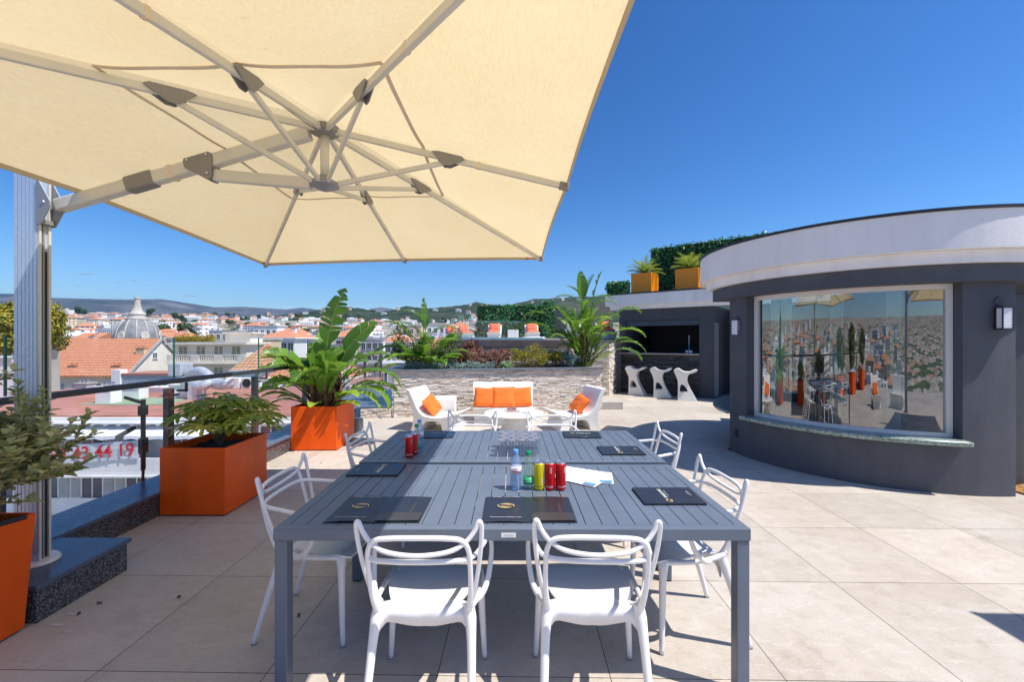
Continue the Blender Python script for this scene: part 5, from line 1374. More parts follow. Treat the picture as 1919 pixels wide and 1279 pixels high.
for i,(x,y) in enumerate(((-.06,.02),(.02,.05),(.05,-.03),(-.02,-.05))):
    MB().lathe([(.02,.01),(.027,.075),(.025,.075),(.018,.012)],12,(x,y,0)).build('glass', glassmat('pink_glass', (.9,.75,.72), base_refl=.1, diffuse=.15, dcol=(.7,.5,.45)) if i==0 else bpy.data.materials['pink_glass'], ash, smooth=True)
o = MB().box((-.12,-.006,0),(.12,.006,.008)).build('pen', M['near_black']); o.location=(.20,6.84,.386); o.rotation_euler=(0,0,R(-25)); tag(o,'dark pen lying on the round white table','pen')
cu = MB().box((-.22,-.22,0),(.22,.22,.47)).build('cube_stool', M['slide_white'], bevel=.025, angle=50); cu.location=(-1.30,8.15,0); cu.rotation_euler=(0,0,R(6)); tag(cu,'white cube stool behind the left lounge chair','stool')

# pool furniture
def lounger(loc, rz, label, grp='white pool chairs with coral cushions'):
    t = low_chair(loc, rz, .66, label, 'pool chair', [], name='pool_chair', group=grp)
    a = pillow_mesh(.62,.56,.20,'coral_cloth',t,'seat_cushion'); a.location=(.06,0,.36); a.rotation_euler=(0,R(-4),0)
    b = pillow_mesh(.46,.56,.18,'coral_cloth',t,'back_cushion'); b.location=(-.22,0,.60); b.rotation_euler=(0,R(64),0)
    return t
l0 = lounger(W(927,0,15.2)*Vector((1,1,0)) if False else Vector((at(927,15.6),15.6,DZ+.035)), R(-92), 'white pool chair with coral cushions, left of the small white table')
l0.scale = (.75,.75,.72)
l1 = copy_tree(l0); l1.location=(at(998,15.6),15.6,DZ+.035); l1.rotation_euler=(0,0,R(-86)); l1['label']='white pool chair with coral cushions, right of the small white table'
for px_, Yp, rzz, lb_ in ((1137,14.0,-78,'white pool chair with coral cushions behind the tall palm leaves'),(872,17.2,-60,'white pool chair with faded coral cushions behind the glass screen, nearer the hedge'),(848,17.4,-70,'white pool chair with faded coral cushions at the left end of the pool deck')):
    q = copy_tree(l0); q.location=(at(px_,Yp),Yp,DZ+.035); q.rotation_euler=(0,0,R(rzz)); q['label']=lb_
o = MB().box((-.20,-.18,0),(.20,.18,.33)).build('pool_side_table', M['slide_white'], bevel=.012, angle=50); o.location=(at(962,15.7),15.7,DZ+.036); tag(o,'small white block table between the two pool chairs','side table')
o = MB().lathe([(0,.0),(.32,.0),(.36,.02),(.3,.05),(0,.06)],16).build('white_towel', M['paper'], smooth=True); o.location=(at(1000,12.2),12.15,DZ+.02); o.scale=(1,.3,1); tag(o,'white folded towel on the pool edge','towel')

# ================================================================== PLANTS
def frame_from(d, up=Vector((0,0,1))):
    d = d.normalized(); s = d.cross(up)
    if s.length < 1e-3: s = d.cross(Vector((0,1,0)))
    s.normalize(); return d, s, s.cross(d)
def paddle(fo, st, base, az, lean, pet, L, Wd, droop, tear=.35, tint=.5, roll=0.0, nseg=12, pr=.014, fold=.35):
    """banana-like leaf: curved stalk and a torn blade folded along the midrib"""
    p = Vector(base); ang = lean; pts = [p.copy()]
    h = Vector((math.sin(az), math.cos(az), 0))
    steps = 6
    for i in range(steps):
        ang += droop * .35 / steps
        p = p + (h*math.sin(ang) + Vector((0,0,1))*math.cos(ang)) * (pet/steps); pts.append(p.copy())
    st.tube(pts, [pr*1.3, pr*1.1, pr, pr*.9, pr*.8, pr*.7, pr*.6], 6, smooth=0, cap=False, col=tint*.8+.15)
    mid = [p.copy()]; dirs = []
    for i in range(nseg):
        ang += droop / nseg * (0.6 + .8*i/nseg)
        d = h*math.sin(ang) + Vector((0,0,1))*math.cos(ang); dirs.append(d); p = p + d*(L/nseg); mid.append(p.copy())
    dirs.append(dirs[-1])
    for s in (-1, 1):
        i = 0
        prev = None
        while i < nseg:
            t0 = i/nseg; run = 1
            while random.random() > tear and i + run < nseg and run < 5: run += 1
            i1 = i + run
            m_ = []; e_ = []
            jit = random.uniform(-.12,.12)*tear*2; slide = random.uniform(-.02,.03)*L
            for k2 in range(i, i1+1):
                t = k2/nseg; wdt = Wd*(math.sin(PI*min(1,t**.72*.98+.02))**.62)*(1 if t<.98 else .25)
                d = dirs[k2]; hh, sd, up = frame_from(d, Vector((0,0,1)) if abs(d.z)<.98 else Vector((-h.x,-h.y,0)))
                sd = (h.cross(Vector((0,0,1)))).normalized(); up = sd.cross(d)
                if up.z < 0 and ang < 1.5: pass
                lat = (sd*math.cos(roll) + up*math.sin(roll))*s
                upn = lat.cross(d)*s
                f = fold + jit
                e = mid[k2] + lat*wdt*math.cos(f) + upn*wdt*math.sin(f)*(1 if f>0 else 1) + d*(wdt*.35+slide)
                shrink = 0
                if tear > .05 and (k2 == i or k2 == i1) and 0 < k2 < nseg:
                    e = e + d*(L/nseg*.22*(1 if k2 == i else -1))
                e.z -= .15*wdt*abs(jit)*2
                m_.append(mid[k2]); e_.append(e)
            nn = len(m_); midp = [(a+b)/2 + Vector((0,0,.03*Wd)) for a, b in zip(m_, e_)]
            vs = m_ + midp + e_
            c = min(1,max(0,tint + random.uniform(-.12,.12)))
            fo.add(vs, [(q,q+1,nn+q+1,nn+q) for q in range(nn-1)] + [(nn+q,nn+q+1,2*nn+q+1,2*nn+q) for q in range(nn-1)], c)
            i = i1
    st.tube(mid, [pr*.6]+[pr*.45]*(nseg-1)+[pr*.1], 5, smooth=0, cap=False, col=.9)
M['strel_stalk'] = leafmat('strelitzia_stalk', (0.06,0.10,0.02),(0.22,0.25,0.05),(0.34,0.36,0.1),6,.1,.4)
def frond(mb, st, p, az, lean, L, droop, wl, n=22, col=.5, lw=.012):
    h = Vector((math.sin(az), math.cos(az), 0)); ang = lean; pts = [Vector(p)]; ds = []
    for i in range(n):
        ang += droop/n; d = h*math.sin(ang)+Vector((0,0,1))*math.cos(ang); ds.append(d); pts.append(pts[-1]+d*L/n)
    st.tube(pts, [.008]+[.005]*(n-1)+[.002], 4, smooth=0, cap=False, col=.8)
    sd = h.cross(Vector((0,0,1))).normalized()
    for i in range(2, n):
        d = ds[i]; up = sd.cross(d); w_ = wl*math.sin(PI*(.12+.85*i/n))**.6
        for s in (-1,1):
            a = pts[i]; e = a + (sd*s*.8 + d*.55 + up*.32).normalized()*w_ ; e.z -= w_*random.uniform(0,.12)
            mb.add([a - d*lw*.5, a + d*lw*.5, e], [(0,1,2)], min(1,max(0,col+random.uniform(-.2,.25))))
def strelitzia(name, loc, leaves, label, cat='plant', group=None, debris=0, drad=.13, dh=.45, fronds=()):
    t = thing(name, loc, 0, label, cat, group)
    fo = MB(); st = MB()
    for lf in leaves: paddle(fo, st, *lf[:7], **lf[7])
    for (x, y, z, az, le, L, dr, wl, c) in fronds:
        st.tube([(x*.2,y*.2,0),(x*.6,y*.6,z*.5),(x,y,z)],[.016,.012,.008],5,cap=False,col=.8)
        frond(fo, st, (x,y,z), R(az), R(le), L, R(dr), wl, 26, c, .03)
    fo.build('foliage', M['strel'], t); st.build('stalks', M['strel_stalk'], t, smooth=True)
    if debris:
        mb = MB()
        for i in range(debris):
            a = random.uniform(0, 2*PI); r = drad*random.uniform(.35,1); z = random.uniform(0, dh*.6)
            p = Vector((r*math.cos(a), r*math.sin(a), z)); q = p + Vector((math.cos(a)*random.uniform(-.02,.12), math.sin(a)*random.uniform(-.02,.12), random.uniform(.12,dh*.7)))
            wv = Vector((-math.sin(a), math.cos(a), 0))*random.uniform(.012,.03)
            m_ = (p+q)/2 + Vector((math.cos(a),math.sin(a),0))*random.uniform(0,.05)
            mb.add([p-wv,p+wv,m_+wv*.9,m_-wv*.9,q+wv*.2,q-wv*.2], [(0,1,2,3),(3,2,4,5)], random.uniform(.4,1.9))
        mb.build('dry_sheaths', M['thatch'], t)
    return t
def Z3(a): return a
rnd = random.Random(11)
# planter 3: the big one.  leaf = (base, azimuth from +y toward +x, lean, stalk, blade, half width, droop)
# azimuth: 90deg = right, -90 = left, 180 = towards camera
B0 = (0,0,.0)
lv = []
def LF(dx, dy, az, lean, pet, L, Wd, droop, **k): lv.append((((dx,dy,0)), R(az), R(lean), pet, L, Wd, R(droop), k))
LF(-.02,.0,-85,2,.92,.92,.165,-26,tear=.5,tint=.33,roll=.9,fold=.15)         # tallest, leaning left, torn
LF(.03,.0,88,8,.62,.92,.22,40,tear=.16,tint=.28,roll=-.9,fold=.1)             # big upright right
LF(-.08,0,-95,5,.42,.56,.11,-4,tear=.1,tint=.55,roll=.9,fold=.2)
LF(-.05,.04,-80,9,.5,.5,.11,8,tear=.15,tint=.3,roll=.5,fold=.3)
LF(-.10,.06,-88,16,.62,.55,.12,80,tear=.42,tint=.33,roll=.1)
LF(-.08,0,-96,22,.35,.62,.12,75,tear=.42,tint=.45)
LF(-.14,-.06,-110,14,.42,.50,.16,105,tear=.6,tint=.72,roll=.25)
LF(-.12,-.08,-140,10,.35,.45,.15,95,tear=.5,tint=.7)
LF(.08,.04,85,14,.55,.85,.15,110,tear=.5,tint=.4,roll=.1)
LF(.10,.0,92,26,.42,.75,.15,118,tear=.5,tint=.55)
LF(.06,.05,70,10,.68,.70,.13,85,tear=.45,tint=.45)
LF(.12,-.04,100,30,.30,.65,.12,100,tear=.5,tint=.7)
LF(.12,-.10,120,28,.22,.50,.11,70,tear=.3,tint=.8)
LF(.08,-.10,110,14,.20,.42,.13,18,tear=.05,tint=.72,roll=-.6)
LF(.04,-.12,150,15,.22,.40,.12,22,tear=.05,tint=.66)
LF(.02,-.02,170,8,.40,.5,.12,30,tear=.3,tint=.4)
LF(-.04,-.02,200,12,.35,.45,.12,40,tear=.3,tint=.35)
LF(0,.05,10,10,.5,.5,.12,50,tear=.4,tint=.25)
LF(-.16,-.10,-125,38,.30,.42,.09,60,tear=.2,tint=.6)
LF(-.16,-.04,-100,50,.28,.42,.07,70,tear=.1,tint=.62)
LF(.10,.08,60,30,.35,.5,.11,70,tear=.5,tint=.3)
LF(-.06,.08,-50,22,.4,.5,.11,70,tear=.5,tint=.25)
LF(.14,-.12,105,52,.12,.40,.10,48,tear=.2,tint=.85)
LF(.0,-.13,175,40,.12,.30,.09,60,tear=.1,tint=.8)
LF(-.18,-.12,-120,24,.16,.34,.10,70,tear=.2,tint=.6)
LF(-.02,.02,100,12,.55,.55,.11,70,tear=.5,tint=.3); LF(.03,.05,-60,16,.5,.5,.11,60,tear=.4,tint=.3)
for i in range(26): LF(rnd.uniform(-.14,.14),rnd.uniform(-.12,.1),rnd.uniform(-180,180),rnd.uniform(4,26),rnd.uniform(.36,.68),rnd.uniform(.35,.6),.15,rnd.uniform(20,90),tear=rnd.choice((.05,.22,.45)),tint=rnd.uniform(.25,.95),roll=rnd.uniform(-.6,.6))
LF(-.05,-.08,-150,8,.42,.42,.14,12,tear=.05,tint=.6,roll=.8); LF(-.12,-.02,-95,12,.60,.60,.15,100,tear=.65,tint=.55); LF(.06,-.06,130,12,.5,.6,.15,70,tear=.5,tint=.6); LF(.1,.05,85,34,.5,.7,.13,90,tear=.5,tint=.55); LF(-.15,-.1,-115,30,.42,.55,.13,95,tear=.5,tint=.75)
strelitzia('bird_of_paradise_plant', (-2.80,6.30,.56), lv, 'big torn-leaved banana-like plant in the sunlit orange planter', 'plant', debris=330, drad=.2, dh=.62)
for _dx in (-.18,.2):
    pass
# bed, left one
lv = []
LF(0,0,60,2,.75,.62,.10,-6,tear=.55,tint=.35,roll=1.1,fold=.2)
LF(-.05,0,-92,8,.65,.62,.13,62,tear=.5,tint=.42)
LF(-.1,0,-85,22,.45,.75,.13,95,tear=.7,tint=.38)
LF(-.1,0,-95,34,.4,.7,.12,105,tear=.7,tint=.42)
LF(.1,0,80,20,.42,.45,.13,40,tear=.05,tint=.66,roll=-.5)
LF(.1,0,90,40,.3,.42,.12,50,tear=.1,tint=.7)
LF(0,-.1,170,20,.3,.42,.13,50,tear=.1,tint=.6)
LF(-.1,-.1,-140,28,.3,.5,.12,80,tear=.3,tint=.6)
LF(.05,-.1,130,38,.2,.42,.11,70,tear=.2,tint=.7)
LF(-.2,-.05,-100,55,.2,.5,.1,60,tear=.2,tint=.55)
LF(0,.05,0,15,.4,.5,.12,50,tear=.4,tint=.3)
for i in range(22): LF(rnd.uniform(-.35,.35),rnd.uniform(-.1,.1),rnd.uniform(-180,180),rnd.uniform(15,50),rnd.uniform(.2,.4),rnd.uniform(.3,.5),.10,rnd.uniform(30,90),tear=.4,tint=rnd.uniform(.2,.6))
lv = [(a_, b_, c_, d_*1.15, e_*1.15, f_*1.25, g_, h_) for (a_, b_, c_, d_, e_, f_, g_, h_) in lv]
strelitzia('bird_of_paradise_plant', (at(797,9.3),9.3,.93), lv, 'broad-leaved green plant at the left end of the raised bed', 'plant',
 fronds=[(-.1,0,.75,-88,24,.85,100,.2,.45),(-.15,0,.6,-94,40,.8,85,.2,.4),(.1,0,.7,80,26,.7,90,.2,.5),(0,-.1,.6,165,30,.6,80,.2,.55),(.15,0,.5,95,45,.6,60,.18,.6),(-.05,.05,.95,-80,10,.7,90,.2,.35)])
# bed, tall one on the right
lv = []
LF(0,.05,-60,0,1.647,0.713,0.18,4,tear=.05,tint=.5,roll=.7,fold=.5)
LF(.05,0,60,6,1.647,0.828,0.156,18,tear=.85,tint=.32,roll=.6)
LF(-.05,0,-88,10,1.403,0.862,0.144,105,tear=.9,tint=.3)
LF(-.08,0,-92,20,1.159,0.977,0.132,90,tear=.9,tint=.3)
LF(.08,0,85,12,1.525,0.713,0.144,95,tear=.9,tint=.35)
LF(.08,0,95,22,1.037,0.862,0.156,90,tear=.8,tint=.5)
LF(.1,0,100,34,0.915,0.805,0.132,90,tear=.8,tint=.32)
LF(.1,.1,80,46,0.854,0.862,0.144,80,tear=.8,tint=.25)
LF(-.05,-.1,-110,4,0.756,0.713,0.132,10,tear=.05,tint=.6,roll=.6)
LF(-.1,-.1,-95,16,0.427,0.517,0.108,6,tear=.05,tint=.4,roll=.6)
LF(.0,-.1,170,6,0.732,0.69,0.144,30,tear=.5,tint=.75)
LF(.05,-.1,120,10,0.549,0.69,0.132,40,tear=.3,tint=.5)
LF(.1,-.1,100,26,0.305,0.46,0.132,30,tear=.1,tint=.7)
LF(-.12,-.1,-98,44,0.342,0.46,0.072,50,tear=.1,tint=.9)
LF(.12,-.12,105,48,0.244,0.437,0.12,20,tear=.1,tint=.75)
LF(.02,-.05,140,12,0.976,0.632,0.144,60,tear=.6,tint=.55)
for i in range(26): LF(rnd.uniform(-.15,.25),rnd.uniform(-.1,.1),rnd.uniform(-180,180),rnd.uniform(4,28),rnd.uniform(.35,1.15),rnd.uniform(.45,.7),.14,rnd.uniform(20,80),tear=.6,tint=rnd.uniform(.2,.6))
strelitzia('bird_of_paradise_plant', (at(1092,10.4),10.4,.93), lv, 'tall banana-like plant with feathery torn leaves at the right end of the raised bed', 'plant', debris=60, drad=.10, dh=.9,
 fronds=[(-.03,0,1.45,-88,18,.85,110,.22,.35),(-.10,0,1.15,-92,30,.95,85,.22,.3),(.05,0,1.5,70,4,.85,30,.24,.4),(.08,0,1.45,88,22,.8,95,.22,.35),(.12,0,1.25,95,14,.85,100,.26,.5),(.16,0,1.05,92,34,.85,85,.24,.3),(.22,.05,.85,88,48,.85,70,.26,.25),(.10,-.05,.95,110,26,.7,90,.24,.6),(-.12,-.05,.9,-100,24,.6,80,.2,.45),(.02,-.05,1.3,170,20,.6,80,.2,.5),(.2,0,.7,98,60,.75,50,.22,.35),(-.02,0,1.6,-60,8,.6,70,.2,.4)])

def palmate(mb, p, d, nrm, size, col):
    """hand-shaped leaf with pointed lobes"""
    nrm = Vector(nrm).normalized(); d = Vector(d); d = (d - nrm*d.dot(nrm)).normalized(); s = nrm.cross(d)
    n = 8; vs = [p]; out_ = []
    for i in range(n):
        a = -2.25 + 4.5*i/(n-1); L = size*(1 - .28*abs(a)/2.25)
        for (aa, ll, z) in ((a-.20,.42,0),(a-.13,.8,-.02),(a,1.0,-.10),(a+.13,.8,-.02),(a+.20,.42,0)):
            vs.append(p + (d*math.cos(aa) + s*math.sin(aa))*L*ll + nrm*size*z)
    b = 1
    fs = []
    for i in range(n):
        k2 = b + i*5; fs += [(0,k2,k2+1,k2+2),(0,k2+2,k2+3,k2+4)]
        if i < n-1: fs.append((0,k2+4,k2+5))
    mb.add(vs, fs, col)
fat = thing('fatsia_plant', (-2.83,4.05,.54), 0, 'green plant with lobed hand-shaped leaves in the shaded planter', 'plant')
fo = MB(); st = MB(); rf = random.Random(5)
heads = [(-.02,0,.42),(.12,.02,.30),(.26,-.02,.24),(-.18,.04,.22),(.05,-.12,.20),(.28,.1,.30),(-.10,-.08,.32),(.14,.14,.36)]
for hx_, hy_, hz_ in heads:
    H_ = Vector((hx_*1.1,hy_,hz_)); st.tube([(0.02,0,0),(hx_*.35,hy_*.4,hz_*.5),H_],[.012,.010,.007],6,col=.7)
    for i in range(8):
        a = i*2.4+rf.uniform(-.3,.3); el = rf.uniform(-.1,1.0); L = rf.uniform(.10,.20)
        d = Vector((math.cos(a)*math.cos(el), math.sin(a)*math.cos(el), math.sin(el)*.6)); q = H_ + d*L
        st.tube([H_, H_+d*L*.5+Vector((0,0,.012)), q],[.004,.003,.003],4,smooth=2,col=.8)
        palmate(fo, q, Vector((math.cos(a),math.sin(a),-.35)), Vector((math.cos(a)*.35+rf.uniform(-.2,.2),math.sin(a)*.35+rf.uniform(-.2,.2),1)), rf.uniform(.15,.225), rf.uniform(.5,1.0))
fo.build('foliage', M['fatsia'], fat); st.build('stems', M['bark'], fat, smooth=True)

# left shrub with many branching twigs
shr = thing('oleaster_shrub', (-2.86,2.02,.56), 0, 'grey-green small-leaved shrub in the planter at the left edge', 'shrub')
fo = MB(); st = MB(); rs = random.Random(3)
def twig(p, d, L, r, depth):
    pts = [p]; q = Vector(p)
    for i in range(4):
        d = (d + Vector((rs.uniform(-.22,.22), rs.uniform(-.22,.22), rs.uniform(-.10,.16)))).normalized(); q = q + d*L/4; pts.append(q.copy())
    st.tube(pts, [r, r*.85, r*.7, r*.6, r*.45], 5, smooth=0, cap=False)
    if depth <= 1:
        nl = 18 if depth == 0 else 11
        for i in range(nl):
            t = (i+1)/nl; k2 = min(3, int(t*4)); pp_ = pts[k2].lerp(pts[k2+1], min(1,t*4-k2)) if k2 < 4 else pts[-1]
            a = i*2.4; sdv = Vector((math.cos(a), math.sin(a), rs.uniform(-.2,.7)))
            dd = (d*.7 + sdv).normalized(); nn = (Vector((0,0,1)) - dd*dd.z + sdv*rs.uniform(-.4,.4))
            leaf_oval(fo, pp_, nn, rs.uniform(.038,.066), rs.uniform(.024,.038), min(1,max(0,rs.gauss(.5,.22))), d=dd)
    if depth > 0:
        for i in range(4 if depth == 1 else 6):
            k2 = rs.choice((1,2,3,4)); sdv = Vector((rs.uniform(-1,1), rs.uniform(-1,1), rs.uniform(-.35,.7)))
            twig(pts[k2], (d*.6 + sdv*.8).normalized(), L*rs.uniform(.5,.75), r*.55, depth-1)
for i in range(24):
    a = i*2*PI/24*3 + rs.uniform(-.2,.2); out_ = rs.uniform(.25,1.0)
    twig(Vector((math.cos(a)*.06, math.sin(a)*.06, 0)), Vector((math.cos(a)*out_, math.sin(a)*out_*.8, rs.uniform(.35,1.5))).normalized(), rs.uniform(.31,.49), .010, 2)
for (tx, ty, tz, L) in ((.62,.0,.46,.33),(.5,.2,.8,.34)):
    twig(Vector((.05,0,.12)), Vector((tx,ty,tz)).normalized(), L, .009, 2)
    twig(Vector((.10,0,.20)), Vector((tx,ty,tz+.15)).normalized(), L*.8, .008, 1)
fo.build('foliage', M['eleag'], shr); st.build('branches', M['bark'], shr)

# cycads on the roof
def cycad(loc, label, seed, n=30):
    t = thing('cycad', loc, 0, label, 'plant', 'cycads in the roof planters'); fo = MB(); st = MB(); rc = random.Random(seed)
    for i in range(n):
        az = i*2.4; le = R(8 + 62*(i/n)); frond(fo, st, (0,0,.05), az, le, rc.uniform(.52,.70), R(rc.uniform(35,60)), .15, 24, rc.uniform(.35,.85), .022)
    fo.build('fronds', M['cycad'], t); st.build('stems', M['strel_stalk'], t)
    MB().lathe([(.07,-.05),(.09,.0),(.06,.08),(0,.1)],10).build('trunk', M['bark'], t)
cycad(RP1 + Vector((0,0,.54)), 'bright green cycad in the left amber roof planter', 1)
cycad(RP2 + Vector((0,0,.54)), 'yellowish cycad in the right amber roof planter', 2)

# bed shrubs and succulents
def clump(name, px, Y, wx, wy, hz, n, mat, label, cat='shrub', leaf=.06, lw=.4, spiky=False, group=None, up=.4, zb=.93, tint=.5, seed=0):
    hz *= 1.25; wx *= 1.12; leaf *= 1.12
    rc = random.Random(seed or int(px)); t = thing(name, (at(px,Y),Y,zb), 0, label, cat, group); fo = MB(); st = MB()
    blobs = [(rc.uniform(-.7,.7)*wx/2, rc.uniform(-.6,.6)*wy/2, rc.uniform(.25,.75)*hz, rc.uniform(.45,.8)) for _ in range(9)]
    for i in range(n):
        b = rc.choice(blobs); d = Vector((rc.gauss(0,1), rc.gauss(0,1), rc.gauss(0,1)+.15)).normalized()
        rr = rc.uniform(.75,1.08); p = Vector((b[0]+d.x*wx*.26*b[3]*rr, b[1]+d.y*wy*.3*b[3]*rr, max(.01,b[2]+d.z*hz*.33*b[3]*rr)))
        L = leaf*rc.uniform(.6,1.3); c = min(1,max(0,tint*.6+.35*rc.random()+.3*noise.noise(p*5)))
        if rc.random() < .04: c = 1.0
        dd = (d + Vector((rc.uniform(-.4,.4), rc.uniform(-.4,.4), up))).normalized() if spiky else None
        leaf_oval(fo, p, (d if not spiky else Vector((rc.uniform(-1,1),-1,rc.uniform(-.3,1)))), L, L*lw, c, d=dd)
    for i in range(12):
        b = rc.choice(blobs); st.tube([(b[0]*.4,b[1]*.4,0),(b[0]*.7,b[1]*.7,b[2]*.5),(b[0],b[1],b[2])],[.008,.006,.004],5)
    fo.build('foliage', M[mat], t); st.build('stems', M['bark'], t)
    return t
clump('variegated_shrub', 772, 9.5, .95, .7, .78, 2200, 'darkshrub', 'small-leaved variegated shrub at the left corner of the raised bed', leaf=.05)
clump('variegated_shrub', 828, 9.9, .95, .7, .82, 2200, 'darkshrub', 'small-leaved variegated shrub just right of the left broad-leaved plant', leaf=.05)
for i,(px,Y,wd,hh,lb) in enumerate(((868,9.7,.7,.36,'reddish brown succulent shrub, left of three in the bed'),(897,9.9,.7,.38,'reddish brown succulent shrub, middle of three in the bed'),(925,9.7,.7,.33,'reddish brown succulent shrub, right of three, beside the agave'))):
    clump('red_succulent', px, Y, wd, .6, hh, 900, 'redsucc', lb, leaf=.06, lw=.35, spiky=True, group='reddish succulents in the raised bed')
clump('dark_red_succulent', 872, 10.6, .6, .4, .62, 500, 'redsucc', 'dark purple rosette plant standing up behind the reddish succulents', leaf=.08, lw=.35, spiky=True, tint=.05)
for i,(px,lb) in enumerate(((975,'yellow-green spurge bush, left of three, beside the agave'),(1004,'yellow-green spurge bush, tallest, middle of three'),(1030,'yellow-green spurge bush, right of three, below the palms'))):
    clump('spurge_bush', px, 9.95, .62, .6, (.38,.48,.36)[i], 1300, 'euph', lb, leaf=.04, lw=.3, spiky=True, group='yellow-green spurge bushes in the raised bed')
clump('round_shrub', 1053, 10.3, .7, .6, .42, 1100, 'darkshrub', 'grey-green rounded shrub between the spurge and the tall palm-like plant', leaf=.045)
clump('round_shrub', 1072, 9.95, .55, .5, .34, 900, 'glauc', 'pale green rounded shrub at the right end of the bed', leaf=.045)
for i,px in enumerate((775,800,826,852,880,908)):
    clump('blue_succulent', px, 9.0+.1*((px-770)/60)+.06, .42, .25, .14, 420, 'glauc', ['leftmost low blue-grey succulent mat along the coping','low blue-grey succulent mat, second from the left along the coping','low blue-grey succulent mat below the broad-leaved plant','low blue-grey succulent mat, fourth from the left along the coping','low blue-grey succulent mat below the reddish shrubs','rightmost low blue-grey succulent mat, nearest the agave'][i], 'succulent', leaf=.04, lw=.3, spiky=True, group='blue-grey succulents along the front of the bed')
ag = thing('agave', (at(950,9.45),9.4,.935), 0, 'pale green pointed agave rosette at the front of the raised bed', 'agave'); fo = MB()
for i in range(26):
    a = i*2.4; le = .15 + 1.15*(i/26); d = Vector((math.sin(a)*math.sin(le), math.cos(a)*math.sin(le), math.cos(le))); L = .26-.05*abs(.5-i/26)
    s = d.cross(Vector((0,0,1))).normalized(); u_ = s.cross(d); ps = []
    for k2,(t,wd) in enumerate(((0,.02),(.3,.032),(.65,.034),(.9,.015),(1,.001))):
        c_ = d*L*t + Vector((0,0,-.05*t*t)); ps += [c_-s*wd+u_*wd*.5, c_+Vector((0,0,-.003)), c_+s*wd+u_*wd*.5]
    fo.add(ps, [(3*j+q,3*j+q+1,3*j+q+4,3*j+q+3) for j in range(4) for q in range(2)], random.uniform(.3,.9))
fo.build('rosette', M['agave'], ag)

# small debris on the floor
rd = random.Random(9)
def fallen(x, y, rz, label, s=1):
    mb = MB(); n = 6
    leaf_oval(mb, Vector((0,0,.004)), Vector((0,0.2,1)), .030*s, .016*s, .1, d=Vector((1,.2,.12))); leaf_oval(mb, Vector((0,0,.004)), Vector((.3,0,1)), .02*s, .012*s, .1, d=Vector((.2,1,.2)))
    o = mb.build('fallen_leaf', M['thatch_leaf']); o.location=(x,y,.002); o.rotation_euler=(0,0,rz); tag(o, label, 'leaf', 'fallen leaves on the terrace')
M['thatch_leaf'] = pbr('dead_leaf', (0.11,0.065,0.03), 0.8, var=.4, vs=30)
for (px,py,lb) in ((152,1153,'greenish brown leaf lying by the granite plinth'),(563,1157,'curled brown leaf lying on the tile joint between left chair and table leg'),(601,870,'brown leaf lying in front of the sunlit orange planter'),(615,884,'tiny brown leaf lying at the edge of the canopy shadow'),(182,1134,'small dark leaf by the plinth corner'),(340,1121,'small leaf on the joint left of the left chair')):
    p = FL(px,py); fallen(p.x,p.y,rd.uniform(0,6),lb,1.0 if 'tiny' not in lb else .6)
def stain(px, py, r, label):
    p = FL(px,py,.0); mb = MB(); n = 14; vs = [(0,0,0)]
    for i in range(n):
        a = 2*PI*i/n; rr = r*rd.uniform(.4,1.1); vs.append((math.cos(a)*rr*1.4, math.sin(a)*rr*.6, 0))
    mb.add(vs, [(0,1+i,1+(i+1)%n) for i in range(n)]); o = mb.build('droppings_stain', M['stain']); o.location=(p.x,p.y,.0025); tag(o,label,'stain','whitish stains on the tiles')
M['stain'] = pbr('stain', (0.62,0.60,0.58), 0.8, var=.15, vs=60)
for (px,py,r,lb) in ((107,1173,.035,'largest whitish bird stain on the tiles by the plinth'),(137,1153,.03,'whitish bird stain farther along the plinth'),(128,1186,.022,'thin whitish streak in front of the largest stain'),(270,1085,.016,'faint whitish stain past the plinth corner'),(349,1073,.012,'small whitish fleck on the tile in shade')):
    stain(px,py,r,lb)
# ================================================================== THE TOWN
def facade_window(parent, x, z, w_, h_, y, kind='shutter', mat=None, face='y', arch=False, smat='shutter'):
    """window on a wall whose outside is at -y (face 'y') or +x (face 'x')"""
    def pt(a, d, zz): return (a, y - d, zz) if face == 'y' else (y + d, a, zz)
    def bx(mb, a0, a1, d0, d1, z0, z1):
        p, q = pt(a0, d0, z0), pt(a1, d1, z1); mb.box([min(u, v) for u, v in zip(p, q)], [max(u, v) for u, v in zip(p, q)])
    mb = MB(); f = .07
    bx(mb, x-w_/2-f, x+w_/2+f, .01, .09, z+h_, z+h_+f*1.5); bx(mb, x-w_/2-f*1.5, x+w_/2+f*1.5, .01, .16, z-f*1.3, z)
    bx(mb, x-w_/2-f, x-w_/2, .01, .06, z, z+h_); bx(mb, x+w_/2, x+w_/2+f, .01, .06, z, z+h_); bx(mb, x-.03, x+.03, .02, .05, z, z+h_)
    wf = mb.build('window', M['render_white'] if mat is None else mat, parent)
    mb = MB(); bx(mb, x-w_/2, x+w_/2, .012, .02, z+.001, z+h_-.001); mb.build('pane', M['far_glass'], wf)
    if kind == 'shutter':
        for s in (-1, 1):
            mb = MB(); c = x + s*(w_*.75+f)
            bx(mb, c-w_*.24, c+w_*.24, .01, .05, z, z+h_)
            for q in range(int(h_/.22)): bx(mb, c-w_*.2, c+w_*.2, .051, .065, z+.08+q*.22, z+.2+q*.22)
            mb.build('shutter', M[smat], wf)
    elif kind == 'blind':
        mb = MB(); bx(mb, x-w_/2+.01, x+w_/2-.01, .0205, .035, z+h_*.15, z+h_-.01); mb.build('blind', M['shutter_olive'], wf)
    return wf
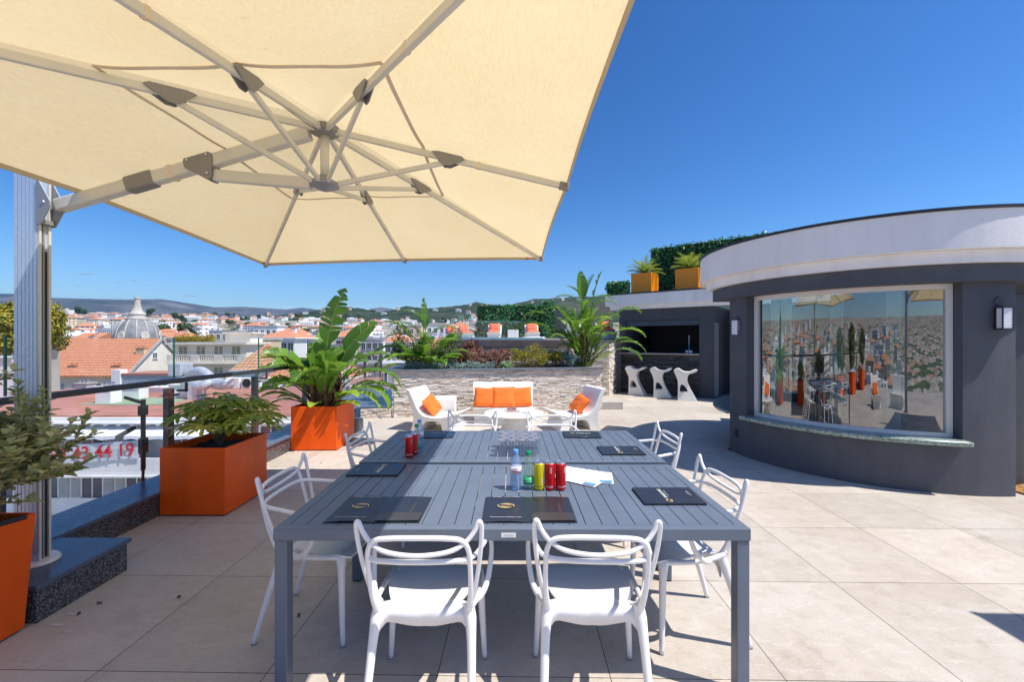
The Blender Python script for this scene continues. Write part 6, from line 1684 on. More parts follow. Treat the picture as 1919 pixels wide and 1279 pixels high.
def chimney(parent, x, y, z, sx=.9, sy=.6, h=1.2, mat='render_ochre'):
    mb = MB(); mb.box((x-sx/2,y-sy/2,z),(x+sx/2,y+sy/2,z+h)); c = mb.build('chimney', M[mat], parent)
    mb = MB(); mb.box((x-sx/2-.08,y-sy/2-.08,z+h+.001),(x+sx/2+.08,y+sy/2+.08,z+h+.1)); 
    for q in (-.3,0,.3): mb.lathe([(.1,0),(.09,.3),(.0,.35)],8,(x+q*sx,y,z+h+.1))
    mb.build('cowls', M['roof_tile'], c)

# --- the building across the street with the terracotta flat roof
bd = thing('terracotta_roofed_building', (0,0,0), 0, 'white apartment block across the street with flat terracotta roof, awnings and banner', 'building')
X0, X1, YF, YB, ZR = -42, -9.5, 26.0, 42.0, -3.0
mb = MB(); mb.box((X0, YF, -20), (X1, YB, ZR - .35)); mb.build('wall', M['render_white'], bd)
mb = MB(); mb.box((X0-.3, YF-.5, ZR-.34), (X1+.3, YB, ZR-.1)); mb.box((X0-.4, YF-.7, ZR-.45),(X1+.4, YF-.1, ZR-.35)); mb.build('cornice', M['render_white'], bd)
mb = MB(); mb.box((X0-.1, YF-.3, ZR-.099), (X1+.1, YB-.1, ZR)); mb.build('roof', M['terracotta'], bd)
mb = MB(); mb.box((-31.0, 30, ZR+.001), (-24.8, 33.6, ZR+.03)); mb.build('green_patch', M['green_roof'], bd)
for (px, Y, wx, h, m_) in ((203,31,1.1,1.15,'render_white'),(250,33.5,1.6,.95,'render_white'),(340,34,1.4,1.0,'render_white'),(160,37,1.0,.8,'render_grey'),(300,38,3.2,.35,'render_white')):
    x = at(px, Y); mb = MB(); mb.box((x-wx/2,Y-.4,ZR+.001),(x+wx/2,Y+.5,ZR+h)); mb.box((x-wx/2-.08,Y-.48,ZR+h+.001),(x+wx/2+.08,Y+.58,ZR+h+.1)); c = mb.build('roof_stack', M[m_], bd)
    mb = MB()
    for q in range(3): mb.lathe([(.12,.1),(.12,.35),(.18,.36),(0,.42)],8,(x-wx/3+q*wx/3,Y,ZR+h))
    mb.build('cowls', M['steel'], c)
mb = MB()
for i in range(40): mb.box((X0+.4+i*.8, YF-.42, ZR-.62),(X0+.62+i*.8, YF-.02, ZR-.46))
mb.build('brackets', M['render_white'], bd)
fy = YF
for (z0, h_, kind) in ((-5.05,1.35,'plain'),(-8.1,1.65,'shutter'),(-11.4,1.8,'shutter'),(-14.6,1.8,'shutter')):
    for k_ in range(11):
        x = -39.6 + k_*2.75
        facade_window(bd, x, z0, 1.25, h_, fy, kind)
for z0 in (-6.35, -9.5, -12.7):
    mb = MB(); mb.box((X0, fy-1.25, z0),(X1, fy-.001, z0+.16)); mb.box((X0, fy-1.3, z0-.12),(X1, fy-1.1, z0-.001)); bl = mb.build('balcony', M['render_white'], bd)
    mb = MB()
    if z0 > -7: mb.box((X0, fy-1.24, z0+.161),(X1, fy-1.14, z0+1.0))
    else:
        mb.box((X0, fy-1.2, z0+.95),(X1, fy-1.16, z0+1.0))
        for i in range(150): mb.box((X0+i*.21, fy-1.2, z0+.161),(X0+i*.21+.03, fy-1.17, z0+.95))
    mb.build('parapet' if z0 > -7 else 'railing', M['render_white'] if z0 > -7 else M['steel'], bl)
for (x0_, x1_) in ((-31.8,-27.6),(-27.2,-23.2),(-22.7,-17.5)):
    mb = MB(); n = 10; vs = []
    for i in range(n+1):
        x = x0_ + (x1_-x0_)*i/n; sag = .05*math.sin(i*2.1)
        vs += [(x, fy-.05, -3.62), (x, fy-1.35, -4.02+sag*.6), (x, fy-1.38, -4.22+sag)]
    mb.add(vs, [(3*i,3*i+3,3*i+4,3*i+1) for i in range(n)] + [(3*i+1,3*i+4,3*i+5,3*i+2) for i in range(n)]); mb.build('awning', M['banner'], bd)
bn = thing('phone_banner', (0,0,0), 0, 'white cloth banner with red phone digits on the balcony across the street', 'banner')
p0 = W(96, 845, 24.6); p1 = W(262, 826, 24.6)
mb = MB(); n = 20; vs = []
yb = fy - 1.29
bx0, bx1 = at(60, yb), at(262, yb); zt0, zt1 = EYE-(840-640)/F*yb, EYE-(826-640)/F*yb; hh = 34/F*yb
for i in range(n+1):
    t = i/n; x = bx0+(bx1-bx0)*t; z = zt0+(zt1-zt0)*t
    for j in range(5): vs.append((x, yb-.02*math.sin(t*17+j)-.012, z-hh*j/4-.03*math.sin(t*PI)*j/4))
mb.add(vs, [(5*i+j,5*i+j+1,5*i+6+j,5*i+5+j) for i in range(n) for j in range(4)]); mb.build('cloth', M['banner'], bn, smooth=True)
rotb = Matrix.Rotation(R(90),4,'X'); sl = math.atan2(zt1-zt0, bx1-bx0)
text_mesh('04 93 43 44 19', 1.02, 'lettering', M['banner_red'], bn, Matrix.Translation((at(254,yb), yb-.08, EYE-(844-640)/F*yb)) @ Matrix.Rotation(-sl,4,'Y') @ rotb, bold=True, align='RIGHT')
# ducts on that roof
du = thing('ventilation_ducts', (0,0,0), 0, 'shiny silver ventilation ducts on the terracotta flat roof', 'ventilation duct')
def dp_(px, py, Y): return W(px, py, Y)
mb = MB(); mb.box((at(345,35),34.2,-2.99),(at(368,35),35.6,-1.3)); mb.box((at(333,35),34.0,-1.29),(at(356,35),35.4,-.3)); mb.build('plenum', M['duct'], du, bevel=.05)
mb = MB(); mb.tube([dp_(352,702,34.5),dp_(365,698,34.3),dp_(378,697,34),dp_(390,705,33.7),dp_(402,718,33.2),dp_(418,722,32.5),dp_(430,720,32)],[.36,.38,.38,.38,.40,.40,.40],14,smooth=5); 
mb.build('elbow', M['duct'], du, smooth=True)
mb = MB()
for i,q in enumerate(catmull([dp_(392,707,33.7),dp_(402,718,33.2),dp_(418,722,32.5),dp_(430,720,32)],5)): mb.tube([q - Vector((.04,0,-.02)), q + Vector((.04,0,-.02))], .44, 14, smooth=0)
mb.build('rings', M['duct'], du)
mb = MB(); mb.tube([dp_(345,715,33.4),dp_(362,720,33),dp_(380,724,32.5),dp_(398,716,32.8)],[.34,.36,.36,.34],12); mb.box((at(362,33),32.4,-3),(at(380,33),33.4,-1.9)); mb.build('lower_duct', M['duct'], du, smooth=False)
for i,(px,py,lb) in enumerate(((443,718,'left grey condenser unit on the white wall beyond the ducts'),(472,718,'dark round-fan condenser beside the railing post'),(517,714,'boxy white condenser unit under the balcony, left of the big plant'))):
    P = W(px,py,41); t = thing('condenser_unit', (P.x,P.y-.3,ZR+.01), 0, lb, 'air conditioner', 'condensers on the flat roof')
    MB().box((-.65,-.3,0),(.65,.3,1.0)).build('case', M['render_white'], t, bevel=.03)
    MB().lathe([(0,0),(.4,0),(.42,.03),(.38,.04),(0,.02)],18).build('fan', M['near_black'] if i==1 else M['bracket_grey'], t).matrix_local = Matrix.Translation((-.1,-.305,.5)) @ Matrix.Rotation(R(90),4,'X')
# low white annex in front of the gabled house
an = thing('white_annex', (0,0,0), 0, 'low white annex with a glazed skylight between flat roof and gabled house', 'building')
mb = MB(); mb.box((at(222,46),45,-12),(at(335,46),49,-3.3)); mb.build('wall', M['render_white'], an)
mb = MB(); mb.box((at(240,46),44.8,-1.9-.2),(at(345,46),49,-1.9)); mb.build('coping', M['terracotta'], an)
mb = MB(); mb.box((at(246,46),44.9,-3.29),(at(340,46),48.6,-2.11)); mb.build('skylight', pbr('skylight_glass', (0.30,0.38,0.42), 0.2, var=.1), an)
mb = MB(); mb.box((at(222,45.5),44.7,-3.5),(at(238,45.5),45.6,-1.5)); mb.build('stack', M['render_white'], an)

# --- gabled house with the large orange roof
gb = thing('gabled_house', (0,0,0), 0, 'cream house with a large sunlit orange tiled roof and a pale gable end', 'house')
xg = -58.3; xr = -74.0; y0g, ymg, y1g = 64.0, 70.0, 76.0; zr_, ze = 2.0, -3.35; ze2 = -2.4
mb = MB(); quadprism(mb, [(xr,y0g+.3),(xg,y0g+.3),(xg,y1g-.3),(xr,y1g-.3)], -20, ze-.25)
mb.add([(xg,y0g+.3,ze-.25),(xg,y1g-.3,ze-.25),(xg,ymg,zr_-.15)],[(0,1,2)]); mb.build('wall', M['render_cream'], gb)
mb = MB(); ov = .5
mb.add([(xr-ov,y0g-ov,ze-.35),(xg+.15,y0g-ov,ze-.35),(xg+.15,ymg,zr_),(xr-ov,ymg,zr_),(xg+.15,y1g+ov,ze-.35),(xr-ov,y1g+ov,ze-.35)] + [(xr-ov,y0g-ov,ze-.55),(xg+.15,y0g-ov,ze-.55),(xg+.15,ymg,zr_-.2),(xr-ov,ymg,zr_-.2),(xg+.15,y1g+ov,ze-.55),(xr-ov,y1g+ov,ze-.55)],[(0,1,2,3),(3,2,4,5),(6,9,8,7),(9,11,10,8),(0,6,7,1),(1,7,8,2),(2,8,10,4),(3,9,6,0),(4,10,11,5),(5,11,9,3)])
mb.build('roof', M['roof_tile'], gb)
mb = MB(); mb.bar((xg+.22,y0g-ov,ze-.42),(xg+.22,ymg,zr_-.05),.15,.32); mb.bar((xg+.22,y1g+ov,ze-.42),(xg+.22,ymg,zr_-.05),.15,.32); mb.build('verge', M['render_grey'], gb)
for (px,py,Y) in ((140,694,65.2),(221,694,65.2),(266,661,67.4)):
    p = W(px,py,Y); chimney(gb, p.x, p.y, p.z-.9, 1.3, .7, 1.5, 'render_ochre')
for k_ in range(5): facade_window(gb, -72.5+k_*3.2, -6.6, .9, 1.6, y0g+.3, 'shutter', None)
for k_ in range(5): facade_window(gb, -72.5+k_*3.2, -10.6, .9, 1.6, y0g+.3, 'shutter', None)
mb = MB()
for i in range(46): mb.box((xr+.2+i*.34,y0g+.05,ze-.5),(xr+.36+i*.34,y0g+.29,ze-.28))
mb.build('eaves_teeth', M['render_ochre'], gb)
facade_window(gb, ymg-1.2, -1.3, .8, .9, xg, 'plain', face='x'); facade_window(gb, y0g+2.0, -4.8, .7, .7, xg, 'plain', face='x')
# cream wall strip left of it, seen beside the mast
ls = thing('tall_cream_house', (0,0,0), 0, 'tall narrow cream wall with brick stacks directly behind the parasol mast', 'house')
mb = MB(); quadprism(mb, [(at(20,52),52),(at(113,52),52),(at(113,56),56),(at(20,56),56)], -20, .2); mb.build('wall', M['render_cream'], ls)
mb = MB(); quadprism(mb, [(at(18,52),51.8),(at(114,52),51.8),(at(114,56),56),(at(18,56),56)], .21, .45); mb.build('coping', M['render_grey'], ls)
mb = MB(); mb.box((at(96,52.5),52.5,.46),(at(112,52.5),53.2,1.6)); mb.build('stack', pbr('old_brick',(0.28,0.14,0.12),.9,var=.3,vs=4), ls)
fl = thing('white_block', (0,0,0), 0, 'white flat-roofed block at the left edge below the yellow-green tree', 'building')
mb = MB(); quadprism(mb, [(at(-60,33),33),(at(24,33),33),(at(24,37),37),(at(-60,37),37)], -20, 0.0); mb.build('wall', M['render_white'], fl)
mb = MB(); quadprism(mb, [(at(-62,33),32.9),(at(25,33),32.9),(at(25,37),37),(at(-62,37),37)], .01, .25); mb.build('coping', M['render_grey'], fl)
for q in range(2): facade_window(fl, at(-30+q*35,33), -5.2, 1.0, 1.6, 33, 'shutter')

# --- domed building
dm = thing('domed_building', (at(258,88),88,0), 0, 'old grey domed building with a stone lantern on top', 'domed building'); dm.scale = (.77,.77,1)
k = 88/F
mb = MB(); mb.box((-7.5,-5.5,-20),(7.5,6,-1.2)); mb.build('wall', M['render_cream'], dm)
mb = MB(); mb.lathe([(5.1,-1.2),(5.1,1.4),(4.85,1.6)]+[(4.85*math.cos(t)**.8,1.6+4.9*math.sin(t)) for t in [i*.1 for i in range(1,12)]]+[(2.0,6.2)],40); mb.build('dome', M['dome_stone'], dm, smooth=True)
mb = MB()
for i in range(12):
    a = i*PI/6+.15; pts = [Vector((math.cos(a)*(4.85*math.cos(t)**.8+.02), math.sin(a)*(4.85*math.cos(t)**.8+.02), 1.6+4.9*math.sin(t)+.03)) for t in [j*.13 for j in range(9)]]
    mb.tube(pts,.24,6,smooth=0,flat=.5)
mb.build('ribs', M['dome_rib'], dm, smooth=True)
mb = MB(); mb.lathe([(2.5,5.7),(2.5,5.95),(2.75,6.0),(2.75,6.2),(2.2,6.25),(2.1,6.6),(1.75,6.65),(1.7,6.95),(1.85,7.0),(1.85,7.25),(1.45,7.5),(1.1,7.95),(.85,8.6),(.68,9.6),(.62,10.3),(.74,10.35),(.72,10.6),(.5,10.65),(0,10.7)],28); mb.build('lantern', M['dome_rib'], dm, angle=50)
for a in (-90,-30,-150,30,210):
    mb = MB(); mb.lathe([(.55,0),(.95,0),(1.0,.25),(.85,.4),(.55,.3)],16); ow = mb.build('round_window', M['dome_rib'], dm, smooth=True)
    ar = R(a); ow.matrix_local = Matrix.Translation((math.cos(ar)*4.7, math.sin(ar)*4.7, 2.5)) @ Matrix.Rotation(ar,4,'Z') @ Matrix.Rotation(R(90-14),4,'Y')
    MB().lathe([(0,.05),(.6,.05)],16).build('pane', M['black'], ow)

# --- apartment house with balconies
fx = thing('balcony_apartments', (0,0,0), 0, 'cream apartment house with stone balconies and a planted roof terrace', 'building')
Yf = 62.0; xa, xb = at(325,Yf), at(462,Yf)
mb = MB(); mb.box((xa,Yf,-20),(xb,Yf+5,1.0)); mb.build('wall', M['render_cream'], fx)
mb = MB(); mb.box((xa-.5,Yf-.9,1.01),(xb+.6,Yf+5.2,1.35)); mb.build('cornice', M['render_cream'], fx)
for zf in (-1.6,-4.7,-7.8,-10.9):
    mb = MB(); mb.box((xa,Yf-1.2,zf),(xb+.4,Yf-.001,zf+.25)); mb.box((xa,Yf-1.3,zf-.18),(xb+.5,Yf-1.0,zf-.001)); b_ = mb.build('balcony', M['render_cream'], fx)
    mb = MB(); mb.box((xa,Yf-1.15,zf+1.05),(xb+.4,Yf-.95,zf+1.2)); 
    for i in range(34): mb.box((xa+.1+i*.32,Yf-1.12,zf+.251),(xa+.22+i*.32,Yf-.99,zf+1.05))
    for q in range(4): mb.box((xa+q*3.4,Yf-1.16,zf+.252),(xa+q*3.4+1.2,Yf-.94,zf+1.049))
    mb.build('balustrade', M['render_cream'], b_)
    for q in range(4): facade_window(fx, xa+1.5+q*2.6, zf+.35, 1.25, 2.0, Yf, 'blind', smat='shutter_olive')
for zf in (-3.0,):
    pass
mb = MB(); mb.box((xa+6.6,Yf+1.5,1.36),(xb-.3,Yf+4.6,2.7)); mb.box((xa+6.3,Yf+1.2,2.71),(xb+.1,Yf+4.9,2.9)); mb.build('penthouse', M['render_cream'], fx)
fo = MB(); 
for i in range(1600):
    p = Vector((random.uniform(xa+.2,xa+6.0), Yf+random.uniform(-.3,.5), 1.36+abs(random.gauss(0,.4))+.2)); leaf_oval(fo, p, Vector((random.uniform(-1,1),-1,random.uniform(-.2,1))), random.uniform(.15,.3), random.uniform(.08,.15), random.uniform(.2,1))
fo.build('terrace_plants', M['euph'], fx)
# right-hand neighbours behind the big plant
def simple_house(name, px0, px1, Y, zt, dep, wallm, roof, label, cat='house', rh=1.8, wz=None, shut='shutter', base=-20, nwin=None, kindw='shutter', roofm='roof_tile', grp=None):
    t = thing(name, (0,0,0), 0, label, cat, grp); x0, x1 = at(px0,Y), at(px1,Y)
    mb = MB(); mb.box((x0,Y,base),(x1,Y+dep,zt)); mb.build('wall', M[wallm], t)
    mb = MB(); o_ = .4
    if roof == 'flat': mb.box((x0-.15,Y-.15,zt+.001),(x1+.15,Y+dep+.15,zt+.35)); mb.build('roof', M['render_grey'] if roofm=='roof_tile' else M[roofm], t)
    else:
        a = [(x0-o_,Y-o_),(x1+o_,Y-o_),(x1+o_,Y+dep+o_),(x0-o_,Y+dep+o_)]
        if roof == 'hip': ins = min(dep/2,(x1-x0)/2)*.95; r_ = [(x0+ins,Y+dep/2),(x1-ins,Y+dep/2)]
        else: r_ = [(x0-o_,Y+dep/2),(x1+o_,Y+dep/2)]
        vs = [(p[0],p[1],zt+.002) for p in a] + [(p[0],p[1],zt+rh) for p in r_]
        mb.add(vs, [(0,1,5,4),(1,2,5),(2,3,4,5),(3,0,4),(3,2,1,0)]); rf_ = mb.build('roof', M[roofm], t)
        mb = MB(); mb.box((x0-o_-.05,Y-o_-.05,zt-.2),(x1+o_+.05,Y+dep+o_+.05,zt)); mb.build('gutter', M['render_white'], t)
        cx = x0 + (x1-x0)*.7; chimney(rf_, cx, Y+dep*.4, zt+rh*.45, .9, .6, 1.1, 'render_white')
    n_ = nwin or max(2, int((x1-x0)/2.6))
    for r__ in range(2):
        for i in range(n_): facade_window(t, x0+(x1-x0)*(i+.5)/n_, zt-2.5-3.1*r__, .95, 1.5, Y, kindw, smat=shut)
    return t
simple_house('hip_roofed_house', 486, 552, 78, 2.2, 9, 'render_white', 'hip', 'white house with an orange hipped roof left of the big plant', nwin=5, rh=1.7, kindw='plain')
simple_house('orange_roofed_house', 492, 640, 50, -3.0, 9, 'render_cream', 'hip', 'cream house with a faded orange roof just behind the railing, left of the big plant', rh=3.0, roofm='roof_tile', kindw='plain')
simple_house('dormer_house', 440, 488, 55, -2.2, 9, 'render_white', 'hip', 'white house with an old mottled tile roof and dormer behind the ducts', rh=3.4, roofm='roof_tile_old', kindw='plain')
simple_house('white_house', 555, 640, 86, .5, 9, 'render_white', 'flat', 'plain white flat-roofed building behind the tall torn leaves', nwin=5, kindw='shutter')
simple_house('terraced_house', 645, 745, 60, -2.0, 10, 'render_grey', 'flat', 'grey-white block seen under the drooping leaves right of the big plant', kindw='plain')
simple_house('red_roofed_shop', 590, 745, 36, -4.2, 12, 'render_pink', 'flat', 'low building with a flat terracotta roof right of the big plant', kindw='plain', roofm='terracotta')
simple_house('tall_grey_party_wall', 462, 482, 66, 1.7, 7, 'render_ochre', 'flat', 'narrow ochre party wall beside the balcony apartments', nwin=1, kindw='plain')
simple_house('slate_roofed_house', 395, 470, 84, -1.0, 9, 'render_cream', 'hip', 'mansion with a dark slate roof behind the apartments', rh=3.4, roofm='roof_slate', kindw='plain')
simple_house('ochre_house', 178, 214, 96, -1.2, 9, 'render_ochre', 'gable', 'ochre house with an orange gable roof left of the dome', rh=2.0, kindw='plain')
simple_house('white_gabled_house', 128, 172, 120, 1.6, 10, 'render_cream', 'gable', 'white gabled house left of the dome', rh=2.4, kindw='plain')
simple_house('zinc_roofed_house', 108, 160, 74, .6, 7, 'render_grey', 'gable', 'grey house with ribbed zinc roof behind the orange roof', rh=1.4, roofm='zinc', kindw='plain')
simple_house('orange_roofed_house', 780, 838, 70, .1, 9, 'render_ochre', 'hip', 'ochre house with orange roof above the left part of the raised bed', rh=1.9, kindw='plain')
simple_house('orange_roofed_house', 838, 882, 95, 4.4, 9, 'render_pink', 'hip', 'pinkish house with orange roof left of the pool hedge', rh=1.9, kindw='plain')

MID = [(112,150,118,1.8,'white_block','flat','render_white','white flat block just right of the parasol mast'),
 (312,352,118,2.6,'cream_house','hip','render_cream','cream house with hipped orange roof right of the dome'),
 (350,392,100,1.4,'white_apartments','flat','render_white','white apartments seen over the roof terrace plants'),
 (392,440,132,4.6,'cream_apartments','flat','render_cream','long cream apartments behind the dark mansion roof'),
 (440,478,112,2.6,'ochre_apartments','flat','render_ochre','ochre flat-roofed block above the narrow party wall'),
 (476,520,140,6.2,'pale_apartments','flat','render_white','large pale apartments above the hip-roofed house'),
 (520,566,118,3.6,'cream_house','hip','render_cream','cream house with wide orange roof left of the torn leaves'),
 (572,618,126,4.0,'cream_apartments','flat','render_cream','cream block behind the tall upright leaves'),
 (630,672,112,2.8,'pink_house','hip','render_pink','pinkish house with orange roof right of the upright leaves'),
 (676,720,104,2.0,'white_apartments','flat','render_white','white apartments right of the big planter plant'),
 (722,768,96,1.4,'cream_house','hip','render_cream','cream house with orange roof behind the corner of the bed'),
 (742,790,138,6.4,'ochre_apartments','flat','render_ochre','ochre apartments above the left corner of the bed'),
 (800,846,132,6.6,'pale_apartments','flat','render_white','pale apartments above the variegated shrubs')]
for (a_, b_, Y_, zt_, nm_, rf_, wm_, lb_) in MID:
    simple_house(nm_, a_, b_, Y_, zt_, 5, wm_, rf_, lb_, cat='building', rh=1.9, kindw='plain', nwin=max(4, int((b_-a_)*Y_/F/2.2)))
# --- everything farther: copies of a few house types
def place_words(px, d):
    for lim, s in ((90,'at the left edge beyond the mast'),(150,'just right of the mast'),(215,'left of the dome'),(300,'behind the dome'),(345,'just right of the dome'),(400,'over the left of the balcony apartments'),(450,'over the right of the balcony apartments'),(490,'over the narrow party wall'),(560,'left of the banana-like plant'),(600,'behind the banana-like plant'),(650,'behind the torn upright leaf'),(700,'right of the banana-like plant'),(760,'over the left end of the bed'),(810,'over the broad-leaved bed plant'),(860,'over the reddish succulents'),(900,'left of the pool hedge'),(960,'over the left pool chair'),(1040,'over the right pool chair'),(5000,'behind the tall palm leaves')):
        if px < lim: break
    for lim, t in ((140,'nearest roofs'),(200,'near roofs'),(290,'third rows of roofs'),(400,'mid town'),(560,'upper mid town'),(760,'upper town'),(1000,'high slope'),(1250,'top of the slope'),(1600,'lower wooded hill'),(9999,'upper wooded hill')):
        if d < lim: break
    return '%s, %s' % (s, t)
def house_proto(name, label, wx, dy, h, wallm, roof, rh, roofm='roof_tile', grp='houses of the far town'):
    t = thing(name, (0,0,0), 0, label, 'house', grp)
    mb = MB(); mb.box((-wx/2,-dy/2,-8),(wx/2,dy/2,h)); mb.build('wall', M[wallm], t)
    mb = MB()
    if roof == 'flat':
        mb.box((-wx/2-.2,-dy/2-.2,h+.01),(wx/2+.2,dy/2+.2,h+.5)); mb.build('roof', M['render_white'], t)
        MB().box((-wx*.2,-dy*.2,h+.51),(wx*.15,dy*.2,h+2.6)).build('roof_room', M[wallm], t)
        for z in range(1, int(h/3)+1):
            if wx > 15: MB().box((-wx/2+.5,-dy/2-1.2,h-3*z),(wx/2-.5,-dy/2-.01,h-3*z+.9)).build('balcony', M['render_white'], t)
    else:
        o_ = .5; ins = min(dy,wx)/2*.9 if roof == 'hip' else -o_
        a = [(-wx/2-o_,-dy/2-o_,h+.01),(wx/2+o_,-dy/2-o_,h+.01),(wx/2+o_,dy/2+o_,h+.01),(-wx/2-o_,dy/2+o_,h+.01),(-wx/2+ins,0,h+rh),(wx/2-ins,0,h+rh)]
        mb.add(a, [(0,1,5,4),(1,2,5),(2,3,4,5),(3,0,4),(3,2,1,0)]); rf_ = mb.build('roof', M[roofm], t)
        MB().box((wx*.2,-.4,h+rh*.5),(wx*.2+1,.4,h+rh+.8)).build('chimney', M['render_white'], rf_)
    return t
protos = [house_proto('orange_roofed_house','cream house with an orange hipped roof in the far town',13,10,8,'fw_cream','hip',2.4),
          house_proto('orange_roofed_house','pink house with an orange gable roof in the far town',11,9,7,'fw_pink','gable',2.2),
          house_proto('orange_roofed_house','ochre house with an old mottled tile roof in the far town',14,10,9,'fw_ochre','hip',2.4,'roof_tile_old'),
          house_proto('flat_roofed_block','white flat-roofed apartment block in the far town',20,12,11,'fw_white','flat',0),
          house_proto('flat_roofed_block','long white flat-roofed building with balcony bands in the far town',30,12,9,'fw_white','flat',0),
          house_proto('flat_roofed_house','small white flat-roofed house in the far town',11,9,7,'fw_white','flat',0),
          house_proto('slate_roofed_house','white house with a dark slate roof in the far town',14,11,9,'fw_white','hip',3.2,'roof_slate'),
          house_proto('orange_roofed_house','white house with a bright orange hipped roof in the far town',16,10,8,'fw_white','hip',2.6)]
KIND_ = ['cream hipped house','pink gabled house','ochre mottled-roofed house','white flat-roofed apartments','long white building','small white house','dark slate-roofed house','white hipped house']
TK_ = ['broad dark pine','round dark green tree','narrow dark cypress','tall uneven dark tree']
rt = random.Random(21); used = [False]*len(protos); placed = [((at(a_,Y_)+at(b_,Y_))/2, Y_+2, (b_-a_)*Y_/F/2) for (a_, b_, Y_, zt_, nm_, rf_, wm_, lb_) in MID]
near_boxes = [(-75,-56,60,80),(-68,-35,40,50)]
def groundz(x, y):
    d = math.hypot(x, y); a = math.atan2(x, y)
    return gh(x, y) if d < 1250 else max(gh(x,y), hillh(x, y, d, a))
cnt = 0; tries = 0
while cnt < 300 and tries < 14000:
    tries += 1
    px = rt.uniform(-60, 1120); u = rt.random(); d = 100 * (17.5 ** u) if rt.random() < .8 else rt.uniform(900, 2000)
    t_ = (px - 960) / F; Y = d / math.hypot(1, t_); x = t_ * Y
    if px > 640 and d < 130 and not (680 < px < 900): continue
    i = rt.choices(range(8), weights=(5,3,3,2,1.4,3,1,4))[0]
    rad = (9,8,9,13,17,8,9,10)[i] * (.72 if d < 600 else .9)
    if Y < 100 and px < 700: continue
    if any((x-a)**2 + (Y-b)**2 < (rad+r_)**2 for a, b, r_ in placed): continue
    if d > 1250 and groundz(x, Y) > sky_h(HILL, HR, math.atan2(x, Y)) * .93: continue
    gz = groundz(x, Y)
    top = gz + (11,10,12,14,12,9,12,11)[i]
    pyt = 640 - (top - EYE) / Y * F
    if pyt < 596 and d < 700: continue
    if 60 < px < 520 and d < 110: continue
    placed.append((x, Y, rad)); c = protos[i] if not used[i] else copy_tree(protos[i]); used[i] = True
    c.location = (x, Y, gz - .5 + rt.uniform(-1,1)); c.rotation_euler = (0, 0, rt.uniform(-.7,.7)); s = rt.uniform(.95,1.35); c.scale = (s, s, rt.uniform(.85,1.2)); c['label'] = KIND_[i] + ' ' + place_words(px, d)
    cnt += 1
print('houses', cnt, tries)
for i, u_ in enumerate(used):
    if not u_:
        for ch in list(protos[i].children): bpy.data.objects.remove(ch)
        bpy.data.objects.remove(protos[i])
# the town carries on round the left-hand side (seen by the window's reflection)
cnt = 0
while cnt < 135:
    a = rt.uniform(-170, -52); d = 50 * (14 ** rt.random()**1.25); x = math.sin(R(a))*d; Y = math.cos(R(a))*d
    if x > -30: continue
    i = rt.choices(range(8), weights=(5,3,3,2,1.4,3,1,4))[0]; rad = (9,8,9,13,17,8,9,10)[i]
    if any((x-a_)**2 + (Y-b_)**2 < (rad+r_)**2 for a_, b_, r_ in placed) or (math.atan2(x, Y) > R(-58) and d < 110): continue
    placed.append((x, Y, rad)); c = protos[i] if not used[i] else copy_tree(protos[i]); used[i] = True
    c.location = (x, Y, groundz(x, Y) - .5); c.rotation_euler = (0, 0, rt.uniform(-1.5,1.5)); cnt += 1; c['label'] = KIND_[i] + ' left of the frame, ' + ('behind the camera' if a < -110 else 'beside the camera' if a < -80 else 'ahead of the camera') + (', near' if d < 110 else ', mid distance' if d < 250 else ', far'); c['group'] = 'houses seen only in the window reflection'
# --- trees
def crown_mesh(rx, rz, n, seed, leaf, flat=0.0):
    rc = random.Random(seed); mb = MB()
    bl = [(rc.uniform(-.55,.55)*rx, rc.uniform(-.55,.55)*rx, rc.uniform(-.4,.55)*rz, rc.uniform(.4,.7)) for _ in range(8)] + [(0,0,0,.75)]
    for i in range(n):
        b = rc.choice(bl); d = Vector((rc.gauss(0,1), rc.gauss(0,1), rc.gauss(0,1))).normalized(); rr = rc.uniform(.7,1.05)
        p = Vector((b[0]+d.x*rx*b[3]*rr, b[1]+d.y*rx*b[3]*rr, b[2]+d.z*rz*b[3]*rr))
        nn = (d + Vector((rc.uniform(-.7,.7), rc.uniform(-.7,.7), rc.uniform(-.3,.9)))).normalized(); s = nn.orthogonal().normalized()*leaf*rc.uniform(.6,1.4); q = nn.cross(s)*.7
        mb.add([p-s, p+q, p+s, p-q], [(0,1,2,3)], min(1,max(0,.5+.5*noise.noise(p*.6/ max(.3,leaf))+rc.uniform(-.3,.3))))
    return mb
def tree_proto(name, label, rx, rz, th, n, leaf, mat, seed, grp):
    t = thing(name, (0,0,0), 0, label, 'tree', grp)
    mb = MB(); mb.tube([(0,0,-2),(.1,0,th*.5),(0,.1,th)],[.35,.25,.15],6); 
    for a in range(4): mb.tube([(0,0,th*.7),(math.cos(a*1.6)*rx*.3,math.sin(a*1.6)*rx*.3,th+rz*.2),(math.cos(a*1.6)*rx*.55,math.sin(a*1.6)*rx*.55,th+rz*.6)],[.15,.1,.04],5,smooth=2)
    mb.build('trunk', M['bark'], t)
    mb = crown_mesh(rx, rz, n, seed, leaf); c = mb.build('crown', M[mat], t); c.location = (0,0,th+rz*.5)
    return t
y1 = tree_proto('plane_tree', 'yellow-green round tree at the far left edge behind the parasol mast', 2.6, 2.6, 14, 5200, .17, 'yellowtree', 5, 'yellow-green trees behind the mast'); p = W(8,618,44); y1.location = (p.x, p.y, p.z-15.6)
y2 = copy_tree(y1); y2['label'] = 'smaller yellow-green round tree just right of the parasol mast'; p = W(90,617,48); y2.location = (p.x-.2, p.y, p.z-14.8); y2.scale = (.72,.72,.98); y2.rotation_euler=(0,0,2)
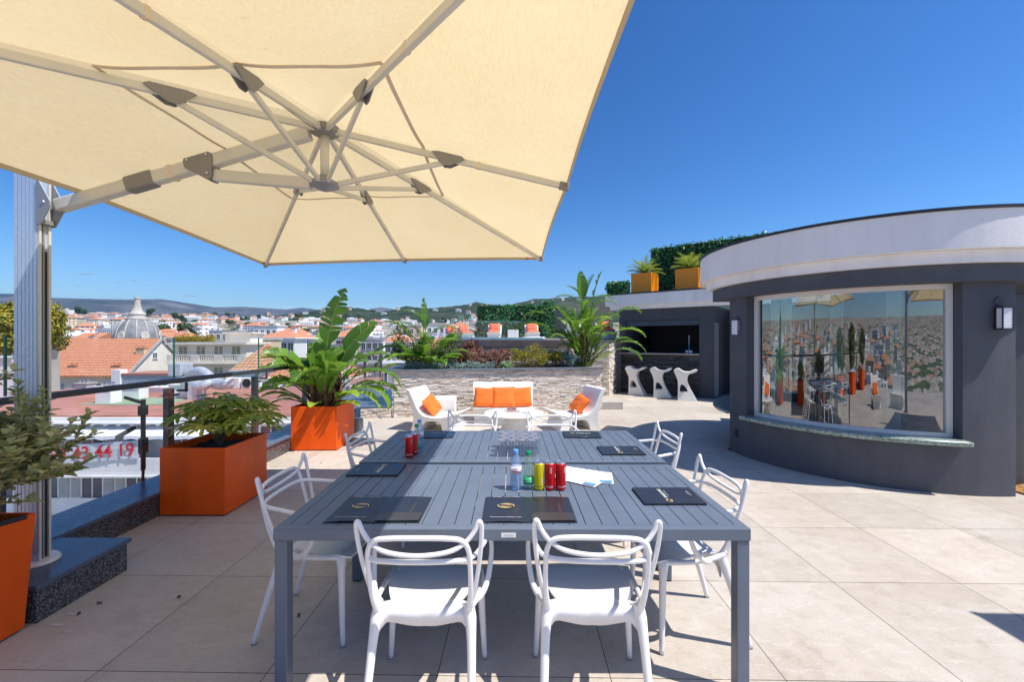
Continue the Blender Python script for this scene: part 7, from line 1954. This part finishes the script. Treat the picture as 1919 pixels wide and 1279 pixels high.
y3 = copy_tree(y1); y3['label'] = 'yellow-green tree half hidden behind the parasol mast'; p = W(45,612,46); y3.location = (p.x, p.y, p.z-15.3); y3.rotation_euler=(0,0,4)
pr_t = [tree_proto('pine_tree','dark green broad pine among the far houses',5.5,2.8,7,700,.8,'fartree',31,'trees of the far town'),
        tree_proto('round_tree','dark green round tree among the far houses',4.2,3.8,5,650,.7,'fartree',32,'trees of the far town'),
        tree_proto('cypress_tree','narrow dark cypress among the far houses',1.6,6.0,3,450,.5,'fartree',33,'trees of the far town'),
        tree_proto('tall_tree','tall dark tree with an uneven crown among the far houses',4.8,5.2,6,750,.8,'fartree',34,'trees of the far town')]
usedt = [False]*4; cnt = 0; tries = 0
while cnt < 210 and tries < 9000:
    tries += 1
    px = rt.uniform(-60, 1130); d = 95 * (19 ** (rt.random()**.8)); t_ = (px-960)/F; Y = d/math.hypot(1,t_); x = t_*Y
    if px > 640 and d < 130: continue
    if px < 520 and d < 105: continue
    if any((x-a)**2+(Y-b)**2 < (r_*.6+3)**2 for a,b,r_ in placed): continue
    gz = groundz(x,Y); pyt = 640-(gz+13-EYE)/Y*F
    if pyt < 592 and d < 900: continue
    i = rt.choices(range(4), weights=(4,4,1.2,2.5))[0]
    placed.append((x,Y,3.5)); c = pr_t[i] if not usedt[i] else copy_tree(pr_t[i]); usedt[i] = True
    s = rt.uniform(.7,1.25)*(1.0 if d<1200 else 1.5); c.location=(x,Y,gz-1); c.scale=(s,s,s); c.rotation_euler=(0,0,rt.uniform(0,6)); cnt += 1; c['label'] = TK_[i] + ' ' + place_words(px, d)
print('trees', cnt)
# clouds low on the horizon
m = bpy.data.materials.new('cloud'); m.use_nodes = True; nt = m.node_tree; nt.nodes.clear()
out_n = nd(nt, 'ShaderNodeOutputMaterial'); df = nd(nt, 'ShaderNodeBsdfDiffuse'); df.inputs[0].default_value = (1,1,1,1); tr = nd(nt, 'ShaderNodeBsdfTransparent')
lw_ = nd(nt, 'ShaderNodeLayerWeight'); lw_.inputs[0].default_value = .5; mr = nd(nt, 'ShaderNodeMapRange'); mr.inputs[1].default_value = 0; mr.inputs[2].default_value = .8; mr.inputs[3].default_value = .35; mr.inputs[4].default_value = 1.0
nt.links.new(lw_.outputs['Facing'], mr.inputs[0]); mx = nd(nt, 'ShaderNodeMixShader'); nt.links.new(mr.outputs[0], mx.inputs[0]); nt.links.new(df.outputs[0], mx.inputs[1]); nt.links.new(tr.outputs[0], mx.inputs[2]); nt.links.new(mx.outputs[0], out_n.inputs[0])
for i,(px,py,wx,hy,lb) in enumerate(((164,514,16,3.2,'largest small pale cloud left of the dome lantern'),(137,512,5,2,'tiny pale cloud right beside the mast'),(250,526,9,2.6,'pale cloud above the dome'),(281,534,7,2.2,'little pale cloud right of the dome lantern'),(146,536,6,1.8,'faint low cloud near the mast'),(358,555,16,2.6,'flat pale cloud above the balcony apartments'),(225,530,9,1.8,'faint thin cloud just left of the one above the dome'))):
    P = W(px,py,20000); s = 20000/F; rc = random.Random(i); mb = MB()
    for q in range(7):
        t = -1+2*q/6; a = wx*s*.32*rc.uniform(.8,1.2); c_ = Vector((t*wx*s*.8, 0, rc.uniform(-.4,.4)*hy*s*.5)); hq = hy*s*(1-.6*abs(t))*rc.uniform(.6,1)
        n0 = len(mb.v); mb.lathe([(0,-.6*hq),(a*.7,-.45*hq),(a,0),(a*.75,.4*hq),(a*.3,.65*hq),(0,.7*hq)],14,c_)
    o = mb.build('cloud', m, smooth=True); o.location = P; tag(o, lb, 'cloud', 'small clouds low in the sky')
# ------------------------------------------------------------------ what the window reflects: the terrace behind the camera
for i,(x,y) in enumerate(((-2.8,-.6),(-2.8,-2.6),(-2.8,-4.6))):
    t = box_pot('orange_planter', (x,y,0), 0, .6,.6,.62,'orange_pot', ['orange planter with a dark shrub, first one behind the parasol mast','orange planter with a dark shrub, second one behind the parasol mast','orange planter with a dark shrub, third one behind the parasol mast'][i], group='orange planters behind the camera')
    s = thing('tall_shrub', (x,y,.55), 0, ['tall dark shrub in the first orange planter behind the mast','tall dark shrub in the second orange planter behind the mast','tall dark shrub in the third orange planter behind the mast'][i], 'shrub', 'shrubs behind the camera')
    mb = crown_mesh(.42,.7,2600,50+i,.06); f_ = mb.build('foliage', M['darkshrub'], s); f_.location=(0,0,.8)
    MB().tube([(0,0,0),(0,0,.5)],[.02,.015],6).build('stem', M['bark'], s)

q = low_chair(Vector((.9,-1.6,0)), R(40), .68, 'white moulded lounge chair standing behind the camera, seen in the window', 'lounge chair', [], group='white lounge chairs behind the camera')
cushion(Vector((.80,-1.68,.42)), eul(R(40), R(54), 0), .36, .50, 'orange cushion on the lounge chair behind the camera')
q = low_chair(Vector((2.6,-2.6,0)), R(95), 1.16, 'white moulded sofa standing behind the camera, seen in the window', 'sofa', [], name='lounge_sofa')
# ------------------------------------------------------------------ air
m = bpy.data.materials.new('haze'); m.use_nodes = True; nt = m.node_tree; nt.nodes.clear()
out = nd(nt, 'ShaderNodeOutputMaterial'); vol = nd(nt, 'ShaderNodeVolumePrincipled')
vol.inputs['Color'].default_value = (0.40, 0.63, 1.0, 1); vol.inputs['Density'].default_value = HAZE_D; vol.inputs['Anisotropy'].default_value = 0.3
nt.links.new(vol.outputs[0], out.inputs['Volume'])
hz = MB().box((-11500,-11500,-90),(11500,11500,1100)).build('haze', m); tag(hz, kind='stuff'); hz.display_type = 'WIRE'
